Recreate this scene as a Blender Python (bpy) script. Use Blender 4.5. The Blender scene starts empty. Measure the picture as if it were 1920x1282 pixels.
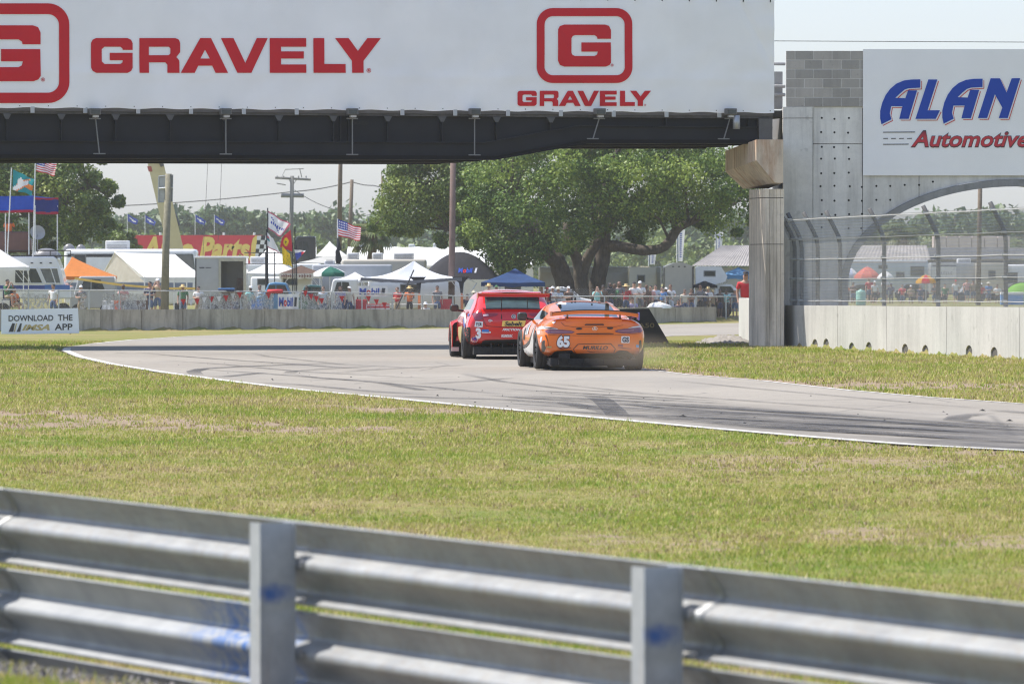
import bpy, bmesh, math, random
import numpy as np
from mathutils import Vector, Matrix, Euler
from mathutils.bvhtree import BVHTree
from mathutils.geometry import tessellate_polygon

random.seed(7)
RS = np.random.RandomState(11)
S = bpy.context.scene
COL = S.collection
PI = math.pi
F, HY, HC = 10667.0, 500.0, 1.89      # focal length in photo pixels (200 mm lens), eye level row, eye height

# ------------------------------------------------------------------ camera
cam_d = bpy.data.cameras.new('camera')
cam = bpy.data.objects.new('camera', cam_d)
COL.objects.link(cam)
cam.location = (0, 0, HC)
cam.rotation_euler = (PI/2 - math.atan((641 - HY) / F), 0, 0)
cam_d.sensor_width = 36
cam_d.lens = 36 * F / 1920
cam_d.clip_start, cam_d.clip_end = 0.5, 9000
cam_d.dof.use_dof = True
cam_d.dof.focus_distance = 104
cam_d.dof.aperture_fstop = 8.5
S.camera = cam

# ------------------------------------------------------------------ sky, sun, exposure
SUN_EL, SUN_AZ = math.radians(60), math.radians(-77)      # azimuth measured from +Y towards +X
w = bpy.data.worlds.new('World'); S.world = w; w.use_nodes = True
wn = w.node_tree
sky = wn.nodes.new('ShaderNodeTexSky'); sky.sky_type = 'NISHITA'; sky.sun_disc = False
sky.sun_elevation, sky.sun_rotation = SUN_EL, SUN_AZ
sky.air_density, sky.dust_density, sky.ozone_density, sky.altitude = 1.0, 1.4, 2.0, 0
wn.nodes['Background'].inputs['Strength'].default_value = 0.15
tint = wn.nodes.new('ShaderNodeMixRGB'); tint.blend_type = 'MULTIPLY'; tint.inputs[0].default_value = 1; tint.inputs[2].default_value = (1.17, 1.215, 1.39, 1)
gm = wn.nodes.new('ShaderNodeGamma'); gm.inputs[1].default_value = .66      # a hazy, evenly bright sky
wn.links.new(sky.outputs[0], gm.inputs[0]); wn.links.new(gm.outputs[0], tint.inputs[1]); wn.links.new(tint.outputs[0], wn.nodes['Background'].inputs[0])
sd = bpy.data.lights.new('sun', 'SUN'); sd.energy = 3.8; sd.angle = math.radians(0.55); sd.color = (1, 0.945, 0.87)
sun = bpy.data.objects.new('sun', sd); COL.objects.link(sun)
sv = Vector((math.sin(SUN_AZ)*math.cos(SUN_EL), math.cos(SUN_AZ)*math.cos(SUN_EL), math.sin(SUN_EL)))
sun.rotation_euler = sv.to_track_quat('Z', 'Y').to_euler()
sun.location = (-30, 60, 60)
vs = S.view_settings
vs.view_transform = 'Standard'; vs.look = 'None'; vs.gamma = 1; vs.use_curve_mapping = False; vs.exposure = 0.9
S.cycles.max_bounces = 6; S.cycles.diffuse_bounces = 3; S.cycles.transparent_max_bounces = 12
S.cycles.volume_bounces = 1; S.cycles.volume_step_rate = 4
S.cycles.use_denoising = True; S.cycles.filter_width = 1.15
try: S.cycles.denoiser = 'OPENIMAGEDENOISE'
except Exception: pass

# ------------------------------------------------------------------ helpers
def P(px, py, D):
    """The point D metres ahead of the lens that the photo shows at this pixel."""
    return Vector(((px - 960) * D / F, D, HC + (HY - py) * D / F))
def PX(px, D): return (px - 960) * D / F
def PZ(py, D): return HC + (HY - py) * D / F

def tag(o, label=None, cat=None, group=None, kind=None):
    if label: o['label'] = label
    if cat: o['category'] = cat
    if group: o['group'] = group
    if kind: o['kind'] = kind
    return o
def thing(name, label, cat, loc=(0, 0, 0), rz=0, group=None):
    o = bpy.data.objects.new(name, None); COL.objects.link(o)
    o.empty_display_size = .2
    o.location = loc; o.rotation_euler = (0, 0, rz)
    return tag(o, label, cat, group)
def link(name, me, parent=None, loc=None, rot=None):
    o = bpy.data.objects.new(name, me); COL.objects.link(o)
    if parent is not None: o.parent = parent
    if loc is not None: o.location = loc
    if rot is not None: o.rotation_euler = rot
    return o
def dup(root, loc=None, rz=None, label=None, group=None):
    r = root.copy(); COL.objects.link(r)
    if loc is not None: r.location = loc
    if rz is not None: r.rotation_euler = (0, 0, rz)
    if label: r['label'] = label
    if group: r['group'] = group
    for ch in list(root.children):
        c = ch.copy(); COL.objects.link(c); c.parent = r
        for g in list(ch.children):
            d = g.copy(); COL.objects.link(d); d.parent = c
    return r

class MB:
    """Collects vertices and faces, then links them as one mesh object."""
    def __init__(s): s.v = []; s.f = []; s.m = []
    def add(s, vs, fs, m=0):
        b = len(s.v); s.v += [tuple(p) for p in vs]
        s.f += [tuple(i + b for i in f) for f in fs]; s.m += [m] * len(fs); return s
    def box(s, a, b, m=0, rot=None, piv=None):
        x0, y0, z0 = a; x1, y1, z1 = b
        vs = [Vector(p) for p in ((x0,y0,z0),(x1,y0,z0),(x1,y1,z0),(x0,y1,z0),(x0,y0,z1),(x1,y0,z1),(x1,y1,z1),(x0,y1,z1))]
        if rot is not None:
            c = Vector(piv) if piv is not None else (vs[0] + vs[6]) / 2
            vs = [rot @ (p - c) + c for p in vs]
        return s.add(vs, [(0,3,2,1),(4,5,6,7),(0,1,5,4),(1,2,6,5),(2,3,7,6),(3,0,4,7)], m)
    def bbox(s, a, b, r=.03, m=0, seg=2):
        """box with rounded edges"""
        bm = bmesh.new(); bmesh.ops.create_cube(bm, size=1)
        a = Vector(a); b = Vector(b); c = (a + b) / 2; d = b - a
        for p in bm.verts: p.co = Vector((p.co.x*d.x, p.co.y*d.y, p.co.z*d.z)) + c
        bmesh.ops.bevel(bm, geom=bm.edges[:] , offset=r, segments=seg, affect='EDGES', profile=.5)
        bm.verts.index_update()
        s.add([p.co for p in bm.verts], [tuple(q.index for q in f.verts) for f in bm.faces], m)
        bm.free(); return s
    def tube(s, pts, r, n=6, m=0, caps=True):
        pts = [Vector(p) for p in pts]; k = len(pts)
        rr = r if isinstance(r, (list, tuple)) else [r] * k
        b = len(s.v); ref = None
        for i, p in enumerate(pts):
            t = (pts[min(i+1, k-1)] - pts[max(i-1, 0)])
            t = t.normalized() if t.length > 1e-9 else Vector((0, 0, 1))
            if ref is None: ref = t.orthogonal().normalized()
            u = (ref - t * ref.dot(t))
            u = u.normalized() if u.length > 1e-6 else t.orthogonal().normalized()
            ref = u; v = t.cross(u)
            for j in range(n):
                a = 2 * PI * j / n
                s.v.append(tuple(p + (u * math.cos(a) + v * math.sin(a)) * rr[i]))
        for i in range(k - 1):
            for j in range(n):
                j2 = (j + 1) % n
                s.f.append((b+i*n+j, b+i*n+j2, b+(i+1)*n+j2, b+(i+1)*n+j)); s.m.append(m)
        if caps:
            s.f.append(tuple(b + j for j in reversed(range(n)))); s.m.append(m)
            s.f.append(tuple(b + (k-1)*n + j for j in range(n))); s.m.append(m)
        return s
    def lathe(s, prof, n=16, m=0, axis='z', c=(0, 0, 0)):
        """profile of (radius, height) turned round an axis"""
        b = len(s.v); c = Vector(c)
        for r, h in prof:
            for j in range(n):
                a = 2 * PI * j / n; x, y = r * math.cos(a), r * math.sin(a)
                p = Vector((x, y, h)) if axis == 'z' else (Vector((h, x, y)) if axis == 'x' else Vector((y, h, x)))
                s.v.append(tuple(p + c))
        for i in range(len(prof) - 1):
            for j in range(n):
                j2 = (j + 1) % n
                s.f.append((b+i*n+j, b+i*n+j2, b+(i+1)*n+j2, b+(i+1)*n+j)); s.m.append(m)
        return s
    def poly(s, loop, m=0):
        return s.add(loop, [tuple(range(len(loop)))], m)
    def extrude(s, loop, d, m=0):
        """closed loop of points pushed along vector d"""
        n = len(loop); d = Vector(d); a = [Vector(p) for p in loop]; bb = [p + d for p in a]
        fs = [tuple(reversed(range(n))), tuple(range(n, 2*n))] + [(i, (i+1) % n, n+(i+1) % n, n+i) for i in range(n)]
        return s.add(a + bb, fs, m)
    def mesh(s, name, mats):
        me = bpy.data.meshes.new(name); me.from_pydata(s.v, [], s.f)
        mats = mats if isinstance(mats, (list, tuple)) else [mats]
        for k in mats: me.materials.append(k)
        if len(mats) > 1: me.polygons.foreach_set('material_index', s.m)
        me.update(); return me
    def build(s, name, mats, parent=None, smooth=False, loc=None, rot=None):
        me = s.mesh(name, mats)
        if smooth: me.polygons.foreach_set('use_smooth', [True] * len(me.polygons))
        return link(name, me, parent, loc, rot)

def np_mesh(name, v, f, mats, attrs=None, smooth=False):
    """numpy arrays (n,3) and (k,3|4) to a mesh, quickly"""
    me = bpy.data.meshes.new(name); v = np.ascontiguousarray(v, np.float32); f = np.ascontiguousarray(f, np.int32)
    me.vertices.add(len(v)); me.vertices.foreach_set('co', v.ravel())
    k = f.shape[1]; me.loops.add(f.size); me.loops.foreach_set('vertex_index', f.ravel())
    me.polygons.add(len(f)); me.polygons.foreach_set('loop_start', np.arange(0, f.size, k, dtype=np.int32))
    try: me.polygons.foreach_set('loop_total', np.full(len(f), k, np.int32))
    except Exception: pass
    for a, d in (attrs or {}).items():
        at = me.attributes.new(a, 'FLOAT', 'POINT'); at.data.foreach_set('value', np.ascontiguousarray(d, np.float32))
    if smooth: me.polygons.foreach_set('use_smooth', np.ones(len(f), bool))
    for m in (mats if isinstance(mats, (list, tuple)) else [mats]): me.materials.append(m)
    me.update(calc_edges=True); me.validate(); return me

# ------------------------------------------------------------------ materials
class NT:
    def __init__(s, name):
        s.mat = bpy.data.materials.new(name); s.mat.use_nodes = True
        s.t = s.mat.node_tree; s.b = s.t.nodes['Principled BSDF']
    def n(s, typ, **kw):
        nd = s.t.nodes.new('ShaderNode' + typ)
        for k, v in kw.items(): setattr(nd, k, v)
        return nd
    def l(s, a, b): s.t.links.new(a, b)
    def coord(s, kind='Object'):
        if kind == 'World': return s.n('NewGeometry').outputs['Position']
        return s.n('TexCoord').outputs[kind]
    def map(s, vec, sc=(1, 1, 1)):
        m = s.n('Mapping'); m.inputs['Scale'].default_value = sc; s.l(vec, m.inputs[0]); return m.outputs[0]
    def noise(s, vec, scale, detail=4, rough=.55, dist=0):
        k = s.n('TexNoise'); k.inputs['Scale'].default_value = scale; k.inputs['Detail'].default_value = detail
        k.inputs['Roughness'].default_value = rough; k.inputs['Distortion'].default_value = dist
        s.l(vec, k.inputs['Vector']); return k.outputs['Fac']
    def ramp(s, fac, stops):
        r = s.n('ValToRGB'); e = r.color_ramp.elements
        while len(e) < len(stops): e.new(.5)
        for i, (p, c) in enumerate(stops):
            e[i].position = p; e[i].color = (c, c, c, 1) if isinstance(c, (int, float)) else (*c, 1)
        s.l(fac, r.inputs[0]); return r.outputs[0]
    def mix(s, fac, a, b, mode='MIX'):
        m = s.n('MixRGB', blend_type=mode)
        for sock, v in ((m.inputs[0], fac), (m.inputs[1], a), (m.inputs[2], b)):
            if isinstance(v, (int, float)): sock.default_value = v if sock == m.inputs[0] else (v, v, v, 1)
            elif isinstance(v, (tuple, list)): sock.default_value = (*v, 1)
            else: s.l(v, sock)
        return m.outputs[0]
    def math(s, op, a, b=0.0):
        m = s.n('Math', operation=op)
        for sock, v in ((m.inputs[0], a), (m.inputs[1], b)):
            if isinstance(v, (int, float)): sock.default_value = v
            else: s.l(v, sock)
        return m.outputs[0]
    def bump(s, h, strength=.3, dist=.02):
        b = s.n('Bump'); b.inputs['Strength'].default_value = strength; b.inputs['Distance'].default_value = dist
        s.l(h, b.inputs['Height']); s.l(b.outputs[0], s.b.inputs['Normal'])
    def set(s, **kw):
        for k, v in kw.items():
            i = s.b.inputs[k.replace('_', ' ')]
            if hasattr(v, 'is_output'): s.l(v, i)
            else: i.default_value = (*v, 1) if isinstance(v, (tuple, list)) and len(v) == 3 else v
        return s

def sc3(c, k): return tuple(max(0, min(1, x * k)) for x in c)
_MC = {}
def M(name, col, rough=.6, metal=0, var=.14, scale=3, bump=0, coat=0, spec=.5, kind='Object'):
    if name in _MC: return _MC[name]
    t = NT(name); v = t.coord(kind)
    n = t.noise(v, scale, 5); n2 = t.noise(v, scale * 9, 3)
    f = t.mix(.35, n, n2)
    c = t.ramp(f, [(.3, sc3(col, 1 - var)), (.7, sc3(col, 1 + var))])
    t.set(Base_Color=c, Metallic=metal, Coat_Weight=coat, Coat_Roughness=.06, Specular_IOR_Level=spec)
    r = t.ramp(n2, [(.3, max(.02, rough * .85)), (.7, min(1, rough * 1.15))]); t.set(Roughness=r)
    if bump: t.bump(n2, bump, .02)
    _MC[name] = t.mat; return t.mat

def concrete(name, col, streak=.5, scale=1.0, rust=0.0, blotch=.25, rough=.85, kind='Object'):
    t = NT(name); v = t.coord(kind)
    big = t.noise(v, .6 * scale, 5, .6); fine = t.noise(v, 14 * scale, 6, .7)
    st = t.noise(t.map(v, (3.2 * scale, 3.2 * scale, .22)), 1.6, 6, .65)
    sp = t.noise(v, 5 * scale, 2, .5)
    c = t.ramp(big, [(.3, sc3(col, 1 - blotch)), (.7, sc3(col, 1 + blotch * .6))])
    c = t.mix(t.ramp(st, [(.46, 0), (.66, streak)]), c, sc3(col, .38), 'MIX')
    c = t.mix(.35, c, t.ramp(fine, [(.25, .62), (.75, 1.0)]), 'MULTIPLY')
    c = t.mix(t.ramp(sp, [(.66, 0), (.74, .4)]), c, sc3(col, .5))
    if rust:
        rs = t.noise(t.map(v, (1.5, 1.5, .35)), 1.1, 5, .7)
        c = t.mix(t.ramp(rs, [(.5, 0), (.72, rust)]), c, (.30, .115, .035))
    t.set(Base_Color=c, Roughness=rough, Specular_IOR_Level=.25)
    t.bump(fine, .25, .01); return t.mat

def paint(name, col, rough=.25, flake=0, metal=0):
    t = NT(name); v = t.coord('Object'); n = t.noise(v, 2.2, 4); d = t.noise(v, 40, 3)
    c = t.ramp(n, [(.3, sc3(col, .93)), (.7, sc3(col, 1.05))])
    # road grime gathers low on the panels
    z = t.n('SeparateXYZ'); t.l(v, z.inputs[0])
    low = t.ramp(z.outputs['Z'], [(.12, .55), (.6, 0.0)])
    g = t.math('MULTIPLY', low, t.ramp(d, [(.3, .3), (.7, 1)]))
    c = t.mix(g, c, (.16, .12, .085))
    t.set(Base_Color=c, Roughness=rough, Metallic=metal, Coat_Weight=.7, Coat_Roughness=.05)
    return t.mat

def fabric(name, col, trans=.25, var=.1, scale=2.5, bmp=.35):
    """thin cloth: shade on one side, a little light through from the other"""
    t = NT(name); v = t.coord('Object'); n = t.noise(v, scale, 5, .6)
    c = t.ramp(n, [(.3, sc3(col, 1 - var)), (.7, sc3(col, 1 + var * .7))])
    t.set(Base_Color=c, Roughness=.8, Specular_IOR_Level=.2)
    t.bump(t.noise(t.map(v, (1.3, 1.3, 1.0)), 3.0, 3), bmp, .06)
    tr = t.n('BsdfTranslucent'); t.l(c, tr.inputs[0])
    mx = t.n('MixShader'); mx.inputs[0].default_value = trans
    t.l(t.b.outputs[0], mx.inputs[1]); t.l(tr.outputs[0], mx.inputs[2])
    t.l(mx.outputs[0], t.t.nodes['Material Output'].inputs['Surface'])
    return t.mat

def glass(name, col=(.02, .028, .03), rough=.06):
    t = NT(name); n = t.noise(t.coord('Object'), 3, 3)
    t.set(Base_Color=t.ramp(n, [(.3, sc3(col, .7)), (.7, sc3(col, 1.5))]), Roughness=rough, Specular_IOR_Level=.7)
    return t.mat

WHITE = M('white_paint', (.78, .78, .77), .45, var=.05)
BLACK = M('black_plastic', (.018, .018, .02), .45)
BLACKM = M('black_matt', (.012, .012, .013), .8)
STEEL = M('galvanised_steel', (.42, .44, .45), .42, metal=.75, var=.2, scale=6)
WOOD = M('weathered_wood', (.14, .105, .075), .85, var=.35, scale=7, bump=.4)
REDPRINT = M('red_print', (.56, .020, .030), .7, var=.08, scale=1, spec=.15)
BLUEPRINT = M('blue_print', (.018, .065, .38), .7, var=.05, scale=1, spec=.15)
DARKPRINT = M('dark_print', (.02, .024, .035), .6)
GOLDPRINT = M('gold_print', (.42, .33, .14), .6)
YELLOW = M('yellow_print', (.80, .52, .12), .6)
RUBBER = M('tyre_rubber', (.022, .022, .023), .75, var=.25)
GLASSD = glass('dark_glass')

# ------------------------------------------------------------------ flat print: polygons and lettering
def text2d(body, h=1.0, bold=0.0, shear=0.0, sx=1.0):
    """flat letters: vertices (x from 0, baseline y=0, capitals h tall) and faces"""
    c = bpy.data.curves.new('lettering', 'FONT'); c.body = body; c.size = 1; c.shear = shear; c.offset = bold; c.resolution_u = 3
    o = bpy.data.objects.new('lettering', c); COL.objects.link(o)
    dg = bpy.context.evaluated_depsgraph_get()
    me = bpy.data.meshes.new_from_object(o.evaluated_get(dg))
    vs = [(v.co.x, v.co.y) for v in me.vertices]; fs = [tuple(p.vertices) for p in me.polygons]
    bpy.data.objects.remove(o); bpy.data.curves.remove(c); bpy.data.meshes.remove(me)
    if not vs: return [], [], 0
    x0 = min(v[0] for v in vs); k = h / .70
    vs = [((x - x0) * k * sx, y * k) for x, y in vs]
    return vs, fs, max(v[0] for v in vs)
def fit_text(body, x0, x1, y0, y1, bold=0.0, shear=0.0):
    """letters stretched into the box x0..x1 (left to right), baseline y0 to cap height y1"""
    vs, fs, wd = text2d(body, y1 - y0, bold, shear)
    k = (x1 - x0) / wd
    return [(x0 + x * k, y0 + y) for x, y in vs], fs
def shape2d(loops):
    """first loop is the outline, the others are holes"""
    ls = [[Vector((x, y, 0)) for x, y in lp] for lp in loops]
    tri = tessellate_polygon(ls); vs = [(p.x, p.y) for lp in ls for p in lp]
    fs = []
    for a, b, c in tri:
        A, B, C = vs[a], vs[b], vs[c]
        cr = (B[0]-A[0])*(C[1]-A[1]) - (B[1]-A[1])*(C[0]-A[0])
        fs.append((a, b, c) if cr > 0 else (a, c, b))
    return vs, fs
def rrect(x0, y0, x1, y1, r, n=5):
    out = []
    for cx, cy, a0 in ((x1-r, y0+r, -90), (x1-r, y1-r, 0), (x0+r, y1-r, 90), (x0+r, y0+r, 180)):
        for i in range(n + 1):
            a = math.radians(a0 + 90 * i / n); out.append((cx + r*math.cos(a), cy + r*math.sin(a)))
    return out
def ell(cx, cy, rx, ry, n=20): return [(cx + rx*math.cos(2*PI*i/n), cy + ry*math.sin(2*PI*i/n)) for i in range(n)]
def flat(name, parts, mat, fn, parent=None):
    """2-D shapes (vertices, faces) set into the place by fn(x, y)"""
    mb = MB()
    for vs, fs in parts: mb.add([fn(x, y) for x, y in vs], fs)
    return mb.build(name, mat, parent)
# ================================================================== GROUND, TRACK, GRASS
RA, RB = Vector((-2.13, 23.65, 0)), Vector((1.548, 17.2, 0))          # the near guard rail runs from RA to RB and on
RT = (RB - RA).normalized(); RN = Vector((RT.y, -RT.x, 0))            # along it, and towards the camera
def wall_line(x): return 280.6 + .787 * np.asarray(x, float)          # far concrete wall
def bank_line(y):                                                     # foot of the white wall, then the edge of the raised paddock
    y = np.asarray(y, float)
    return np.where(y < 134, 6.4 + (134 - y) * .2085, .0425 * y + .75)
def zg(x, y):
    x = np.asarray(x, float); y = np.asarray(y, float)
    z = np.interp(y, [0, 140, 262, 3000], [0, 0, -1.1, -1.1])
    z = z + np.clip((x + 5) / 17, 0, 1) * .2 * np.clip((y - 200) / 60, 0, 1)
    beyond = np.clip((y - wall_line(x) - .2) / .5, 0, 1)
    z = z * (1 - beyond) + (-.7) * beyond
    right = np.clip((x - bank_line(y) - .1) / .4, 0, 1) * np.clip((y - 60) / 5, 0, 1) * np.clip((640 - y) / 100, 0, 1)
    z = z * (1 - right) + np.interp(y, [60, 165, 240], [.72, .72, -.45]) * right
    s = (x - RA.x) * RN.x + (y - RA.y) * RN.y
    k = np.clip((s + .02) / .12, 0, 1) * np.clip((45 - y) / 10, 0, 1)
    z = z + .26 * k * k * (3 - 2 * k)
    return z
_D = np.concatenate([np.arange(8, 60, .1), np.arange(60, 330, .25)])
def gp(px, py, lift=0.0):
    """where the sight line through a pixel of the photo meets the ground"""
    x = (px - 960) * _D / F; zr = HC + (HY - py) * _D / F; d = zr - zg(x, _D)
    i = np.where(d <= 0)[0]
    i = i[0] if len(i) else len(_D) - 1
    if i > 0:
        t = d[i-1] / (d[i-1] - d[i] + 1e-9); D = _D[i-1] + t * (_D[i] - _D[i-1])
    else: D = _D[i]
    X = (px - 960) * D / F
    return Vector((X, D, float(zg(X, D)) + lift))
def dens(pts, n=8):
    out = []
    for a, b in zip(pts[:-1], pts[1:]):
        for k in range(n): out.append((a[0] + (b[0]-a[0])*k/n, a[1] + (b[1]-a[1])*k/n))
    out.append(pts[-1]); return out
NEAR_EDGE = [(3300,942),(2800,907),(2300,872),(2100,858),(1920,846.5),(1700,835),(1500,819.5),(1300,802),(1150,788),(1000,774),(850,760),(700,745),(550,731),(400,712.5),(300,699),(200,683),(140,669),(115,658),(117,653)]
TIP_EDGE = [(117,653),(132,649.5),(165,645)]
FAR_EDGE = [(165,645),(240,637.5),(350,630.5),(500,625),(700,619.5),(840,615.5),(1000,612),(1260,608),(1385,605.5),(1440,604.5)]
BACK_EDGE = [(1440,625.5),(1385,627),(1260,630),(1200,636),(1160,648),(1150,664),(1172,684),(1210,692),(1300,703),(1440,714.5),(1600,732),(1750,745),(1920,757),(2100,768),(2300,780),(2800,812),(3300,845)]
ROAD_W = [gp(*p) for p in dens(NEAR_EDGE) + dens(TIP_EDGE)[1:] + dens(FAR_EDGE)[1:] + dens(BACK_EDGE)]
RX = np.array([p.x for p in ROAD_W]); RY = np.array([p.y for p in ROAD_W])
def in_road(x, y):
    x = np.asarray(x); y = np.asarray(y); ins = np.zeros(x.shape, bool); n = len(RX); j = n - 1
    for i in range(n):
        c = (RY[i] > y) != (RY[j] > y)
        if c.any():
            xi = (RX[j] - RX[i]) * (y - RY[i]) / (RY[j] - RY[i] + 1e-12) + RX[i]
            ins ^= c & (x < xi)
        j = i
    return ins
# bare patches of soil in the turf: strokes (row of points, half height, strength), read off the photo and laid on the ground
STROKES = [([(-40,778),(120,782),(300,794),(480,800)], 10, 1.3), ([(-40,798),(150,797),(400,803),(700,806)], 7, 1.25), ([(460,800),(640,806),(900,806)], 4, .5),
           ([(600,766),(700,769),(880,772)], 6, 1.2), ([(0,765),(120,766)], 6, .6), ([(1350,715),(1520,721),(1700,724),(1940,727)], 7, 1.5), ([(1480,738),(1940,748)], 9, .6),
           ([(1215,695),(1330,704)], 6, 1.2), ([(1250,652),(1400,648)], 4, .7), ([(1120,1012),(1350,1022)], 12, .55), ([(1600,1000),(1940,1024)], 16, .7), ([(1180,1180),(1500,1250)], 22, .8),
           ([(1400,868),(1940,885)], 18, .7), ([(1500,828),(1940,853)], 8, .9), ([(560,985),(860,1000)], 10, .35), ([(0,945),(300,960)], 9, .3), ([(500,1110),(1180,1200)], 10, .45)]
def dirt_at(x, y):
    px = 960 + x * F / np.maximum(y, 1); py = HY + (HC - zg(x, y)) * F / np.maximum(y, 1)
    d = np.zeros_like(px)
    for pts, hw, st in STROKES:
        best = np.full_like(px, 1e9)
        for (ax, ay), (bx, by) in zip(pts[:-1], pts[1:]):
            ex, ey = bx - ax, (by - ay) * 6; L = ex*ex + ey*ey
            t = np.clip(((px-ax)*ex + (py-ay)*6*ey) / L, 0, 1)
            best = np.minimum(best, np.hypot((px - ax - t*(bx-ax)) / 6, py - ay - t*(by-ay)))
        d = np.maximum(d, st * np.clip(1.6 - best / hw, 0, 1))
    return d
def vnoise(x, y, seed=0, octs=4):
    out = np.zeros_like(x); amp, tot = 1.0, 0.0
    for o in range(octs):
        xi, yi = np.floor(x).astype(np.int64), np.floor(y).astype(np.int64); fx, fy = x - xi, y - yi; fx, fy = fx*fx*(3-2*fx), fy*fy*(3-2*fy)
        def hsh(a, b): v = np.sin(a * 127.1 + b * 311.7 + seed * 17.3 + o * 5.1) * 43758.5453; return v - np.floor(v)
        out += amp * ((hsh(xi, yi)*(1-fx) + hsh(xi+1, yi)*fx)*(1-fy) + (hsh(xi, yi+1)*(1-fx) + hsh(xi+1, yi+1)*fx)*fy)
        tot += amp; amp *= .55; x, y = x*2.03 + 3.1, y*2.03 + 1.7
    return out / tot
# ---- materials
def ground_material():
    t = NT('turf'); v = t.coord('World')
    a = t.noise(v, .22, 5, .6); b = t.noise(v, 2.4, 6, .65); c = t.noise(v, 24, 4, .7)
    f = t.mix(.5, a, b)
    col = t.ramp(f, [(.36, (.30, .225, .135)), (.46, (.25, .215, .085)), (.56, (.17, .19, .05)), (.68, (.11, .16, .032))])
    at = t.n('Attribute', attribute_name='dirt')
    soil = t.ramp(c, [(.3, (.19, .14, .098)), (.7, (.36, .28, .20))])
    edge = t.math('ADD', at.outputs['Fac'], t.math('MULTIPLY', t.math('SUBTRACT', b, .55), 3.2))
    col = t.mix(t.ramp(edge, [(.3, 0), (.62, 1)]), col, soil)
    col = t.mix(.45, col, t.ramp(c, [(.25, .45), (.7, 1)]), 'MULTIPLY')
    t.set(Base_Color=col, Roughness=.95, Specular_IOR_Level=.1); t.bump(c, .5, .03); return t.mat
def grass_material():
    t = NT('grass_blades'); v = t.coord('World')
    a = t.noise(v, .22, 5, .6); b = t.noise(v, 2.4, 6, .65); f = t.mix(.35, a, b)
    at = t.n('Attribute', attribute_name='tint')
    f2 = t.math('ADD', f, t.math('MULTIPLY', t.math('SUBTRACT', at.outputs['Fac'], .5), .34))
    col = t.ramp(f2, [(.12, (.16, .10, .055)), (.36, (.50, .42, .23)), (.46, (.435, .39, .125)), (.55, (.325, .36, .066)), (.70, (.20, .295, .042))])
    t.set(Base_Color=col, Roughness=.6, Specular_IOR_Level=.2)
    tr = t.n('BsdfTranslucent'); t.l(col, tr.inputs[0]); mx = t.n('MixShader'); mx.inputs[0].default_value = .3
    t.l(t.b.outputs[0], mx.inputs[1]); t.l(tr.outputs[0], mx.inputs[2]); t.l(mx.outputs[0], t.t.nodes['Material Output'].inputs['Surface'])
    return t.mat
def asphalt_material():
    t = NT('worn_asphalt'); v = t.coord('World')
    a = t.noise(v, .16, 5, .6); fine = t.noise(v, 45, 4, .7); b = t.noise(v, 1.4, 5, .6)
    # rubber laid down along the racing line: streaks that run with the direction of travel
    at = t.n('Attribute', attribute_name='along'); ac = t.n('Attribute', attribute_name='across')
    cb = t.n('CombineXYZ'); t.l(t.math('MULTIPLY', at.outputs['Fac'], .09), cb.inputs[0]); t.l(t.math('MULTIPLY', ac.outputs['Fac'], 2.6), cb.inputs[1])
    st = t.noise(cb.outputs[0], 1.6, 6, .7, .35)
    col = t.ramp(a, [(.3, (.28, .252, .21)), (.7, (.35, .317, .266))])
    col = t.mix(.55, col, t.ramp(fine, [(.25, .45), (.75, 1.05)]), 'MULTIPLY'); md = t.noise(v, 5, 5, .7); col = t.mix(.5, col, t.ramp(md, [(.3, .72), (.7, 1.1)]), 'MULTIPLY')
    near = t.ramp(ac.outputs['Fac'], [(0.0, .35), (.10, 1), (.38, .9), (.62, .2), (1, .05)])
    far = t.ramp(t.math('DIVIDE', at.outputs['Fac'], 120), [(.46, 1), (.60, .65), (.70, .22), (.82, .04)])
    col = t.mix(t.math('MULTIPLY', t.math('MULTIPLY', near, far), t.ramp(st, [(.36, 0), (.58, .95)])), col, (.045, .044, .045))
    col = t.mix(t.ramp(b, [(.6, 0), (.75, .25)]), col, (.30, .275, .235))
    cr = t.n('TexVoronoi', feature='DISTANCE_TO_EDGE'); cr.inputs['Scale'].default_value = .22; t.l(t.mix(.25, v, t.noise(v, .8, 4)), cr.inputs['Vector'])
    col = t.mix(t.ramp(cr.outputs['Distance'], [(.0, .45), (.008, 0)]), col, (.06, .058, .055))
    pt = t.noise(t.map(v, (1, .35, 1)), .35, 3, .5, .8); col = t.mix(t.ramp(pt, [(.56, 0), (.60, .28)]), col, (.19, .178, .16))
    t.set(Base_Color=col, Roughness=.85, Specular_IOR_Level=.3); t.bump(fine, .3, .01); return t.mat
ROAD_M = asphalt_material()

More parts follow.
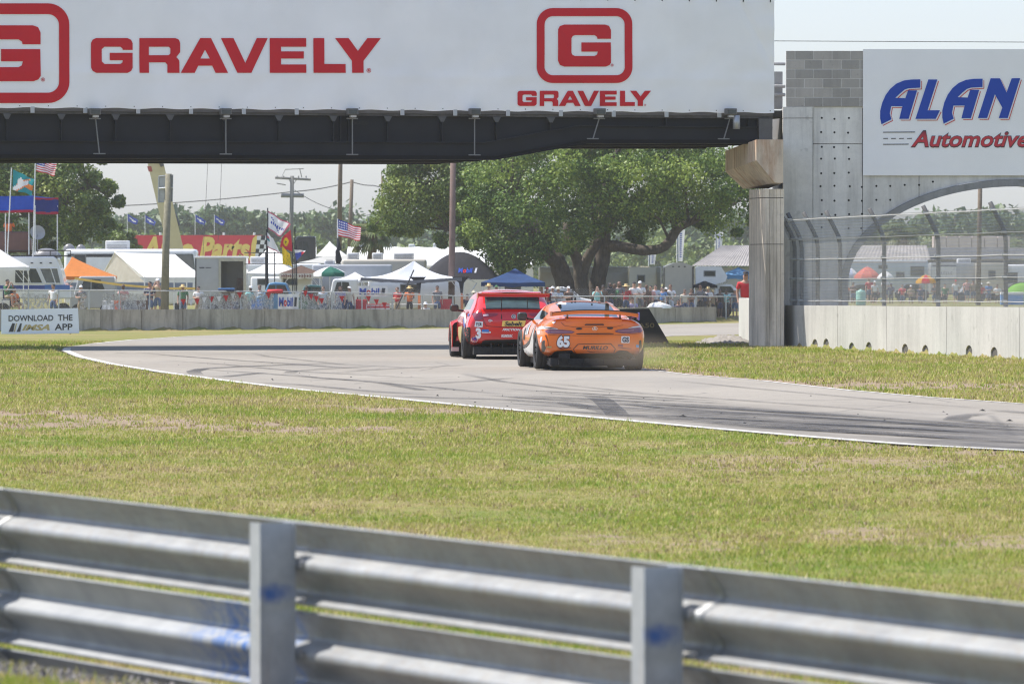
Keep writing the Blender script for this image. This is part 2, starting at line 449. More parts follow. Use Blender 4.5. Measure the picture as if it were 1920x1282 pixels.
# ---- the ground: one sheet, finer towards the camera, out to the horizon
def build_ground():
    rows = np.concatenate([np.geomspace(6, 16, 20)[:-1], np.linspace(16, 27, 90)[:-1], np.geomspace(27, 150, 190)[:-1], np.linspace(150, 330, 150)[:-1], np.geomspace(330, 4500, 40)])
    u = np.concatenate([[-60, -12, -4, -2, -1.5], np.linspace(-1.25, 1.25, 230), [1.5, 2, 4, 12, 60]])
    D, U = np.meshgrid(rows, u, indexing='ij'); X = U * (.092 * D + .6)
    X = np.where(np.abs(U) > 1.3, X + np.sign(U) * 12, X)
    Z = zg(X, D)
    h = np.sin(X*1.9 + 1.3*np.sin(D*.7)) * np.sin(D*.83 + 1.1*np.sin(X*.9)) * .012
    near_r = in_road(X, D)
    Z = np.where(near_r, Z - .03, Z + h * (D < 130))
    dt = dirt_at(X.ravel(), D.ravel())
    s = (X - RA.x) * RN.x + (D - RA.y) * RN.y
    gravel = ((s > -.05) & (s < .38) & (D < 45)).ravel()
    dt = np.where(gravel, 1.0, dt)
    v = np.stack([X.ravel(), D.ravel(), Z.ravel()], 1); n, m = D.shape
    i = np.arange(n-1)[:, None] * m + np.arange(m-1)[None, :]
    f = np.stack([i, i+1, i+m+1, i+m], -1).reshape(-1, 4)
    o = link('ground', np_mesh('ground', v, f, ground_material(), {'dirt': dt}, True)); tag(o, kind='structure')
build_ground()

# ---- the track, in strips across
def build_road():
    ys = np.concatenate([np.arange(44, 150, .4), np.arange(150, 300, 1.0)]); rows = []
    n = len(RX)
    for y in ys:
        xs = []; j = n - 1
        for i in range(n):
            if (RY[i] > y) != (RY[j] > y): xs.append((RX[j]-RX[i])*(y-RY[i])/(RY[j]-RY[i]) + RX[i])
            j = i
        xs.sort(); rows.append([(xs[k], xs[k+1]) for k in range(0, len(xs) - 1, 2)])
    V, Fc, AL, AC = [], [], [], []
    K = 24
    for r in range(len(ys) - 1):
        for a in rows[r]:
            for b in rows[r+1]:
                if min(a[1], b[1]) - max(a[0], b[0]) > 0.02 or (len(rows[r]) == 1 and len(rows[r+1]) == 1):
                    base = len(V)
                    for q, y in ((a, ys[r]), (b, ys[r+1])):
                        for k in range(K + 1):
                            x = q[0] + (q[1] - q[0]) * k / K
                            V.append((x, y, float(zg(min(x, float(bank_line(y)) - .3), y)) + .004))
                            # distance along and across the line of travel of the corner
                            al = y * .98 - x * .25 if y > 100 else y - .1 * x
                            AL.append(al); AC.append(k / K)
                    for k in range(K): Fc.append((base+k, base+k+1, base+K+1+k+1, base+K+1+k))
    me = np_mesh('road', np.array(V), np.array(Fc), ROAD_M, {'along': AL, 'across': AC})
    tag(link('road', me), kind='structure')
build_road()
def ribbon(pts, w0, w1, lift):
    """strip on the ground between offsets w0 and w1 to the right of the direction of the points"""
    vs, fs = [], []
    for i, p in enumerate(pts):
        t = (pts[min(i+1, len(pts)-1)] - pts[max(i-1, 0)]); t.z = 0
        t = t.normalized() if t.length > 0 else Vector((1, 0, 0)); r = Vector((t.y, -t.x, 0))
        for wd in (w0, w1):
            q = p + r * (wd[i] if isinstance(wd, list) else wd); q.z = float(zg(q.x, q.y)) + lift; vs.append(q)
    for i in range(len(pts) - 1): fs.append((2*i, 2*i+2, 2*i+3, 2*i+1))
    return vs, fs
LINE_M = None
def line_material():
    t = NT('worn_line_paint'); v = t.coord('World'); n = t.noise(v, 3.2, 5, .7); f = t.noise(v, 30, 3)
    c = t.mix(t.ramp(n, [(.46, 0), (.66, .85)]), (.60, .59, .55), (.27, .25, .22))
    c = t.mix(.3, c, t.ramp(f, [(.3, .5), (.7, 1)]), 'MULTIPLY'); t.set(Base_Color=c, Roughness=.7); return t.mat
LINE_M = line_material()
mb = MB()
pts = [gp(*p) for p in dens(NEAR_EDGE, 10)]
mb.add(*ribbon(pts, .03, .20, .009))
pts = [gp(*p) for p in dens([(1210,692),(1300,703),(1440,714.5)] , 10)]; mb.add(*ribbon(pts, .03, .10, .009))
pts = [gp(*p) for p in dens([(1440,714.5),(1600,732),(1750,745),(1920,757),(2100,768)], 10)]; mb.add(*ribbon(pts, .03, .12, .009))
pts = [gp(*p) for p in dens(FAR_EDGE[:5], 8)]; mb.add(*ribbon(pts, .02, .14, .009))
mb.build('edge_line', LINE_M); tag(bpy.data.objects['edge_line'], kind='structure')

# ---- tyre marks: long arcs of rubber, thin and uneven
def mark_material():
    t = NT('rubber_marks'); v = t.coord('World'); n = t.noise(v, 1.3, 5, .7); f = t.noise(v, 26, 4, .7)
    at = t.n('Attribute', attribute_name='fade')
    al = t.math('MULTIPLY', at.outputs['Fac'], t.ramp(t.mix(.5, n, f), [(.36, .12), (.62, 1)]))
    t.set(Base_Color=(.035, .034, .036), Roughness=.8, Alpha=al); return t.mat
def build_marks():
    V, Fc, FA = [], [], []
    def stroke(pix, wid, strength, n=10):
        pts = [gp(*p) for p in dens(pix, n)]
        strength = min(1, strength * 1.35); vs, fs = ribbon(pts, -wid/2, wid/2, .013 + .0006 * (len(Fc) % 7)); b = len(V); k = len(pts)
        V.extend([tuple(p) for p in vs]); Fc.extend([tuple(i + b for i in f) for f in fs])
        for i in range(k):
            e = min(1, min(i, k-1-i) / (k * .22)); FA.extend([strength * e] * 2)
    st = [([(250,661),(330,668),(440,676),(560,684),(640,690),(700,693)], .20, .5), ([(370,705),(362,697),(380,692),(450,688),(560,684),(680,681)], .26, .65),
          ([(380,706),(420,707),(470,702),(500,699)], .22, .6), ([(470,662),(500,669),(560,675),(640,684),(760,690),(900,692)], .16, .35), ([(540,702),(548,697),(600,693),(740,685)], .22, .4),
          ([(540,701),(600,710),(700,716),(830,717)], .16, .4), ([(700,716),(790,732),(870,731)], .2, .5), ([(720,742),(800,746),(950,750),(1100,760)], .3, .45), ([(450,716),(560,722),(700,735),(820,742)], .22, .4),
          ([(1110,742),(1130,752),(1150,770),(1160,782)], .3, .5), ([(960,752),(1060,756),(1130,770),(1150,776)], .3, .45), ([(1140,755),(1240,766),(1400,776),(1560,781)], .18, .75), ([(1300,786),(1450,790),(1700,796),(1960,800)], .2, .5),
          ([(1860,774),(1800,782),(1790,788),(1850,794),(1960,800)], .3, .5), ([(1860,770),(1960,778)], .3, .4), ([(1100,776),(1250,784),(1500,797),(1960,816)], .5, .35), ([(1340,796),(1600,812),(1960,829)], .45, .4), ([(860,738),(1000,748),(1180,760),(1400,771)], .16, .3), ([(300,676),(420,684),(560,697),(720,706),(860,712)], .14, .5), ([(330,690),(480,700),(640,712),(820,728),(960,742)], .2, .45), ([(620,700),(700,694),(820,688),(900,684)], .18, .45), ([(860,700),(940,716),(1060,730),(1240,742)], .18, .4), ([(760,722),(880,716),(980,708)], .22, .4), ([(1240,712),(1400,728),(1600,746),(1900,772)], .14, .35), ([(1000,716),(1200,738),(1450,756),(1800,782)], .16, .4)]
    for p, wd, s in st: stroke(p, wd, s)
    for k in range(64):
        x0 = RS.uniform(900, 1700); y0 = np.interp(x0, [850, 1150, 1500, 1920], [738, 764, 790, 810]) + RS.uniform(-16, 20)
        L = RS.uniform(200, 520); stroke([(x0, y0), (x0 + L*.5, y0 + L*.5*.058 + RS.uniform(-1, 1)), (x0 + L, y0 + L*.056)], RS.uniform(.05, .16), RS.uniform(.35, .95), 6)
    o = link('tyre_marks', np_mesh('tyre_marks', np.array(V), np.array(Fc), mark_material(), {'fade': FA})); tag(o, kind='structure')
build_marks()
# ---- crumbs of rubber and turf thrown on the track
def build_crumbs():
    mb = MB()
    for k in range(60):
        px = RS.uniform(250, 1900); lo = np.interp(px, [250, 1000, 1900], [668, 705, 765]); hi = np.interp(px, [250, 1000, 1900], [688, 768, 840])
        p = gp(px, RS.uniform(lo, hi), .01); r = RS.uniform(.006, .016) if k > 4 else RS.uniform(.02, .03)
        a = RS.uniform(0, PI); c, s = math.cos(a), math.sin(a)
        mb.add([(p.x + c*r*1.8, p.y + s*r*1.8, p.z), (p.x - s*r, p.y + c*r, p.z), (p.x - c*r*1.8, p.y - s*r*1.8, p.z), (p.x + s*r, p.y - c*r, p.z), (p.x, p.y, p.z + r*.9)],
               [(0,1,4),(1,2,4),(2,3,4),(3,0,4)])
    tag(mb.build('debris', BLACKM), 'small dark crumbs of rubber and turf scattered over the track', 'debris', kind='stuff')
build_crumbs()

# ---- grass: short blades in tufts, thinner over the bare soil
def build_grass(N=400000):
    D = 17 * (150 / 17.) ** RS.rand(N) ; keep = RS.rand(N) < np.clip(.25 + (D / 40) ** .35 * .5, 0, 1)
    D = D[keep]; X = (RS.rand(len(D)) * 2 - 1) * (.1 * D + .4); out_ = RS.rand(len(D)) < .22; X = np.where(out_, np.sign(X) * (.1 * D + .4 + RS.rand(len(D)) * 5), X)
    ok = ~in_road(X, D) & ~in_road(X + .16, D) & ~in_road(X - .10, D) & ~in_road(X, D + .25) & (X < bank_line(D) + .1)
    X, D = X[ok], D[ok]
    dt = dirt_at(X, D); dt = dt * (.55 + .45*np.sin(X*5.3 + 2*np.sin(D*3.1))*np.sin(D*4.7 + X*1.9)); thin = vnoise(X*.8, D*.35, 3); fine = vnoise(X*3.1, D*1.6, 8); ok = RS.rand(len(D)) > np.clip(np.maximum(dt * 1.25 * np.clip(fine*1.9, .35, 1.25), np.clip((thin - .50)*3.4, 0, .62) * np.clip(fine*1.8, 0, 1)), 0, .96)
    s = (X - RA.x) * RN.x + (D - RA.y) * RN.y
    ok &= ~((s > -.1) & (s < .4) & (RS.rand(len(D)) < .85))
    X, D = X[ok], D[ok]; n = len(D)
    # a patchy height: some places hold longer, greener tufts
    pat = np.clip(vnoise(X*.6, D*.25, 5)*2 - .5, 0, 1)
    L = (.022 + .028 * RS.rand(n) ** 2 + .02 * pat * RS.rand(n)) * np.clip(D / 70, .75, 1.35)
    Z = zg(X, D)
    V = np.zeros((n, 4, 3, 3), np.float32); T = np.zeros((n, 4, 3), np.float32)
    t0 = np.clip(RS.normal(.5, .22, n), 0, 1)
    dead = RS.rand(n) < .05 + .12 * (vnoise(X*1.4, D*.6, 31) > .62); t0 = np.where(dead, -.45 + .2*RS.rand(n), t0)
    weed = (vnoise(X*6, D*3, 21, 2) > .80) & (RS.rand(n) < .5); L = np.where(weed, L*1.7, L); t0 = np.where(weed, .92, t0)
    for b in range(4):
        a = RS.rand(n) * 2 * PI; lean = RS.rand(n) * .9 + .15; bx = RS.normal(0, .025, n) * np.clip(D/50, 1, 2); by = RS.normal(0, .03, n)
        wd = (.0028 + .002 * RS.rand(n)) * np.clip(D / 30, 1, 3.6)
        dx, dy = np.cos(a), np.sin(a)
        V[:, b, 0] = np.stack([X + bx - dy*wd, D + by + dx*wd, Z - .004], 1)
        V[:, b, 1] = np.stack([X + bx + dy*wd, D + by - dx*wd, Z - .004], 1)
        V[:, b, 2] = np.stack([X + bx + dx*L*lean, D + by + dy*L*lean, Z + L], 1)
        T[:, b, :] = (t0 + RS.normal(0, .12, n))[:, None]
    f = np.arange(n * 12).reshape(-1, 3)
    o = link('grass', np_mesh('grass', V.reshape(-1, 3), f, grass_material(), {'tint': T.ravel()}))
    tag(o, 'short patchy green and yellow grass on the trackside verge', 'grass', kind='stuff')
build_grass(480000)
# ---- gravel along the foot of the guard rail, and the spoil by the bridge column
def build_gravel():
    mb = MB(); cube = [(-1,-1,-.6),(1,-1,-.5),(1,1,-.6),(-1,1,-.5),(0,0,1),(.3,-.2,.9)]
    def stone(x, y, r):
        a = RS.uniform(0, 6.3); c, s = math.cos(a), math.sin(a); k = RS.uniform(.6, 1.2, 3); z = float(zg(x, y))
        vs = [(x + (q[0]*c*k[0] - q[1]*s*k[1])*r, y + (q[0]*s*k[0] + q[1]*c*k[1])*r, z + (q[2]*k[2] + .2)*r) for q in cube]
        mb.add(vs, [(0,1,5,4),(1,2,4,5),(2,3,4),(3,0,4)])
    for k in range(4200):
        u = RS.uniform(-2.0, 3.0); s = abs(RS.normal(0, .15)) + .02; p = RA + RT * u + RN * s
        stone(p.x, p.y, RS.uniform(.005, .014) if k % 14 else RS.uniform(.014, .026))
    t = NT('gravel'); n = t.noise(t.coord('World'), 38, 2)
    t.set(Base_Color=t.ramp(n, [(.3, (.05, .05, .06)), (.5, (.15, .14, .135)), (.7, (.32, .30, .28))]), Roughness=.9)
    tag(mb.build('gravel', t.mat), 'grey stones scattered along the foot of the near guard rail', 'gravel', kind='stuff')
build_gravel()
# ================================================================== NEAR GUARD RAIL
def rail_material():
    t = NT('rail_zinc'); v = t.coord('Object')
    n = t.noise(v, 5, 5, .6); s = t.noise(t.map(v, (30, 30, 2.5)), 1.2, 4, .7); f = t.noise(v, 70, 3)
    c = t.ramp(n, [(.3, (.235, .245, .255)), (.7, (.335, .345, .345))])
    c = t.mix(t.ramp(s, [(.48, 0), (.72, .55)]), c, (.24, .20, .15)); lz = t.noise(t.map(v, (1, 1, 14)), 3, 4, .7); c = t.mix(t.ramp(lz, [(.56, 0), (.70, .4)]), c, (.16, .165, .17))
    t.set(Base_Color=c, Metallic=.4, Roughness=t.ramp(f, [(.3, .42), (.7, .62)]), Specular_IOR_Level=.4); t.bump(s, .08, .01); return t.mat
RAIL_M = rail_material()
def scuff_material():
    t = NT('scuffed_zinc_with_blue_paint'); v = t.coord('Object')
    n = t.noise(v, 5, 5, .6)
    c = t.ramp(n, [(.3, (.26, .27, .28)), (.7, (.36, .37, .37))])
    st = t.noise(t.map(v, (30, 30, 1.0)), 1.0, 5, .7, .08)
    at = t.n('Attribute', attribute_name='scuff')
    c = t.mix(t.math('MULTIPLY', at.outputs['Fac'], t.ramp(st, [(.44, 0), (.54, 1)])), c, (.04, .13, .36))
    t.set(Base_Color=c, Metallic=.25, Roughness=.5); return t.mat
SCUFF_M = scuff_material()
W_PROF = [(0,.060),(.006,.066),(.012,.060),(.035,.036),(.07,.010),(.095,.0),(.105,.0),(.118,.014),(.145,.072),(.155,.082),(.165,.084),(.178,.083),(.19,.074),(.215,.035),(.245,.006),(.262,0),(.270,.002),(.282,.018),(.300,.058),(.306,.066),(.312,.062)]
def rail_pt(u, z=0, d=0):
    p = RA + RT * u + RN * d; return Vector((p.x, p.y, z))
RAIL_SLOPE = -.10 / 7.425
def rail_top(u): return .97 + RAIL_SLOPE * u
def post_u(px):                       # along the rail, where it crosses this column of the photo
    k = (px - 960) / F; return (k * RA.y - RA.x) / (RT.x - k * RT.y)
U1, U2 = post_u(548), post_u(1272); PITCH = U2 - U1
rail = thing('guard_rail', 'galvanised steel guard rail of three stacked corrugated beams close to the camera', 'guard rail')
def beam(u0, u1, row, off, mat, scuff=None):
    V, Fc, A = [], [], []; us = np.linspace(u0, u1, 40); th = .004
    n = len(W_PROF)
    for u in us:
        zt = rail_top(u) - row * .333
        for h, d in W_PROF: V.append(tuple(rail_pt(u, zt - h, d - .083 + off))); A.append(scuff(u, h) if scuff else 0)
        for h, d in W_PROF: V.append(tuple(rail_pt(u, zt - h, d - .083 + off - th))); A.append(0)
    for i in range(len(us) - 1):
        for k in range(n - 1):
            a = i*2*n + k; b = a + 2*n
            Fc.append((a, b, b+1, a+1)); Fc.append((a+n, a+n+1, b+n+1, b+n))
        a = i*2*n; b = a + 2*n
        Fc.append((a, a+n, b+n, b)); Fc.append((a+n-1, b+n-1, b+2*n-1, a+2*n-1))
    for i in (0, len(us) - 1):
        for k in range(n - 1):
            a = i*2*n + k; Fc.append((a, a+1, a+n+1, a+n) if i == 0 else (a, a+n, a+n+1, a+1))
    me = np_mesh('beam', np.array(V), np.array(Fc), mat, {'scuff': A} if scuff else None, True)
    return link('beam', me, rail)
def scuff(u, h):
    k = math.exp(-((u - (U1 - .42)) / .42) ** 2) ; return k * (1.0 if .01 < h < .30 else .4)
spans = [(U1 - 4*PITCH, U1 - 3*PITCH), (U1 - 3*PITCH, U1 - 2*PITCH), (U1 - 2*PITCH, U1 - PITCH), (U1 - PITCH, U1), (U1, U2), (U2, U2 + PITCH), (U2 + PITCH, U2 + 2*PITCH), (U2 + 2*PITCH, U2 + 3*PITCH)]
for row in range(3):
    for i, (a, b) in enumerate(spans):
        o = beam(a - .02, b + .16, row, .0 if i % 2 else .0044, SCUFF_M if (row == 1 and i == 3) else RAIL_M, scuff if (row == 1 and i == 3) else None)
        if row == 1 and i == 3: o['label'] = 'beam with scuffed blue paint'
BOLT_M = M('bolt_steel', (.34, .34, .35), .5, metal=.6)
POST_M = None
def post_material():
    t = NT('post_zinc'); v = t.coord('Object'); n = t.noise(v, 9, 5, .65); s = t.noise(t.map(v, (22, 22, 2)), 1, 5, .7)
    c = t.ramp(n, [(.3, (.34, .355, .375)), (.7, (.46, .475, .49))]); c = t.mix(t.ramp(s, [(.6, 0), (.78, .5)]), c, (.28, .17, .09))
    # a dab of blue marking paint on the web
    d = t.n('VectorMath', operation='DISTANCE'); t.l(t.map(v, (3, .55, 1)), d.inputs[0]); d.inputs[1].default_value = (.117, -.052, .667)
    e = t.math('ADD', d.outputs['Value'], t.math('MULTIPLY', t.math('SUBTRACT', n, .5), .09))
    c = t.mix(t.ramp(e, [(.012, .85), (.050, 0)]), c, (.02, .11, .40))
    t.set(Base_Color=c, Metallic=.25, Roughness=.5); return t.mat
POST_M = post_material()
def post(u):
    zt = rail_top(u) - .002; base = rail_pt(u, 0, 0)
    # local x along the rail, y towards the camera
    ang = math.atan2(RT.y, RT.x)
    mb = MB(); w, d, th = .084, .15, .008
    y0 = .012
    for a, b in (((-w/2, y0, -.3), (w/2, y0+th, zt)), ((-w/2, y0+d-th, -.3), (w/2, y0+d, zt)), ((w/2-.016, y0+th, -.3), (w/2-.008, y0+d-th, zt))):
        # local y runs away from the camera once rotated, so mirror it
        mb.box((a[0], -b[1], a[2]), (b[0], -a[1], b[2]))
    o = mb.build('post', POST_M, rail, loc=(base.x, base.y, 0), rot=(0, 0, ang))
    for row in range(3):
        bz = rail_top(u) - row*.333 - .156
        b = MB(); b.lathe([(0, -.012), (.016, -.012), (.016, .002), (0, .002)], 8, axis='y', c=(w/2 + .045, -.006, bz)); b.build('bolt', BOLT_M, o)
        b = MB(); b.lathe([(0, -.010), (.012, -.010), (.012, .002), (0, .002)], 8, axis='y', c=(w/2 + .10, -.03, bz - .135)); b.build('bolt', BOLT_M, o)
for u in (U1 - 3*PITCH, U1 - 2*PITCH, U1 - PITCH, U1, U2, U2 + PITCH, U2 + 2*PITCH): post(u + .008)
# ================================================================== ROAD BRIDGE
BO = Vector((PX(1450, 134), 134, 0)); BL = Vector((PX(0, 129.5), 129.5, 0))
BX = (BO - BL).normalized(); BY = Vector((-BX.y, BX.x, 0))            # along the deck (to the right), and back through it
def BR(u, d, z): p = BO + BX * u + BY * d; return Vector((p.x, p.y, z))
def br_u(px):
    k = (px - 960) / F; return (k * BO.y - BO.x) / (BX.x - k * BX.y)
def br_z(px, py): return PZ(py, (BO + BX * br_u(px)).y)
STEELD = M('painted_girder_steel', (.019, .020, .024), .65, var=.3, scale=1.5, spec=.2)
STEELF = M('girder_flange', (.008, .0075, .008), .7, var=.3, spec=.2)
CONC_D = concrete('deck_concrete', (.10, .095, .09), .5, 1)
CONC = concrete('cast_concrete', (.74, .715, .67), .36, .8)
CONC_P = concrete('pier_concrete', (.76, .67, .55), .75, 1.1)
CONC_R = concrete('rust_stained_concrete', (.72, .60, .47), .5, 1.1, rust=.75)
bridge = thing('road_bridge', 'dark steel girder bridge crossing over the track with a concrete deck', 'bridge', (BO.x, BO.y, 0), math.atan2(BX.y, BX.x))
def L(u, d, z): return Vector((u, d, z))                              # inside the bridge's own frame
UL, UR = br_u(-700), br_u(1449)
bot = [(UL, 4.34), (br_u(930), 4.37), (br_u(1100), 4.76), (UR, 4.78)]
led = [(UL, 4.72), (br_u(915), 4.76), (br_u(1092), 5.17), (UR, 5.15)]
def lerp(pl, u):
    return float(np.interp(u, [p[0] for p in pl], [p[1] for p in pl]))
for d in (0, 1.9, 3.8, 5.7):
    mb = MB(); us = [UL, br_u(915), br_u(930), br_u(1092), br_u(1100), UR]
    for a, b in zip(us[:-1], us[1:]):                                  # upper web, then the thicker lower plate
        mb.extrude([L(a, d+.16, lerp(led, a)-.02), L(b, d+.16, lerp(led, b)-.02), L(b, d+.16, 5.372), L(a, d+.16, 5.372)], (0, .02, 0))
        mb.extrude([L(a, d+.10, lerp(bot, a)+.10), L(b, d+.10, lerp(bot, b)+.10), L(b, d+.10, lerp(led, b)), L(a, d+.10, lerp(led, a))], (0, .03, 0))
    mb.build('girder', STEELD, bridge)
    fl = MB()
    for a, b in zip(us[:-1], us[1:]):
        fl.extrude([L(a, d-.05, lerp(bot, a)), L(b, d-.05, lerp(bot, b)), L(b, d-.05, lerp(bot, b)+.035), L(a, d-.05, lerp(bot, a)+.035)], (0, .40, 0))
        fl.extrude([L(a, d+.02, lerp(bot, a)+.036), L(b, d+.02, lerp(bot, b)+.036), L(b, d+.02, lerp(bot, b)+.098), L(a, d+.02, lerp(bot, a)+.098)], (0, .24, 0))
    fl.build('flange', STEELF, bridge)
    if d == 0:
        lg = MB()
        for a, b in zip(us[:-1], us[1:]):
            lg.extrude([L(a, .02, lerp(led, a)+.002), L(b, .02, lerp(led, b)+.002), L(b, .02, lerp(led, b)+.03), L(a, .02, lerp(led, a)+.03)], (0, .138, 0))
        lg.build('ledge', STEELD, bridge)
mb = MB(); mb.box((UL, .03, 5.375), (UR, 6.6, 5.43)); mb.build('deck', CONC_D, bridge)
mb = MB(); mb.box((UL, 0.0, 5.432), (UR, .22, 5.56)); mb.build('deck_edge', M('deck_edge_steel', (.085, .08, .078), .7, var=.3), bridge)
mb = MB(); mb.box((UL, .221, 5.432), (UR, 6.6, 5.60)); mb.box((UR + .002, .95, 5.44), (UR + .9, 6.6, 5.59)); mb.build('roadway_and_sun_block', CONC_D, bridge)  # second box is added past the deck end to block sunlight through the gap
st_m = MB(); st_m.box((-.012, .03, -.62), (.012, .158, 0)); st_me = st_m.mesh('stiffener', STEELD)
gs = MB(); gs.extrude([L(-.10, .02, 0), L(.10, .02, 0), L(.035, .02, -.125), L(-.035, .02, -.125)], (0, .10, 0)); gs_me = gs.mesh('gusset', M('gusset_steel', (.07, .07, .072), .6))
k = 0
for px in list(range(-190, 1092, 102)):
    u = br_u(px); h = 5.37 - lerp(led, u) - .03
    o = link('stiffener', st_me, bridge, (u, 0, 5.37)); o.scale = (1, 1, h / .62)
    link('gusset', gs_me, bridge, (u, 0, 5.372))
for px in (640, 655, 1250, 1405):
    u = br_u(px); o = link('stiffener', st_me, bridge, (u, .005, 5.37)); o.scale = (1, 1, (5.37 - lerp(led, u) - .03) / .62)
mb = MB(); mb.box((UR - .35, -.03, 4.79), (UR - .02, .2, 5.37)); mb.build('bearing_plate', M('bearing_steel', (.09, .085, .08), .6, var=.3), bridge)
cl = MB(); cl.box((-.045, -.045, -.11), (.045, -.005, .03)); cl_me = cl.mesh('bracket', M('bracket_zinc', (.42, .43, .44), .5, metal=.3))
for px in list(range(-40, 1443, 99)): link('bracket', cl_me, bridge, (br_u(px + 2), 0, 5.50))
# cut-out in the web, and cable along the haunch
mb = MB(); mb.add([L(br_u(640) + x, .155, 5.21 + y) for x, y in rrect(0, -.045, .68, .045, .04)], [tuple(range(24))]); mb.build('web_slot', BLACKM, bridge)
# parapet fence along the deck edge, seen above and beside the banner
mb = MB()
for z in (5.9, 7.0, 8.13): mb.tube([L(UL, .16, z), L(UR + .05, .16, z)], .03, 8)
for k in range(13): u = UR - .03 - k * 2.2; mb.tube([L(u, .16, 5.56), L(u, .16, 8.13)], .03, 8)
mb.build('parapet_rail', STEEL, bridge)
mb = MB()
for z in (6.68, 6.15, 5.95): mb.tube([L(UR + .02, .5, z), L(UR + .45, .5, z)], .04, 8)
mb.box((UR + .02, .6, 5.62), (UR + .42, .8, 6.5)); mb.build('end_rail', M('end_rail_zinc', (.36, .36, .36), .6), bridge)

# ---- the banner on the bridge: cloth laced to the parapet, with red lettering
BANNER_M = fabric('banner_vinyl', (.87, .86, .85), .0, .07, .5, .12)
B_UL, B_UR = br_u(-640), br_u(1450); B_Z0, B_Z1 = 5.505, 8.15
def ban_d(u, z):
    """how far the cloth stands off: slack between the laces, puckered at the corners"""
    s = (z - B_Z0) / (B_Z1 - B_Z0)
    return -.06 + .008*math.sin(u*2.1 + 2*s) * math.sin(PI*s) + .005*math.sin(u*.9 + z*2.3) + .006*math.sin(5.1*u - 7*z) * math.exp(-((s-.35)/.25)**2) + .012*math.exp(-((u - B_UR)/.5)**2)*math.sin(9*z) - .012*math.exp(-((z - 6.30 - .03*math.sin(u))/.11)**2) - .007*math.exp(-(((u + 1.2) % 2.44 - 1.22)/.10)**2) + .026*math.exp(-((u - B_UR + .35 + (z - 7.2)*.55)/.07)**2)*(z > 6.6) + .026*abs(math.sin((u - B_UR + .1)*PI/.66))*(math.exp(-(B_Z1 - z)/.16) + math.exp(-(z - B_Z0)/.14))
banner = thing('bridge_banner', 'long pale vinyl banner with red lettering and logos hung along the bridge parapet', 'banner', (BO.x, BO.y, 0), math.atan2(BX.y, BX.x))
nu, nz = 520, 40; V = []
for i in range(nu + 1):
    u = B_UL + (B_UR - B_UL) * i / nu
    for j in range(nz + 1):
        z = B_Z0 + (B_Z1 - B_Z0) * j / nz
        hem = .012 * math.sin(u * 6.3) * (1 if j == 0 else -1 if j == nz else 0)
        V.append((u, ban_d(u, z), z + hem))
fs = [(i*(nz+1)+j, (i+1)*(nz+1)+j, (i+1)*(nz+1)+j+1, i*(nz+1)+j+1) for i in range(nu) for j in range(nz)]
link('cloth', np_mesh('cloth', np.array(V), np.array(fs), BANNER_M, None, True), banner)
mb = MB()
for k in range(46):
    u = B_UR - .1 - k * .66
    mb.box((u - .012, ban_d(u, B_Z1) - .008, B_Z1 - .05), (u + .012, ban_d(u, B_Z1) + .05, B_Z1 + .05))
    mb.box((u - .010, ban_d(u, B_Z0) - .006, B_Z0 + .035), (u + .010, ban_d(u, B_Z0) - .002, B_Z0 + .055))
mb.build('tie', BLACKM, banner)['kind'] = 'stuff'
GL = { # letters of the word mark, 0..165 high, y up, x as on the banner
 'G': [[(378,1053),(328,1053),(326,1046),(316,1038),(236,1038),(222,1050),(222,1108),(236,1120),(316,1120),(327,1112),(328,1102),(262,1102),(262,1067),(378,1067),(378,1138),(370,1153),(352,1162),(194,1162),(176,1153),(168,1138),(168,1021),(176,1005),(194,997),(352,997),(370,1005),(378,1021)]],
 'R': [[(412,997),(594,997),(610,1004),(617,1020),(617,1064),(598,1087),(612,1102),(614,1110),(614,1162),(553,1162),(553,1124),(543,1112),(460,1112),(460,1162),(412,1162)], [(460,1038),(560,1038),(568,1046),(568,1070),(560,1078),(460,1078)]],
 'A': [[(620,1162),(718,997),(772,997),(858,1162),(795,1162),(778,1128),(708,1128),(690,1162)], [(742,1052),(766,1094),(719,1094)]],
 'V': [[(822,997),(885,997),(945,1115),(1003,997),(1058,997),(975,1162),(905,1162)]],
 'E': [[(1068,997),(1252,997),(1252,1038),(1125,1038),(1125,1060),(1240,1060),(1240,1094),(1125,1094),(1125,1122),(1252,1122),(1252,1162),(1068,1162)]],
 'L': [[(1288,997),(1343,997),(1343,1120),(1450,1120),(1450,1162),(1288,1162)]],
 'Y': [[(1397,997),(1465,997),(1512,1058),(1560,997),(1628,997),(1540,1105),(1540,1162),(1482,1162),(1482,1105)]]}
BIG_G = [(1188,430),(1040,430),(1036,408),(1008,390),(795,390),(770,400),(757,425),(757,585),(770,608),(795,618),(1008,618),(1034,604),(1044,570),(865,570),(865,470),(1186,470),(1188,690),(1170,718),(1130,733),(680,733),(632,715),(612,670),(612,330),(630,292),(680,275),(1125,275),(1168,290),(1188,335)]
def crop_fn(x0, x1, y0, y1, X0, X1, Y0, Y1):
    """drawing coordinates to photo pixels"""
    return lambda x, y: (X0 + (x - x0) / (x1 - x0) * (X1 - X0), Y0 + (y - y0) / (y1 - y0) * (Y1 - Y0))
def on_banner(px, py, lift=.012):
    u = br_u(px); z = br_z(px, py); return Vector((u, ban_d(u, z) - lift - .004, z))
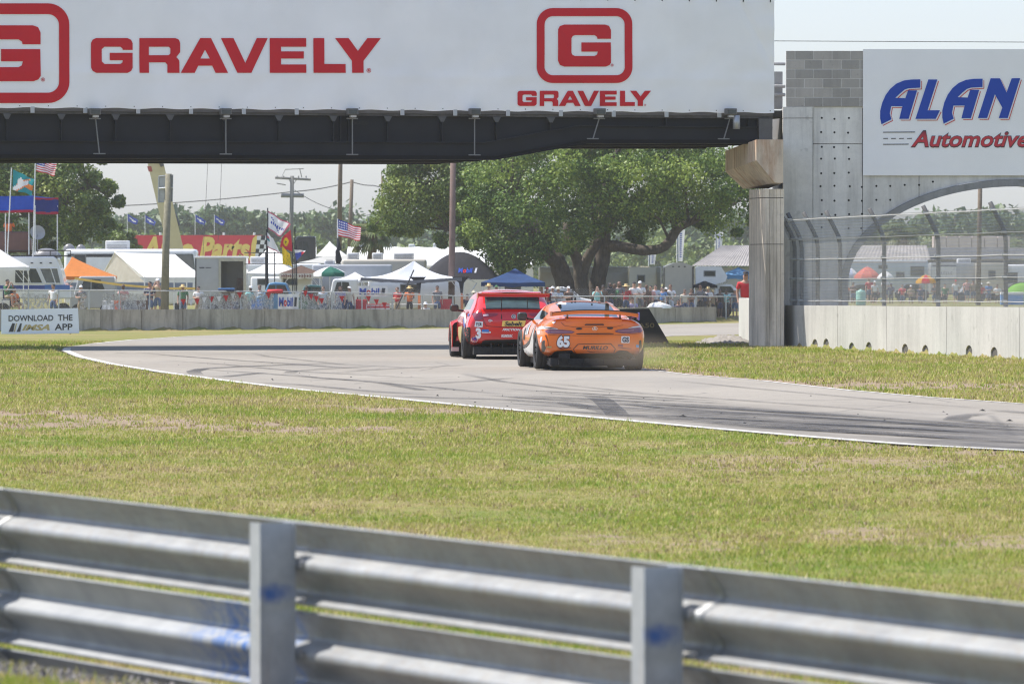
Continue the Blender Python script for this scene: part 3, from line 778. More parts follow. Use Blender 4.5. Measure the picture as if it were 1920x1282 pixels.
def subdiv_shape(vs, fs, step):
    """cut the triangles of a flat shape small so it can follow a slack cloth"""
    vs = list(vs); out = []; stack = [tuple(f) for f in fs]; cache = {}
    def mid(a, b):
        k = (min(a, b), max(a, b))
        if k not in cache: vs.append(((vs[a][0]+vs[b][0])/2, (vs[a][1]+vs[b][1])/2)); cache[k] = len(vs) - 1
        return cache[k]
    for _ in range(6):
        nxt = []; again = False
        for f in stack:
            for i in range(1, len(f) - 1):
                a, b, c = f[0], f[i], f[i+1]
                ls = [math.dist(vs[a], vs[b]), math.dist(vs[b], vs[c]), math.dist(vs[c], vs[a])]
                m = max(ls)
                if m > step:
                    again = True; q = ls.index(m); tri = (a, b, c); p, r, s = tri[q], tri[(q+1) % 3], tri[(q+2) % 3]
                    e = mid(p, r); nxt += [(p, e, s), (e, r, s)]
                else: nxt.append((a, b, c))
        stack = nxt
        if not again: break
    return vs, stack
def ban_print(name, loops_list, tf, mat):
    mb = MB()
    for loops in loops_list:
        vs, fs = shape2d([[tf(x, y) for x, y in lp] for lp in loops]); vs, fs = subdiv_shape(vs, [(f[0], f[2], f[1]) for f in fs], 7)
        mb.add([on_banner(x, y) for x, y in vs], fs)
    return mb.build(name, mat, banner)
ring = [rrect(380, 95, 1422, 912, 175, 9), rrect(465, 183, 1338, 827, 92, 9)]
ring[1] = ring[1][::-1]
t_logo = crop_fn(380, 1422, 95, 912, 1005, 1184, 16.3, 156.5)
ban_print('logo', [ring, [BIG_G]], t_logo, REDPRINT)
ban_print('lettering', list(GL.values()), crop_fn(168, 1628, 997, 1162, 969, 1219, 171, 199.4), REDPRINT)
t_logo2 = crop_fn(380, 1422, 95, 912, -110, 129.5, 7.5, 194)
ban_print('logo', [ring, [BIG_G]], t_logo2, REDPRINT)
ban_print('lettering', list(GL.values()), crop_fn(168, 1628, 997, 1162, 170, 713, 72.5, 137.5), REDPRINT)
for (rx, ry, rr) in ((1146, 123, 2.6), (1208, 197.5, 1.8), (690, 133, 4.2), (80, 150, 3.6)):
    ban_print('registered_mark', [[ell(rx, ry, rr, rr), ell(rx, ry, rr*.78, rr*.78)[::-1]], [[(rx-.4*rr, ry-.5*rr), (rx+.35*rr, ry-.45*rr), (rx+.3*rr, ry+.05*rr), (rx+.5*rr, ry+.5*rr), (rx+.2*rr, ry+.5*rr), (rx-.1*rr, ry+.1*rr), (rx-.15*rr, ry+.5*rr), (rx-.4*rr, ry+.5*rr)]]], lambda x, y: (x, y), REDPRINT)
# ---- floodlights along the girder, each on a long bracket rod
lamp = None
for px in (175, 420, 657, 886, 1120, 1365):
    u = br_u(px); zz = br_z(px, 213); base = BR(u, 0, 0)
    t = thing('floodlight', '', 'floodlight', (base.x, base.y, zz), math.atan2(BX.y, BX.x), 'floodlights along the bridge girder')
    t['label'] = {175: 'floodlight on the bridge girder under the large ring logo', 420: 'floodlight on the bridge girder below the long red word, second from the left', 657: 'floodlight on the girder below the last letters of the long red word',
                  886: 'floodlight on the girder where its lower edge begins to rise', 1120: 'floodlight under the smaller red word and ring logo', 1365: 'floodlight with an extra lamp can beside the bridge column'}[px]
    mb = MB(); mb.bbox((-.13, -.30, -.04), (.13, -.11, .11), .015, 0); mb.build('housing', M('lamp_housing', (.12, .115, .11), .5), t)
    mb = MB(); mb.box((-.10, -.305, -.02), (.10, -.301, .075)); mb.build('lens', GLASSD, t)
    mb = MB(); mb.bbox((-.05, -.26, -.10), (.09, -.12, -.042), .01); mb.build('ballast', M('ballast_zinc', (.48, .47, .46), .5), t)
    mb = MB(); d = .10 if px in (175,) else (-.16 if px > 1100 else .0)
    mb.tube([(.03, -.10, -.08), (.03 + d*.2, -.08, -.2), (.03 + d, -.08, lerp(bot, u) - zz + .10)], .016, 8)
    mb.box((.03 + d - .14, -.09, lerp(bot, u) - zz + .10), (.03 + d + .14, -.06, lerp(bot, u) - zz + .125)); mb.box((-.10, -.10, -.135), (.16, -.03, -.11))
    mb.build('bracket_rod', M('rod_zinc', (.20, .20, .20), .5, metal=.4), t)
    if px == 1365:
        mb = MB(); mb.lathe([(0, -.32), (.085, -.32), (.085, 0), (0, 0)], 14, c=(.14, -.22, -.05)); mb.build('lamp_can', M('can_zinc', (.40, .41, .42), .4, metal=.5), t, True)

# ---- pier: hammerhead cap on a column
pier = thing('bridge_pier', 'concrete bridge column with a rust stained hammerhead cap', 'pier', (PX(1437, 133.5), 133.5, 0))
o0 = Vector(pier.location)
fr = [P(x, y, 132.7) - o0 for x, y in ((1418,262),(1468.5,262),(1468.5,343),(1453,343),(1418,301))]
bk = [P(x, y, 137.0) - o0 for x, y in ((1360,283),(1440,283),(1440,354),(1393,354),(1360,322))]
mb = MB(); n = 5; mb.add(fr + bk, [(0,4,3,2,1),(5,6,7,8,9)] + [(i, (i+1) % n, n+(i+1) % n, n+i) for i in range(n)])
mb.build('pier_cap', CONC_R, pier)
plan = [(5.60,134.5),(5.68,134.06),(5.69,134.05),(5.77,133.58),(5.775,133.56),(5.85,133.1),(5.90,132.93)]      # board marks and a rounded corner
for k in range(5): plan += [(5.93 + .086*k, 132.90 - .004*(k % 2)), (5.93 + .086*k + .078, 132.90 - .004*(k % 2)), (5.93 + .086*k + .082, 132.915)]
plan += [(6.36,132.93),(6.36,138),(5.78,138)]
seams = [-.4, PZ(458, 133), PZ(371, 133), PZ(354, 133)]
for a, b in zip(seams[:-1], seams[1:]):
    mb = MB(); mb.extrude([Vector((x, y, a + .008)) - o0 for x, y in plan], (0, 0, b - a - .016)); mb.build('column_section', CONC_P, pier)
mb = MB(); mb.extrude([Vector((x + (.03 if x < 6 else -.03), y + (.03 if y < 134 else -.03), -.4)) - o0 for x, y in plan], (0, 0, seams[-1] + .35)); mb.build('column_core', CONC_D, pier)

# ---- abutment wall with block parapet and the arched tunnel through it
AD = 134.0
ab = thing('bridge_abutment', 'tall grey concrete abutment wall with an arched tunnel and block parapet', 'abutment', (PX(1468, AD), AD, 0))
a0 = Vector(ab.location)
def A(x, z, d=0): return Vector((x - a0.x, d, z))
XA, XB = PX(1468, AD), PX(2300, AD); ZT = PZ(201, AD); CX, CZ, CRX, CRZ = 11.90, 1.50, 4.15, 2.45
def ez(x): return CZ + CRZ * math.sqrt(max(0, 1 - ((x - CX) / CRX)**2))
x1, x2, x3 = PX(1524, AD), PX(1617, AD), PX(1723, AD)
zj, zk = PZ(270, AD), PZ(222, AD)
g = .007
def slab(name, loops, d0=0.0, th=.35, mat=CONC):
    vs, fs = shape2d(loops); mb = MB()
    mb.add([A(x, z, d0) for x, z in vs], fs)
    for lp in loops: 
        k = len(lp); mb.add([A(x, z, d0) for x, z in lp] + [A(x, z, d0 + th) for x, z in lp], [(i, (i+1) % k, k+(i+1) % k, k+i) for i in range(k)])
    return mb.build(name, mat, ab)
slab('wall_panel', [[(XA, -.3), (x1-g, -.3), (x1-g, zk-g), (XA, zk-g)]], -.035)
slab('wall_panel', [[(XA, zk+g), (x1-g, zk+g), (x1-g, ZT), (XA, ZT)]], -.035)
slab('wall_panel', [[(x1+g, zj+g), (x2-g, zj+g), (x2-g, ZT), (x1+g, ZT)]])
arc = [(CX - CRX*math.cos(a), CZ + CRZ*math.sin(a)) for a in np.linspace(0, PI, 49)]
la = [p for p in arc if p[0] < x2]
slab('wall_panel', [[(x1+g, -.3), (CX-CRX-.001, -.3)] + [p for p in arc if p[0] < x2 - g] + [(x2-g, ez(x2-g)), (x2-g, zj-g), (x1+g, zj-g)]])
slab('wall_panel', [[(x2+g, ez(x2+g))] + [p for p in arc if x2 + g < p[0] < x3 - g] + [(x3-g, ez(x3-g)), (x3-g, ZT), (x2+g, ZT)]])
slab('wall_panel', [[(x3+g, ez(x3+g))] + [p for p in arc if p[0] > x3 + g] + [(CX+CRX+.001, -.3), (XB, -.3), (XB, ZT), (x3+g, ZT)]])
core = [[(XA+.05, -.3), (CX-CRX-.06, -.3)] + [(CX - (CRX+.05)*math.cos(a), CZ + (CRZ+.05)*math.sin(a)) for a in np.linspace(0, PI, 49)] + [(CX+CRX+.06, -.3), (XB-.02, -.3), (XB-.02, ZT-.02), (XA+.05, ZT-.02)]]
slab('wall_core', core, .05, 6.6, M('wall_core_grey', (.16, .155, .15), .9))  # darker grey core, seen in the joints between the panels
# corrugated steel lining of the tunnel
V, fs = [], []; na, nd = 48, 84
for i in range(nd + 1):
    d = .12 + 6.6 * i / nd; r = -.03 + .028 * math.sin(i * PI / 2 + .4)
    for j in range(na + 1):
        a = PI * (j - 1) / (na - 2); V.append(A(CX - (CRX + r)*math.cos(min(max(a, 0), PI)), CZ + (CRZ + r)*math.sin(a) if 0 < j < na else -.3, d))
fs = [(i*(na+1)+j, i*(na+1)+j+1, (i+1)*(na+1)+j+1, (i+1)*(na+1)+j) for i in range(nd) for j in range(na)]
link('tunnel_lining', np_mesh('tunnel_lining', np.array([tuple(p) for p in V]), np.array(fs), M('corrugated_zinc', (.30, .30, .29), .55, metal=.2, var=.3)), ab)
mb = MB()
for j in range(48):
    q = []
    for a in (PI*j/48, PI*(j+1)/48):
        for r, d in ((-.005, -.06), (-.17, -.06), (-.17, .30), (-.005, .30)): q.append(A(CX - (CRX + r)*math.cos(a), CZ + (CRZ + r)*math.sin(a), d))
    mb.add(q, [(0,4,5,1),(1,5,6,2),(2,6,7,3)])
for sx in (-1, 1):
    xa_, xb_ = sorted((CX + sx*(CRX-.17), CX + sx*(CRX-.005))); mb.box(A(xa_, -.3, -.06), A(xb_, CZ - .002, .30))
mb.build('arch_rim', concrete('rim_concrete', (.30, .30, .30), .3, 1), ab)
# tie holes left by the formwork
mb = MB()
for px in (1540, 1565, 1591, 1616):
    for py in (222.5, 249, 276, 298, 324, 350, 376, 402, 428):
        if px == 1616 and py < 332: continue
        x, z = PX(px, AD) + RS.normal(0, .01), PZ(py, AD) + RS.normal(0, .01)
        if abs(x - CX) < CRX + .12 and z < ez(x) + .15: continue
        mb.add([A(x + .026*math.cos(k*PI/4), z + .026*math.sin(k*PI/4), -.003) for k in range(8)], [tuple(range(8))])
for px, py in ((1643,349),(1669,349),(1696,347),(1723,347),(1749,341),(1643,375),(1669,375)):
    x, z = PX(px, AD), PZ(py, AD); mb.add([A(x + .026*math.cos(k*PI/4), z + .026*math.sin(k*PI/4), -.003) for k in range(8)], [tuple(range(8))])
mb.build('tie_hole', BLACKM, ab)['kind'] = 'stuff'
# block parapet
BLK = [concrete('concrete_block_%s' % n, c, .15, 2.2, blotch=.12) for n, c in (('grey', (.40, .375, .345)), ('pale', (.45, .42, .385)), ('dark', (.35, .33, .305)))]
bz0, bz1 = ZT + .004, PZ(95.5, AD); rh = (bz1 - bz0) / 6; bl = .436
xl, xr = PX(1473, AD), PX(1617, AD)
mb = MB(); mb.box(A(xl + .01, bz0, -.024), A(PX(2290, AD), bz1 - .012, .19)); mb.build('mortar', M('mortar', (.56, .54, .51), .9), ab)
for r in range(6):
    x = xl - (.218 if r % 2 else 0) - .0
    z = bz0 + r * rh
    while x < xr - .02:
        a, b = max(x, xl) + .010, min(x + bl, xr + .3) - .010
        if b - a > .03:
            pr = RS.uniform(-.004, .004); mb = MB(); mb.box(A(a, z + .010, -.031 + pr), A(b, z + rh - .010, -.0245)); mb.build('block', BLK[RS.randint(3)], ab)
        x += bl
# ---- banner on the abutment
ALAN_M = fabric('abutment_vinyl', (.85, .84, .84), .0, .04, .6, .10)
al = thing('abutment_banner', 'large white banner with blue and red lettering on the abutment wall above the arch', 'banner', (PX(1617.5, AD), AD - .05, 0))
q0 = Vector(al.location)
y_t, y_b = PZ(93, AD), PZ(329.5, AD); ax0, ax1 = PX(1617.5, AD), PX(2260, AD)
def al_d(x, z): return .004*math.sin(x*3.1 + z*1.7) + .003*math.sin(z*6 - x)
nx, nz = 90, 30; V = [(ax0 + (ax1-ax0)*i/nx - q0.x, al_d(ax0 + (ax1-ax0)*i/nx, y_b + (y_t-y_b)*j/nz), y_b + (y_t-y_b)*j/nz) for i in range(nx+1) for j in range(nz+1)]
link('cloth', np_mesh('cloth', np.array(V), np.array([(i*(nz+1)+j, (i+1)*(nz+1)+j, (i+1)*(nz+1)+j+1, i*(nz+1)+j+1) for i in range(nx) for j in range(nz)]), ALAN_M, None, True), al)
def al_print(name, loops_list, mat, lift, tf=lambda x, y: (1640 + x/6.857, 120 + y/6.857), raw=None):
    mb = MB()
    for loops in loops_list:
        vs, fs = shape2d([[tf(x, y) for x, y in lp] for lp in loops]); mb.add([Vector((PX(x, AD) - q0.x, -.008 - lift, PZ(y, AD))) for x, y in vs], [(f[0], f[2], f[1]) for f in fs])
    for vs, fs in (raw or []): mb.add([Vector((PX(x, AD) - q0.x, -.008 - lift, PZ(y, AD))) for x, y in vs], fs)
    return mb.build(name, mat, al)
LA = [(82,780),(66,700),(66,610),(92,505),(135,408),(195,325),(275,258),(370,218),(470,205),(582,203),(582,310),(430,318),(380,335),(320,385),(262,440),(390,445),(425,345),(540,345),(432,710),(312,710),(352,548),(208,548),(190,640),(212,715)]
LL = [(685,205),(800,205),(675,600),(835,600),(780,710),(520,710)]
LN = [(1485,190),(1605,190),(1690,370),(1755,190),(1865,188),(1705,700),(1590,700),(1635,565),(1540,395),(1440,700),(1322,700)]
LA2 = [(x + 799, y - 8) for x, y in LA]
off = lambda lp, d: [(x + d, y + d) for x, y in lp]
al_print('letter_shadow', [[off(l, 21)] for l in (LA, LL, LA2, LN)], REDPRINT, 0)
al_print('letter_outline', [[off(l, 13)] for l in (LA, LL, LA2, LN)], M('banner_white_print', (.66, .66, .68), .6, var=.03), .003)
al_print('letter', [[l] for l in (LA, LL, LA2, LN)], BLUEPRINT, .006)
def fade_red():
    t = NT('red_fading_to_dark'); z = t.n('SeparateXYZ'); t.l(t.coord('Object'), z.inputs[0])
    a, b = PZ(270, AD), PZ(242, AD)
    f = t.math('DIVIDE', t.math('SUBTRACT', z.outputs['Z'], a), b - a)
    t.set(Base_Color=t.ramp(f, [(.45, (.50, .025, .04)), (1.0, (.05, .012, .03))]), Roughness=.6); return t.mat
vs, fs = fit_text('Automotive', 1708, 1927, -274.5, -246.5, .018, .28)
al_print('lettering', [], fade_red(), .005, raw=[([(x, -y) for x, y in vs], fs)])
vs2, fs2 = fit_text('Automotive', 1706.6, 1928.4, -275.6, -245.6, .034, .28)
al_print('lettering_edge', [], DARKPRINT, .002, raw=[([(x, -y) for x, y in vs2], fs2)])
al_print('road_lines', [[[(104,876),(518,873),(512,884),(104,887)]], [[(104,1031),(436,1029),(430,1040),(104,1042)]]] + [[[(x,957),(x+62,955),(x+62,965),(x,967)]] for x in (106, 208, 310, 412)], DARKPRINT, .002)

# ---- white concrete barrier with catch fencing
WB_A = Vector((6.42, 133.9, 0)); WB_B = Vector((PX(1920, 115), 115, 0)); WT = (WB_B - WB_A).normalized(); WN = Vector((WT.y, -WT.x, 0))
def wb_u(px): k = (px - 960) / F; return (k * WB_A.y - WB_A.x) / (WT.x - k * WT.y)
def WBP(u, d, z): p = WB_A + WT * u - Vector((-WT.y, WT.x, 0)) * 0 + WN * d; return Vector((p.x, p.y, z))
WHITEC = concrete('white_barrier_concrete', (.52, .51, .475), .20, .9, blotch=.14)
barrier = thing('white_barrier', 'white precast concrete barrier wall below the catch fence on the right', 'barrier')
sgn = -1 if WN.x > 0 else 1       # WN must point to the track (left)
TR = WN * sgn
def WBQ(u, d, z): p = WB_A + WT * u + TR * d; return Vector((p.x, p.y, z))
joints = [wb_u(1472), wb_u(1507), wb_u(1570), wb_u(1662), wb_u(1775), wb_u(1912), wb_u(2090), wb_u(2300)]; joints += [joints[-1] + 5.4, joints[-1] + 10.8, joints[-1] + 16.2]
notch_px = (1528, 1549, 1597, 1629, 1697, 1735, 1817, 1864, 1990, 2040)
def wtop(u): return .985 + .0045 * u
for a, b in zip(joints[:-1], joints[1:]):
    a += .012; b -= .012
    lp = [(a, -.35)]
    for npx in notch_px:
        c = wb_u(npx); wd = .24
        if a < c < b:
            h = .16 + RS.uniform(-.02, .05); zb = float(zg(WBQ(c, .1, 0).x, WBQ(c, .1, 0).y))
            lp += [(c - wd, -.35), (c - wd, zb + h - .05), (c - wd*.6, zb + h + .02), (c, zb + h + .05), (c + wd*.6, zb + h + .02), (c + wd, zb + h - .05), (c + wd, -.35)]
    lp += [(b, -.35), (b, wtop(b)), (a, wtop(a))]
    vs, fs = shape2d([lp]); mb = MB()
    mb.add([WBQ(u, 0, z) for u, z in vs], fs); mb.add([WBQ(u, -.28, z) for u, z in vs], [(f[0], f[2], f[1]) for f in fs])
    k = len(lp); mb.add([WBQ(u, 0, z) for u, z in lp] + [WBQ(u, -.28, z) for u, z in lp], [(i, (i+1) % k, k+(i+1) % k, k+i) for i in range(k)])
    mb.build('barrier_panel', WHITEC, barrier)
mb = MB(); mb.extrude([WBQ(joints[0], -.03, -.35), WBQ(joints[-1], -.03, -.35), WBQ(joints[-1], -.2, -.35), WBQ(joints[0], -.2, -.35)], (0, 0, 1.25)); mb.build('joint_filler', M('joint_dark', (.10, .095, .085), .9), barrier)
end = thing('barrier_end', 'short end of pale concrete barrier standing just behind the bridge column', 'barrier')
mb = MB(); a, b = P(1388, 560, 148), Vector((6.2, 138.5, 0))
mb.extrude([Vector((a.x, 149, -.35)), Vector((a.x + .02, 148, -.35)), Vector((b.x, b.y, -.35)), Vector((b.x + .5, b.y, -.35)), Vector((a.x + .6, 149, -.35))], (0, 0, 1.42)); mb.build('barrier_panel', WHITEC, end)

# catch fence: bent posts, cables and chain-link
def chain(name, path, prof, pitch, half, r, mat, parent):
    """woven wire on a sheet: path(s) gives the foot and outward direction, prof(t) gives (outward, height)"""
    Ln, T = path['len'], prof['len']
    nw, nt = int(Ln / pitch), int(T / half)
    i = np.arange(nw + 1)[:, None]; j = np.arange(nt + 1)[None, :]
    s = i * pitch + np.where(j % 2 == 0, -.5, .5) * pitch * .98 + 0*j; t = j * half + 0*i
    s = np.clip(s, 0, Ln); o, z = prof['f'](t)
    fx, fy, ox, oy, fz = path['f'](s)
    pos = np.stack([fx + ox*o, fy + oy*o, fz + z], -1)
    offs = np.array([[0, 0, 0], [0, 0, 0], [0, 0, 0]], float); tx, ty = path['t']
    nrm = np.array([ty, -tx, 0.]); tan = np.array([tx, ty, 0.])
    tri = np.stack([nrm*r, -nrm*r*.5 + tan*r*.87, -nrm*r*.5 - tan*r*.87])
    pos = pos + nrm * r * np.where(j % 2 == 0, 1, -1)[..., None]
    V = (pos[:, :, None, :] + tri[None, None]).reshape(-1, 3)
    idx = (np.arange(nw+1)[:, None]*(nt+1) + np.arange(nt)[None]) * 3
    fs = [np.stack([idx+a, idx+b, idx+3+b, idx+3+a], -1).reshape(-1, 4) for a, b in ((0,1),(1,2),(2,0))]
    o = link(name, np_mesh(name, V, np.concatenate(fs), mat), parent); o['kind'] = 'stuff'; return o
cf = thing('catch_fence', 'tall galvanised chain-link catch fence with bent posts on the white barrier', 'fence')
def cf_prof(t): 
    o = np.where(t < 1.52, 0, (t - 1.52) * .46); z = np.where(t < 1.52, t, 1.52 + (t - 1.52) * .86); return o - .12, z + .98
fl_len = joints[-1] - joints[0]
def cf_path(s):
    u = joints[0] + s; p = WB_A; z = .0045 * u
    return p.x + WT.x*u, p.y + WT.y*u, TR.x + 0*u, TR.y + 0*u, z
WIRE_M = M('fence_wire', (.46, .46, .455), .5, metal=.1, var=.15)
chain('chain_mesh', {'len': fl_len, 'f': cf_path, 't': (WT.x, WT.y)}, {'len': 2.12, 'f': cf_prof},  .066, .037, .0047, WIRE_M, cf)
POSTZ = M('fence_post_zinc', (.10, .10, .10), .6, metal=.1, var=.25)
def cpt(u, t, dd=0):
    o, z = cf_prof(np.array(t)); p = WBQ(u, float(o) + dd, float(z) + .0045*u); return p
for k, px in enumerate((1476, 1489, 1519, 1561, 1643, 1744, 1870, 2030, 2240, -1, -2, -3)):
    u = wb_u(px) if px > 0 else joints[-4] + 4.6*-px; mb = MB(); d = -.06
    mb.tube([cpt(u, -.3, d), cpt(u, .8, d), cpt(u, 1.35, d), cpt(u, 1.56, d + .01), cpt(u, 1.75, d), cpt(u, 2.26, d)], .048, 8)
    o = mb.build('fence_post', POSTZ, cf, True)
    for t in (.12, .62, 1.08, 1.55, 2.08):
        p = cpt(u, t, -.03); cb = MB(); cb.box((p.x-.05, p.y-.06, p.z-.03), (p.x+.05, p.y+.06, p.z+.03)); cb.build('clamp', STEEL, o)
for t, r in ((.12, .010), (.62, .008), (1.08, .011), (1.55, .011), (2.08, .011)):
    mb = MB(); us = np.linspace(joints[0], joints[-1], 40)
    mb.tube([cpt(u, t, .015) + Vector((0, 0, -.015*math.sin((u*.9) % PI))) for u in us], r, 5); mb.build('cable', M('cable_zinc', (.55, .55, .54), .4, metal=.4), cf)
# ================================================================== RACING CARS
def evaluated(o):
    dg = bpy.context.evaluated_depsgraph_get(); dg.update()
    return bpy.data.meshes.new_from_object(o.evaluated_get(dg))
def loft_body(name, secs, mats, mat_of, arches, creases=()):
    """secs: (y, [(z, half width) x7], top z) from the tail to the nose"""
    V, Fc, Mi = [], [], []
    for y, pr, zt in secs:
        half = [(0, pr[0][0])] + [(wd, z) for z, wd in pr] + [(0, zt)]
        ring = [(x, y, z) for x, z in half] + [(-x, y, z) for x, z in reversed(half[1:-1])]
        V += ring
    n = 16; ns = len(secs)
    for s in range(ns - 1):
        for i in range(n):
            j = (i + 1) % n; Fc.append((s*n+i, s*n+j, (s+1)*n+j, (s+1)*n+i)); k = i if i < 8 else 15 - i
            Mi.append(mat_of(k, .5 * (secs[s][0] + secs[s+1][0])))
    for s, fl in ((0, True), (ns - 1, False)):
        b = s*n
        for i in range(0, 8):
            q = [b+i, b+i+1, b+(n-i-1) % n, b+(n-i) % n] if i else [b, b+1, b+n-1]
            if i == 7: q = [b+7, b+8, b+9]
            q = list(dict.fromkeys(q)); Fc.append(tuple(q if not fl else q[::-1])); Mi.append(0)
    me = bpy.data.meshes.new(name); me.from_pydata(V, [], Fc)
    for m in mats: me.materials.append(m)
    me.polygons.foreach_set('material_index', Mi); me.update()
    bm = bmesh.new(); bm.from_mesh(me); bmesh.ops.recalc_face_normals(bm, faces=bm.faces[:]); bm.to_mesh(me); bm.free()
    o = bpy.data.objects.new(name, me); COL.objects.link(o)
    sb = o.modifiers.new('s', 'SUBSURF'); sb.levels = 3; sb.render_levels = 3
    cut = []
    for (x, y, z, r, wd) in arches:
        mb = MB(); mb.lathe([(0, 0), (r, 0), (r, wd), (0, wd)], 40, axis='x'); c = mb.build('cutter', mats[-1], loc=(x, y, z))
        b = bmesh.new(); b.from_mesh(c.data); bmesh.ops.remove_doubles(b, verts=b.verts[:], dist=1e-5); bmesh.ops.recalc_face_normals(b, faces=b.faces[:]); b.to_mesh(c.data); b.free()
        m = o.modifiers.new('b', 'BOOLEAN'); m.object = c; m.operation = 'DIFFERENCE'; m.solver = 'EXACT'
        try: m.material_mode = 'TRANSFER'
        except Exception: pass
        cut.append(c)
    res = evaluated(o); res.name = name
    bpy.data.objects.remove(o)
    for c in cut: bpy.data.objects.remove(c)
    res.polygons.foreach_set('use_smooth', [True] * len(res.polygons))
    return res
class Skin:
    """puts flat shapes on a body, seen square from the place the photo was taken"""
    def __init__(s, me, yaw, root, parent):
        s.bvh = BVHTree.FromPolygons([v.co for v in me.vertices], [tuple(p.vertices) for p in me.polygons])
        s.dir = Vector((math.sin(yaw), math.cos(yaw), 0)); s.parent = parent
    def hit(s, x, z, lift):
        o = Vector((x, 0, z)) - s.dir * 3; h = s.bvh.ray_cast(o, s.dir)
        if h[0] is None:
            h2 = s.bvh.find_nearest(Vector((x, .1, z))); p = h2[0]; return Vector((p.x, p.y, z)) - s.dir * lift
        return h[0] - s.dir * lift
    def shapes(s, name, parts, mat, lift=.006, step=.05, thick=0):
        mb = MB()
        for vs, fs in parts:
            vs, fs = subdiv_shape(vs, fs, step); mb.add([s.hit(x, z, lift) for x, z in vs], fs)
        return mb.build(name, mat, s.parent)
    def loops(s, name, loops_list, mat, lift=.006, step=.05): return s.shapes(name, [shape2d(l) for l in loops_list], mat, lift, step)
    def text(s, name, body, x0, x1, z0, z1, mat, lift=.009, bold=.02, shear=0):
        return s.shapes(name, [fit_text(body, x0, x1, z0, z1, bold, shear)], mat, lift, .08)
def wheel(parent, x, y, R, wd, rim_mat, side):
    mb = MB(); h = wd / 2
    prof = [(R*.66, -h*.86), (R*.80, -h), (R*.95, -h*.97), (R, -h*.8), (R*1.0, -h*.3), (R*.995, -h*.28), (R*.995, -h*.2), (R, -h*.18), (R, h*.18), (R*.995, h*.2), (R*.995, h*.28), (R, h*.3), (R, h*.8), (R*.95, h*.97), (R*.80, h), (R*.66, h*.86)]
    mb.lathe(prof, 44, axis='x'); w_ = mb.build('wheel', RUBBER, parent, True, (x, y, R - .004))
    rb = MB(); rb.lathe([(R*.68, -h*.8), (R*.68, h*.8)], 36, axis='x'); xx = side * h * .74
    for k in range(10):
        a = 2*PI*k/10
        for da in (-.11, .11):
            c, s = math.cos(a), math.sin(a); c2, s2 = math.cos(a + da), math.sin(a + da)
            rb.tube([(xx*.75, c*R*.1, s*R*.1), (xx, c2*R*.4, s2*R*.4), (xx, c2*R*.67, s2*R*.67)], R*.035, 5)
    rb.lathe([(0, xx*.9), (R*.14, xx*.9), (R*.16, xx*.6)], 16, axis='x'); rb.lathe([(R*.44, xx*.25), (0, xx*.25)], 24, axis='x')
    rb.build('rim', rim_mat, w_, True); return w_

# ------------------------------------------------------------------ orange coupe
ORANGE = paint('orange_car_paint', (.84, .165, .008), .2); DARKIN = M('wheel_well', (.008, .008, .008), .9)
CARB = M('carbon_black', (.016, .016, .017), .35, var=.3, scale=8)
RIMD = M('dark_rim', (.06, .06, .065), .4, metal=.6)
LAMPR = M('red_lens', (.16, .012, .030), .12, coat=.6, spec=.8); LAMPP = M('purple_red_lens', (.17, .035, .085), .1, coat=.8, spec=.8)
CHROME = M('chrome', (.72, .72, .72), .15, metal=.9, var=.05)
SILVERC = M('silver_wrap', (.62, .62, .60), .35, coat=.4)
yawO = math.radians(6.3)
so = [(-.005,[(.38,.55),(.44,.70),(.60,.78),(.78,.74),(.86,.69),(.885,.6),(.893,.5)],.90),
      (.06,[(.30,.74),(.40,.86),(.62,.905),(.79,.865),(.89,.78),(.925,.68),(.94,.55)],.948),
      (.25,[(.25,.82),(.38,.92),(.62,.955),(.80,.92),(.90,.80),(.928,.68),(.942,.58)],.948),
      (.58,[(.20,.86),(.35,.955),(.62,.985),(.80,.955),(.905,.82),(.935,.69),(.955,.58)],.962),
      (.95,[(.19,.86),(.35,.965),(.62,.995),(.80,.965),(.905,.82),(.975,.69),(1.045,.57)],1.06),
      (1.3,[(.18,.87),(.32,.95),(.6,.975),(.78,.945),(.90,.81),(1.02,.70),(1.12,.57)],1.142),
      (1.65,[(.17,.88),(.3,.93),(.57,.955),(.76,.93),(.89,.81),(1.05,.71),(1.175,.57)],1.205),
      (2.0,[(.16,.88),(.3,.92),(.55,.945),(.75,.915),(.885,.81),(1.07,.715),(1.215,.58)],1.252),
      (2.35,[(.15,.88),(.3,.92),(.55,.94),(.75,.91),(.88,.81),(1.07,.715),(1.225,.58)],1.27),
      (2.7,[(.15,.88),(.3,.92),(.55,.945),(.75,.915),(.88,.81),(1.04,.715),(1.18,.575)],1.23),
      (3.1,[(.15,.88),(.3,.93),(.55,.955),(.74,.925),(.87,.80),(.97,.71),(1.05,.56)],1.075),
      (3.45,[(.15,.88),(.32,.955),(.57,.975),(.74,.935),(.85,.80),(.88,.68),(.89,.5)],.90),
      (3.85,[(.15,.86),(.32,.94),(.55,.965),(.70,.92),(.80,.76),(.83,.6),(.84,.4)],.85),
      (4.25,[(.17,.78),(.3,.88),(.48,.90),(.60,.84),(.69,.7),(.73,.55),(.74,.4)],.75),
      (4.5,[(.2,.5),(.3,.6),(.45,.65),(.54,.6),(.59,.5),(.61,.4),(.62,.3)],.63)]
def mo(k, y):
    if k == 7 and .60 < y < 1.85: return 1
    if k == 5 and 1.35 < y < 3.0: return 1
    if k == 7 and 2.7 < y < 3.3: return 1
    return 0
oc = thing('racing_car', 'orange and white racing coupe with number 65 and a rear wing, on the track', 'racing car', (PX(1114.5, 103.2), 103.2, .012), yawO)
oc.rotation_euler = (0, .012, yawO)
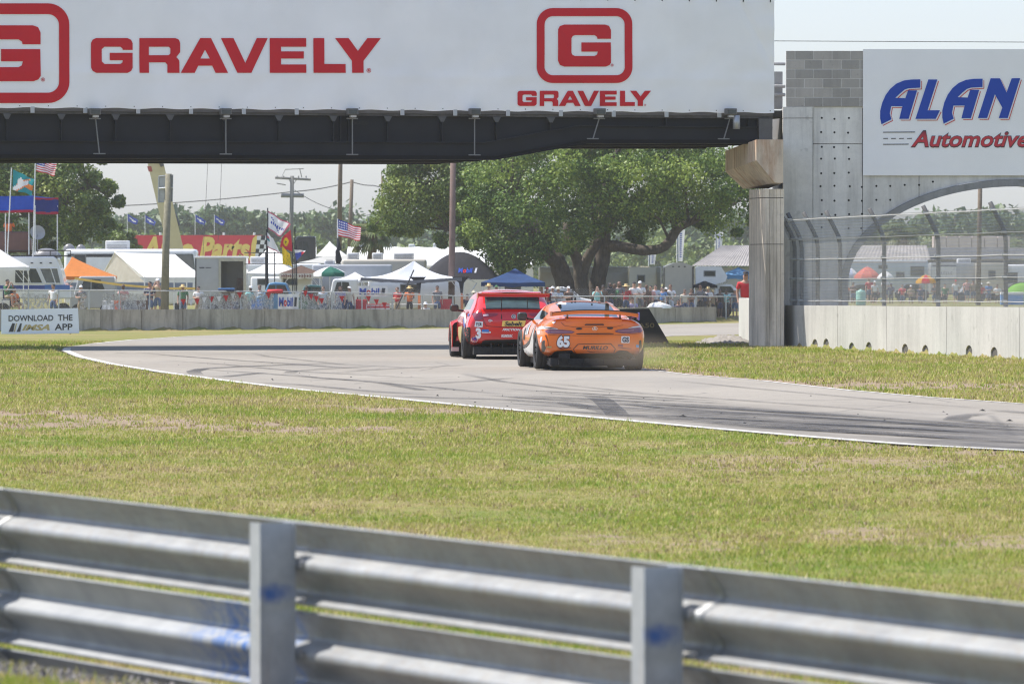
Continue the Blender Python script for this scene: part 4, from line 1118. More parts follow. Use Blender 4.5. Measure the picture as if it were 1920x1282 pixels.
ARO = [(.58, .95, .33, .372, .7), (-1.28, .95, .33, .372, .7), (.58, 3.58, .33, .372, .7), (-1.28, 3.58, .33, .372, .7)]
meO = loft_body('body', so, [ORANGE, GLASSD, DARKIN], mo, ARO); link('body', meO, oc)
for x, y, s in ((-.835, .95, -1), (.835, .95, 1), (-.835, 3.58, -1), (.835, 3.58, 1)): wheel(oc, x, y, .345, .30, RIMD, s)
sk = Skin(meO, yawO, oc, oc)
def O(*pts): return [((x - 1132) / 713, (985 + .029 * (x - 1132) - y) / 713) for x, y in pts]
def OB(x0, y0, x1, y1): a = O((x0, y1), (x1, y0)); return a[0][0], a[1][0], a[0][1], a[1][1]
# tail lamps, with their inner rows of light
sk.loops('tail_light', [[O((478,470),(500,452),(560,441),(640,447),(740,457),(820,466),(872,483),(835,502),(730,506),(600,505),(520,498))]], LAMPP, .012)
sk.loops('tail_light', [[O((1392,481),(1440,463),(1520,455),(1640,445),(1720,446),(1762,470),(1770,490),(1720,508),(1600,517),(1480,514),(1405,497))]], LAMPP, .012)
sk.loops('lamp_strip', [[O((560,472),(840,482),(838,486),(560,478))], [O((1430,484),(1640,474),(1640,480),(1430,489))]], M('lamp_strip', (.45, .20, .30), .3), .016)
sk.loops('tail_swoosh', [[O((352,430),(380,412),(440,402),(540,412),(640,436),(650,446),(560,438),(470,440),(400,446))], [O((1560,448),(1640,428),(1720,420),(1745,440),(1640,444))]], SILVERC, .013)
sk.loops('tail_stripe', [[O((362,428),(400,418),(420,420),(382,432))], [O((460,412),(560,420),(630,440),(560,432),(480,424))]], BLACK, .017)
# black openings: bumper vents, slot above the bumper, small oval grilles, third brake light
sk.loops('vent', [[O((440,610),(462,588),(486,590),(482,640),(500,690),(478,740),(450,752),(440,720))]], CARB, .010)
sk.loops('vent', [[O((1712,620),(1728,604),(1742,615),(1748,690),(1746,768),(1730,772),(1716,730))]], CARB, .010)
sk.loops('vent_lip', [[O((486,590),(496,586),(494,642),(512,690),(490,742),(478,740),(500,690),(482,640))]], ORANGE, .016)
sk.loops('boot_slot', [[O((885,507),(940,503),(1320,508),(1384,514),(1370,521),(900,516))]], BLACKM, .010)
for x in (926, 1330): sk.loops('oval_grille', [[O(*ell(x, 443, 42, 15))]], M('grille_brown', (.05, .022, .012), .6), .010)
sk.loops('brake_light', [[O((992,402),(1012,383),(1240,386),(1254,406))]], M('brake_lens', (.07, .016, .01), .2), .010)
# star badge in a ring
sk.loops('badge', [[O(*ell(1131, 446, 35, 25, 24)), O(*ell(1131, 446, 29, 20, 24))[::-1]], [O((1128,424),(1134,424),(1140,446),(1158,460),(1131,452),(1104,460),(1122,446))]], CHROME, .014)
# number plate recess with the team's name
sk.loops('plate_edge', [[O((850,706),(912,640),(1342,640),(1408,712),(1386,772),(884,770))]], M('plate_edge', (.12, .035, .008), .5), .009)
sk.loops('plate_panel', [[O((862,707),(918,649),(1336,650),(1396,713),(1378,764),(892,763))]], ORANGE, .013)
x0, x1, z0, z1 = OB(976, 676, 1304, 711); sk.text('lettering', 'MURILLO', x0, x1, z0, z1, M('plate_print', (.035, .022, .018), .5), .018, .03, .25)
sk.loops('team_mark', [[O((1020,731),(1050,732),(1080,742),(1140,742),(1140,747),(1075,748),(1045,738))]], BLACK, .018)
x0, x1, z0, z1 = OB(1156, 737, 1272, 748); sk.text('lettering', 'RACING', x0, x1, z0, z1, M('plate_print_faint', (.40, .09, .02), .5), .018, .02)
# race number and class board
x0, x1, z0, z1 = OB(632, 538, 814, 674)
sk.text('number_edge', '65', x0, x1, z0, z1, M('number_edge', (.10, .03, .02), .5), .010, .085)
x0, x1, z0, z1 = OB(640, 545, 806, 667); sk.text('number', '65', x0, x1, z0, z1, WHITE, .015, .055)
sk.loops('class_board', [[O((1478,556),(1484,550),(1580,553),(1587,560),(1586,636),(1580,641),(1484,638),(1478,632))]], WHITE, .010)
x0, x1, z0, z1 = OB(1490, 567, 1578, 624); sk.text('lettering', 'GS', x0, x1, z0, z1, M('navy_print', (.012, .022, .07), .5), .015, .05)
# small stickers
sk.loops('sticker', [[O((497,664),(572,664),(572,684),(497,684))]], GOLDPRINT, .010)
sk.loops('sticker', [[O(*ell(404, 712, 20, 44))]], M('violet_sticker', (.22, .10, .32), .5), .010)
sk.loops('sticker', [[O((1672,664),(1710,668),(1712,704),(1674,700))]], M('sky_blue_sticker', (.16, .36, .62), .5), .010)
sk.loops('sticker', [[O((1436,654),(1500,658),(1504,690),(1440,686))]], M('maroon_sticker', (.28, .05, .05), .5), .010)
sk.loops('sticker', [[O((378,462),(416,458),(420,500),(390,512))], [O((428,540),(450,536),(440,600),(424,620),(418,580))], [O((570,356),(618,338),(622,350),(590,376))]], M('pale_sticker', (.60, .62, .68), .5), .010)
sk.loops('reflector', [[O((640,706),(700,696),(826,688),(826,695),(700,706))], [O((1428,698),(1520,702),(1612,712),(1612,718),(1500,712))]], M('reflector_red', (.16, .015, .015), .3), .012)
seamO = M('orange_seam', (.16, .03, .004), .6)
sk.loops('panel_gap', [[O((520,512),(640,522),(880,530),(1390,534),(1600,526),(1740,514),(1740,518),(1600,530),(1390,538),(880,534),(640,526),(520,516))], [O((690,352),(740,400),(860,420),(1390,428),(1500,404),(1500,408),(1390,432),(858,424),(736,404),(686,356))], [O((480,520),(500,512),(524,600),(540,700),(536,700),(518,600))]], seamO, .008)
# diffuser
sk.loops('diffuser', [[O((405,850),(470,838),(556,800),(600,742),(640,728),(832,722),(884,772),(1386,774),(1440,738),(1470,734),(1556,742),(1640,800),(1720,858),(1690,925),(1560,940),(545,932),(470,905))]], CARB, .022, .06)
sk.loops('diffuser_skirt', [[O((405,850),(470,838),(556,800),(540,880),(520,925),(450,905))], [O((1640,800),(1722,860),(1700,930),(1640,938))]], M('skirt_grey', (.10, .10, .105), .4), .030)
for x in (670, 800, 1000, 1260, 1420):
    mb = MB(); (a, z), = O((x, 830)); mb.box((a - .008, -.03, .10), (a + .008, .5, z - .02)); mb.build('diffuser_fin', BLACKM, oc)
mb = MB(); (a, z), = O((735, 790)); mb.box((a - .10, -.034, z - .05), (a + .10, -.028, z + .05)); mb.build('exhaust_cover', BLACKM, oc)
mb = MB(); mb.box((-.80, .05, .09), (.80, 4.3, .21)); mb.build('floor_panel', BLACKM, oc)
# wing on two posts, with end plates
def wing(parent, span, yc, zfun, chord, th, mats, name='wing'):
    V, Fc, Mi = [], [], []; n = 32; prof = [(-.5, .35), (-.5, 1.0), (-.2, .75), (.2, .2), (.5, -.6), (.48, -.8), (.1, -.95), (-.3, -1.0), (-.49, -.85)]
    for i in range(n + 1):
        x = -span/2 + span*i/n
        for cy, cz in prof: V.append((x, yc + cy*chord, zfun(x) + cz*th))
    k = len(prof)
    for i in range(n):
        for j in range(k): Fc.append((i*k+j, i*k+(j+1) % k, (i+1)*k+(j+1) % k, (i+1)*k+j)); Mi.append(1 if j in (0,) else 0)
    Fc += [tuple(range(k)), tuple(range(n*k, n*k+k))]; Mi += [1, 1]
    me = bpy.data.meshes.new(name); me.from_pydata(V, [], Fc)
    for m in mats: me.materials.append(m)
    me.polygons.foreach_set('material_index', Mi); me.update(); return link(name, me, parent)
zw = lambda x: 1.055 - .055 * (abs(x) / .8) ** 2.2
w_ = wing(oc, 1.58, .10, zw, .30, .034, [ORANGE, ORANGE])
mb = MB(); mb.box((-.795, -.07, zw(.8) + .020), (.795, -.045, zw(.8) + .03)); 
V = MB()
for i in range(24):
    xa, xb = -.79 + 1.58*i/24, -.79 + 1.58*(i+1)/24
    V.add([(xa, -.056, zw(xa)+.030), (xb, -.056, zw(xb)+.030), (xb, -.056, zw(xb)+.046), (xa, -.056, zw(xa)+.046), (xa, -.03, zw(xa)+.046), (xb, -.03, zw(xb)+.046)], [(0,1,2,3),(3,2,5,4)])
V.build('gurney_flap', CARB, w_)
mb = MB(); mb.extrude([(-.80, -.07, .985), (-.80, .26, .97), (-.80, .26, 1.05), (-.80, -.07, 1.06)], (.012, 0, 0)); mb.build('end_plate', M('end_plate_brown', (.30, .075, .02), .4), w_)
mb = MB(); mb.extrude([(.79, -.07, .915), (.79, .20, .93), (.79, .26, 1.04), (.79, -.07, 1.06)], (.014, 0, 0)); mb.build('end_plate', M('violet_plate', (.24, .20, .60), .4), w_)
mb = MB(); mb.tube([(.62, .25, .90), (.70, .2, .96), (.775, .14, .99)], .014, 6); mb.build('wing_stay', M('violet_stay', (.24, .22, .66), .4), oc)
for x in (-.505, .455):
    mb = MB(); mb.extrude([(x, .02, .86), (x, .16, .93), (x, .17, 1.04), (x, -.01, 1.05), (x, -.02, .98)], (.014, 0, 0)); mb.build('wing_post', CARB, oc)
# boot lip, mirrors, roof fittings, side panel
mb = MB(); mb.extrude([(-.54, -.035, .925), (-.54, .10, .962), (-.54, .10, .925), (-.54, -.01, .88)], (1.03, 0, 0)); mb.build('boot_lip', ORANGE, oc)
for s in (-1, 1):
    mb = MB(); mb.bbox((s*1.0 - .105, 2.72, .865), (s*1.0 + .075, 2.90, 1.02), .05, 0, 3); m_ = mb.build('mirror', BLACK, oc, True)
    mb = MB(); mb.bbox((s*1.0 - .075, 2.712, .90), (s*1.0 + .05, 2.722, 1.0), .004); mb.build('mirror_glass', GLASSD, m_)
    mb = MB(); mb.tube([(s*.92, 2.82, .90), (s*.80, 2.88, .88)], .022, 6); mb.build('mirror_stalk', BLACK, m_)
mb = MB()
for x in (-.17, -.105): mb.lathe([(0, 0), (.022, 0), (.018, .05), (0, .055)], 8, c=(x, 2.15, 1.255))
mb.build('antenna', BLACK, oc)
mb = MB(); mb.bbox((-.50, 1.45, 1.125), (-.44, 1.52, 1.185), .015); mb.build('roof_camera', BLACK, oc)
mb = MB(); mb.bbox((.155, 1.80, 1.235), (.185, 1.85, 1.28), .008); mb.build('antenna', BLACK, oc)
sk.loops('roof_patch', [[O((655,108),(740,95),(770,120),(760,134),(690,134),(650,128))], [O((1270,104),(1340,112),(1390,140),(1380,150),(1290,132))]], WHITE, .012)
def side_print(me, name, loops, mat, lift, parent, sx=-1):
    bvh = BVHTree.FromPolygons([v.co for v in me.vertices], [tuple(p.vertices) for p in me.polygons]); mb = MB()
    for l in loops:
        vs, fs = subdiv_shape(*shape2d([l]), .08); pts = []
        for y, z in vs:
            h = bvh.ray_cast(Vector((sx*3, y, z)), Vector((-sx, 0, 0))); x = h[0].x if h[0] is not None and abs(h[0].x) > .6 else sx*.95
            pts.append((x + sx*lift, y, z))
        mb.add(pts, fs)
    return mb.build(name, mat, parent)
side_print(meO, 'side_panel', [[(1.34,.20),(3.18,.20),(3.20,.34),(2.8,.36),(2.2,.44),(1.75,.62),(1.45,.80),(1.36,.70)]], SILVERC, .006, oc)
side_print(meO, 'side_stripe', [[(3.2,.34),(2.8,.37),(2.2,.45),(1.75,.63),(1.5,.80),(1.5,.86),(1.8,.68),(2.25,.51),(2.8,.43),(3.2,.40)]], M('stripe_dark', (.05, .045, .045), .4), .009, oc)
side_print(meO, 'fender_vent', [[(2.95,.52),(3.12,.5),(3.13,.72),(2.98,.74)]], CARB, .009, oc)
side_print(meO, 'sticker', [[(2.5,.62),(2.9,.60),(2.88,.80),(2.55,.80)], [(1.0,.84),(1.25,.84),(1.25,.90),(1.05,.90)]], SILVERC, .009, oc)

# ------------------------------------------------------------------ red hatchback
REDP = paint('red_car_paint', (.60, .014, .016), .2); yawR = math.radians(4.8)
GLASST = glass('teal_glass', (.030, .055, .055), .05)
sr = [(-.005,[(.40,.60),(.46,.74),(.58,.83),(.68,.82),(.73,.77),(.75,.69),(.76,.6)],.765),
      (.05,[(.33,.72),(.42,.86),(.60,.915),(.76,.875),(.86,.80),(.905,.72),(.925,.62)],.93),
      (.12,[(.30,.77),(.40,.90),(.62,.945),(.80,.895),(.93,.795),(.99,.72),(1.015,.64)],1.025),
      (.20,[(.28,.79),(.39,.92),(.63,.955),(.81,.90),(.95,.79),(1.03,.72),(1.065,.655)],1.075),
      (.36,[(.26,.82),(.38,.945),(.64,.965),(.82,.905),(.97,.79),(1.11,.72),(1.18,.655)],1.195),
      (.55,[(.22,.84),(.36,.955),(.65,.975),(.84,.91),(.98,.795),(1.18,.715),(1.285,.65)],1.305),
      (.70,[(.2,.85),(.36,.96),(.66,.98),(.85,.91),(.98,.80),(1.20,.715),(1.335,.64)],1.365),
      (.95,[(.2,.85),(.35,.95),(.64,.97),(.85,.91),(.975,.81),(1.22,.72),(1.365,.63)],1.398),
      (1.4,[(.2,.85),(.35,.93),(.6,.94),(.84,.91),(.97,.82),(1.23,.73),(1.38,.62)],1.425),
      (2.0,[(.2,.85),(.35,.92),(.6,.935),(.84,.91),(.965,.82),(1.23,.73),(1.385,.62)],1.435),
      (2.5,[(.2,.85),(.35,.92),(.6,.935),(.84,.91),(.96,.82),(1.2,.73),(1.35,.61)],1.395),
      (3.0,[(.2,.85),(.35,.93),(.6,.945),(.83,.91),(.95,.81),(1.08,.72),(1.18,.58)],1.21),
      (3.4,[(.2,.85),(.35,.95),(.6,.965),(.81,.90),(.92,.79),(.955,.68),(.97,.5)],.98),
      (3.85,[(.2,.85),(.35,.94),(.6,.955),(.77,.88),(.86,.74),(.89,.58),(.90,.4)],.905),
      (4.2,[(.24,.74),(.35,.85),(.55,.87),(.68,.78),(.75,.64),(.78,.48),(.79,.3)],.795),
      (4.4,[(.3,.45),(.4,.55),(.5,.58),(.6,.52),(.64,.42),(.66,.32),(.67,.2)],.675)]
def mr(k, y):
    if k == 7 and .14 < y < .58: return 1
    if k == 5 and .95 < y < 3.0: return 1
    if k == 7 and 2.55 < y < 3.2: return 1
    return 0
rc = thing('racing_car', 'red racing hatchback with number 3 and a high rear wing, leading on the track', 'racing car', (PX(962.5, 115.8), 115.8, .012), yawR)
rc.rotation_euler = (0, .004, yawR)
AR = [(.60, .80, .325, .355, .7), (-1.30, .80, .325, .355, .7), (.60, 3.43, .325, .355, .7), (-1.30, 3.43, .325, .355, .7)]
meR = loft_body('body', sr, [REDP, GLASST, DARKIN], mr, AR); link('body', meR, rc)
for x, y, s in ((-.845, .80, -1), (.845, .80, 1), (-.90, 3.43, -1), (.90, 3.43, 1)): wheel(rc, x, y, .325, .29, M('grey_rim', (.20, .20, .21), .4, metal=.6), s)
sk = Skin(meR, yawR, rc, rc)
def R(*pts): return [((x - 1065) / 737, (1150 + .006 * (x - 1065) - y) / 737) for x, y in pts]
def RB_(x0, y0, x1, y1): a = R((x0, y1), (x1, y0)); return a[0][0], a[1][0], a[0][1], a[1][1]
def mirr(pts): return [(2*1065 - x, y) for x, y in pts][::-1]
lensL = [(440,470),(470,455),(560,448),(592,470),(606,530),(575,558),(500,572),(468,545)]
sk.loops('tail_light', [[R(*lensL)]], LAMPR, .014); sk.loops('tail_light', [[R(*mirr(lensL))]], LAMPR, .014)
hatchL = [(598,470),(700,462),(810,464),(835,478),(800,505),(700,520),(612,524)]
sk.loops('hatch_light', [[R(*hatchL)]], M('dark_red_lens', (.30, .012, .03), .12, coat=.6), .012); sk.loops('hatch_light', [[R(*mirr(hatchL))]], _MC['dark_red_lens'], .012)
sk.loops('lamp_highlight', [[R((604,480),(684,474),(690,500),(612,508))]], M('lens_highlight_paint', (.62, .45, .48), .2, coat=.5), .016)  # pale patch paints a white highlight onto the left hatch lens
sk.loops('hatch_seam', [[R((560,405),(572,402),(606,540),(660,652),(860,664),(1260,664),(1262,670),(858,671),(655,660),(598,545))]], M('seam', (.14, .006, .01), .6), .007)
sk.loops('badge', [[R(*ell(1066, 512, 34, 34)), R(*ell(1066, 512, 27, 27))[::-1]], [R(*ell(1066, 512, 16, 17)), R(*ell(1066, 512, 9, 10))[::-1]], [R((1066,508),(1082,508),(1082,528),(1066,520))]], SILVERC, .014)
sk.loops('badge_field', [[R(*ell(1066, 512, 27, 27))]], M('badge_dark', (.06, .01, .015), .4), .010)
sk.loops('fuel_badge', [[R(*ell(712, 573, 24, 19)), R(*ell(712, 573, 14, 10))[::-1]], [R((720,566),(752,570),(752,578),(720,580))]], SILVERC, .012)
sk.loops('yellow_plate', [[R((900,577),(1242,574),(1252,580),(1228,656),(1218,664),(888,660),(890,650))]], YELLOW, .010)
x0, x1, z0, z1 = RB_(930, 592, 1200, 650); sk.text('lettering', 'Sabelt', x0, x1, z0, z1, DARKPRINT, .016, .035, .22)
x0, x1, z0, z1 = RB_(898, 692, 1172, 724); sk.text('lettering', 'FRICTION', x0, x1, z0, z1, WHITE, .012, .035, .35)
x0, x1, z0, z1 = RB_(884, 782, 1054, 814); sk.text('lettering', 'KMW', x0, x1, z0, z1, WHITE, .012, .03, .1)
sk.loops('lettering_underline', [[R((884,818),(1052,818),(1052,824),(884,824))]], WHITE, .012)
sk.loops('class_board', [[R((494,580),(606,590),(598,675),(478,664))]], WHITE, .012)
x0, x1, z0, z1 = RB_(498, 607, 588, 648); sk.text('lettering', 'TCR', x0, x1, z0, z1, DARKPRINT, .018, .05, .15)
x0, x1, z0, z1 = RB_(496, 692, 578, 833); sk.text('number', '3', x0, x1, z0, z1, WHITE, .016, .06)
sk.loops('sticker', [[R((590,706),(684,703),(700,722),(690,744),(588,740))]], M('blue_sticker', (.035, .16, .50), .45), .011); sk.loops('sticker', [[R((580,742),(694,746),(690,760),(592,758))], [R(*ell(712, 748, 14, 13))]], M('white_sticker', (.66, .68, .72), .5), .011)
sk.loops('round_sticker', [[R(*ell(480, 860, 50, 42))]], M('white_sticker', (.66, .68, .72), .5), .010)
sk.loops('round_sticker', [[R(*ell(480, 860, 44, 36))]], M('pinkish_red', (.52, .10, .14), .5), .012)
x0, x1, z0, z1 = RB_(440, 828, 512, 892); sk.text('lettering', 'VP', x0, x1, z0, z1, M('deep_blue', (.03, .04, .30), .5), .017, .06)
ventL = [(325,690),(340,676),(405,668),(416,690),(415,935),(405,955),(375,945),(335,905),(328,800)]
sk.loops('vent', [[R(*ventL)]], DARKIN, .012); sk.loops('vent', [[R(*mirr(ventL))]], DARKIN, .012)
dif = [(535,1015),(560,960),(598,884),(640,868),(820,862),(1065,858)]
sk.loops('diffuser', [[R(*(dif + mirr(dif)[1:] + [(1600,1025),(1560,1080),(570,1075)]))]], CARB, .022, .06)
for x in (-.45, -.22, 0, .22, .45): mb = MB(); mb.box((x - .007, -.028, .10), (x + .007, .6, .32)); mb.build('diffuser_fin', BLACKM, rc)
mb = MB(); mb.box((-.80, .05, .085), (.80, 4.2, .24)); mb.build('floor_panel', BLACKM, rc)
# wing above the hatch, hung on two black straps
zr = lambda x: 1.295
w_ = wing(rc, 1.46, .06, zr, .28, .036, [REDP, REDP])
V = MB(); V.box((-.73, -.085, 1.326), (.73, -.079, 1.336)); V.build('wing_edge', M('orange_edge', (.75, .20, .05), .4), w_)
mb = MB(); mb.extrude([(-.735, -.09, 1.235), (-.735, .21, 1.235), (-.735, .21, 1.33), (-.735, -.09, 1.345)], (.014, 0, 0)); mb.build('end_plate', REDP, w_)
mb = MB(); mb.extrude([(.73, -.09, 1.19), (.73, .20, 1.19), (.73, .21, 1.33), (.73, -.09, 1.345)], (.022, 0, 0)); mb.build('end_plate', BLACK, w_)
for x, zb in ((-.245, .815), (.28, 1.01)):
    p0 = sk.hit(x, zb, .012); p1 = sk.hit(x, 1.03, .012)
    mb = MB(); mb.tube([p0, p1, (x, -.01, 1.28)], .009, 6); mb.build('wing_post', BLACK, rc)
mb = MB(); mb.extrude([(-.60, .40, 1.355), (-.60, .66, 1.372), (-.60, .66, 1.335)], (1.2, 0, 0)); mb.build('roof_spoiler', REDP, rc)
for s in (-1, 1):
    mb = MB(); mb.bbox((s*1.01 - .09, 2.62, .945), (s*1.01 + .09, 2.80, 1.09), .05, 0, 3); m_ = mb.build('mirror', BLACK, rc, True)
    mb = MB(); mb.bbox((s*1.01 - .065, 2.612, .97), (s*1.01 + .065, 2.622, 1.07), .004); mb.build('mirror_glass', GLASSD, m_)
    mb = MB(); mb.tube([(s*.93, 2.72, .97), (s*.82, 2.8, .955)], .022, 6); mb.build('mirror_stalk', BLACK, m_)
    # wide front arch, cut open behind the wheel
    mb = MB(); n = 14; outer, inner = [], []
    for i in range(n + 1):
        a = PI * i / n; outer.append((3.43 - .50*math.cos(a), .30 + .44*math.sin(a)))
        inner.append((3.43 - .37*math.cos(a), .32 + .36*math.sin(a)))
    V, Fc = [], []
    for i in range(n + 1):
        (y1_, z1_), (y2_, z2_) = outer[i], inner[i]
        V += [(s*.90, y1_, z1_ + .04), (s*1.035, y1_*.5 + y2_*.5, z1_*.75 + z2_*.25), (s*1.05, y2_, z2_), (s*.90, y2_, z2_)]
    for i in range(n):
        for j in range(3): Fc.append((i*4+j, i*4+j+1, (i+1)*4+j+1, (i+1)*4+j))
    me = bpy.data.meshes.new('wheel_arch'); me.from_pydata(V, [], Fc); me.materials.append(REDP); me.polygons.foreach_set('use_smooth', [True]*len(Fc)); me.update(); link('wheel_arch', me, rc)
    mb = MB(); mb.extrude([(s*.90, 2.96, .20), (s*1.045, 2.96, .20), (s*1.045, 2.96, .62), (s*.99, 2.96, .70), (s*.90, 2.96, .74)], (0, .05, 0)); mb.build('arch_outlet', DARKIN, rc)
    mb = MB(); mb.box((s*1.035 - .012, 2.90, .18), (s*1.035 + .012, 3.06, .66)); mb.build('outlet_edge', REDP, rc)
    mb = MB(); mb.box((min(s*.90, s*1.045), 2.85, .115), (max(s*.90, s*1.045), 2.955, .20)); mb.build('sill_plate', M('pale_pink_plate', (.62, .45, .44), .5), rc)
side_print(meR, 'side_wrap', [[(.42,.78),(.95,.86),(1.6,.93),(2.4,.94),(2.4,.86),(1.5,.84),(.9,.76),(.5,.66)]], SILVERC, .006, rc)
side_print(meR, 'side_wrap_blue', [[(.35,.68),(.8,.76),(1.4,.82),(1.4,.78),(.85,.70),(.4,.62)], [(.45,.86),(.8,.89),(.8,.92),(.5,.91)]], M('wrap_blue', (.05, .09, .28), .4), .009, rc)
side_print(meR, 'side_wrap_gold', [[(1.3,.30),(2.6,.30),(2.6,.62),(1.5,.66)]], GOLDPRINT, .006, rc)
# ================================================================== FAR WALL, FENCE
GP = -.70                                                     # paddock level
def wx(px):                                                   # point of the far wall line under a pixel column
    k = (px - 960) / F; D = 280.6 / (1 - .787 * k); return k * D, D
WALLC = concrete('old_wall_concrete', (.46, .41, .34), .7, .55, blotch=.3, kind='World')
wt = Vector((1, .787, 0)).normalized(); wn = Vector((wt.y, -wt.x, 0))
fw = thing('track_wall', 'long low grey streaked concrete wall on the far side of the track', 'wall')
edges_px = list(range(-120, 1420, 77)); tops = lambda px: np.interp(px, [0, 840, 1400], [580, 579.5, 575])
for a, b in zip(edges_px[:-1], edges_px[1:]):
    (xa, ya), (xb, yb) = wx(a), wx(b); za, zb = PZ(tops(a), ya), PZ(tops(b), yb); off = wt * .012; j = RS.uniform(-.012, .012)
    mb = MB(); q = [Vector((xa, ya, -1.6)) + off, Vector((xb, yb, -1.6)) - off, Vector((xb, yb, zb + j)) - off, Vector((xa, ya, za + j)) + off]
    q = [p + wn * (.02 + j * .8) for p in q]
    mb.extrude(q, -wn * .3); mb.build('wall_section', WALLC, fw)
pf = thing('paddock_fence', 'low chain-link spectator fence standing along the top of the far wall', 'fence')
fpx = [-120 + 57 * k for k in range(28)]
FT = lambda px: np.interp(px, [0, 640, 860, 1400], [543, 548, 555, 556])
top = []
for k, px in enumerate(fpx):
    x, y = wx(px); y += .6; z = PZ(FT(px), y); top.append(Vector((x, y, z)))
    mb = MB(); mb.tube([(x, y, GP - .2), (x, y, z + .03)], .035, 6); mb.build('fence_post', STEEL, pf)
mb = MB(); mb.tube(top, .028, 6); mb.build('top_rail', M('rail_pale_zinc', (.52, .52, .51), .5, metal=.2), pf)
(xa, ya), (xb, yb) = wx(-120), wx(1400)
Lf = math.hypot(xb - xa, yb - ya)
chain('chain_mesh', {'len': Lf, 'f': lambda s: (xa + wt.x*s, ya + .6 + wt.y*s, wn.x + 0*s, wn.y + 0*s, 0*s), 't': (wt.x, wt.y)}, {'len': 1.5, 'f': lambda t: (0*t, GP + t)}, .11, .06, .004, WIRE_M, pf)
# slatted scrap of privacy screen on parts of the fence: pale speckled weave
def screen_material():
    t = NT('fence_screen'); v = t.coord('World'); n = t.noise(v, 22, 3, .8); b = t.noise(v, 6, 2)
    c = t.ramp(n, [(.40, (.12, .11, .09)), (.5, (.40, .39, .36)), (.6, (.72, .71, .68))]); t.set(Base_Color=c, Roughness=.9)
    al = t.ramp(t.mix(.5, n, b), [(.42, .25), (.55, .95)]); t.set(Alpha=al); return t.mat
SCREEN = screen_material()
for a, b in ((38, 90), (148, 158), (190, 272), (372, 470), (470, 512), (560, 640)):
    (x0_, y0_), (x1_, y1_) = wx(a), wx(b); z0 = PZ(580, y0_) - .1; z1 = PZ(551, y0_)
    mb = MB(); n = 12; V = [(x0_ + (x1_-x0_)*i/n, y0_ + (y1_-y0_)*i/n + .68 + .02*math.sin(i*2.1), z) for i in range(n+1) for z in (z0, z1 + .02*math.sin(i*1.7))]
    mb.add(V, [(2*i, 2*i+2, 2*i+3, 2*i+1) for i in range(n)]); mb.build('screen', SCREEN, pf)
# little triangular pennants strung along the fence
pn = thing('pennant_string', 'string of small red and white triangular pennants tied along the fence', 'pennants')
REDC, WHC = fabric('red_cloth', (.55, .03, .03), .2), fabric('white_cloth', (.72, .71, .68), .2)
plist = [(342,566),(356,567),(368,565),(381,562),(395,561),(409,560),(422,559),(435,554),(448,553),(478,552),(502,554),(556,553),(571,550),(582,556),(592,560),(602,564),(690,560),(705,566),(720,572),(640,560)]
for k, (px, py) in enumerate(plist):
    x, y = wx(px); y += .55; z = PZ(py, y); s = .13
    mb = MB(); mb.extrude([(x - s, y, z + s), (x + s, y, z + s), (x + .03, y - .05, z - s*1.3)], (0, .004, 0)); mb.build('pennant', REDC if k % 2 == 0 or k > 12 else WHC, pn)
mb = MB(); mb.tube([Vector((wx(p)[0], wx(p)[1] + .55, PZ(q, wx(p)[1]) + .13)) for p, q in plist[:15]], .008, 4); mb.build('string', BLACK, pn)

# ================================================================== TENTS, CAMPERS, FLAGS
def canopy(name, label, cat, x0, x1, ye, yp, D, mat, depth=None, yl=560, val=.22, peak=None, sag=.0, legmat=WHITE, valmat=None, group=None, top=0.0):
    """pop-up canopy on four legs, from the pixel columns of its eaves, eave row and peak row"""
    xa, xb = PX(x0, D), PX(x1, D); w_ = xb - xa; dp = depth or w_; zE, zP = PZ(ye, D), PZ(yp, D)
    t = thing(name, label, cat, ((xa + xb)/2, D + dp/2, GP), 0, group); h, hp = zE - GP, zP - GP
    cx = 0 if peak is None else PX(peak, D + dp/2) - (xa + xb)/2
    V, fs = [], []; n = 10; rings = 7
    for r in range(rings + 1):
        k = r / rings; kk = k * (1 - top) + top if top else k
        for i in range(4*n):
            s, q = divmod(i, n); q /= n
            ex, ey = [(-1 + 2*q, -1), (1, -1 + 2*q), (1 - 2*q, 1), (-1, 1 - 2*q)][s]
            edge = 1 - abs(2*q - 1)
            z = hp + (h - hp) * (kk ** .88) - sag * math.sin(PI * kk) * (.5 + .5*edge) - .10 * edge * k * (sag + .08) * 3
            V.append((cx*(1-kk) + ex*w_/2*kk, ey*dp/2*kk, z))
    m = 4*n
    for r in range(rings):
        for i in range(m): fs.append((r*m+i, (r+1)*m+i, (r+1)*m+(i+1) % m, r*m+(i+1) % m))
    mb = MB(); mb.add(V, fs); mb.build('roof', mat, t, True)
    b = rings*m; V2, f2 = [], []
    for i in range(m):
        p = V[b+i]; V2 += [p, (p[0]*1.004, p[1]*1.004, p[2] - val + .03*math.sin(i*2.3))]
    for i in range(m): j = (i+1) % m; f2.append((2*i, 2*i+1, 2*j+1, 2*j))
    mb = MB(); mb.add(V2, f2); mb.build('valance', valmat or mat, t)
    for sx, sy in ((-1,-1),(1,-1),(1,1),(-1,1)):
        mb = MB(); x, y = sx*(w_/2 - .06), sy*(dp/2 - .06); mb.box((x-.022, y-.022, 0), (x+.022, y+.022, h)); mb.tube([(x, y, h - .75), (x - sx*.55, y, h - .06)], .014, 5); mb.build('leg', legmat, t)
    return t
WCAN, WCAN2 = fabric('white_canopy', (.80, .80, .80), .25, .05), fabric('cream_canopy', (.74, .70, .62), .25, .06)
ORCAN = fabric('orange_canopy', (.62, .22, .06), .3, .12); DKCAN = fabric('charcoal_canopy', (.022, .022, .027), .03, .2); BLCAN = fabric('navy_canopy', (.018, .048, .13), .06, .2)
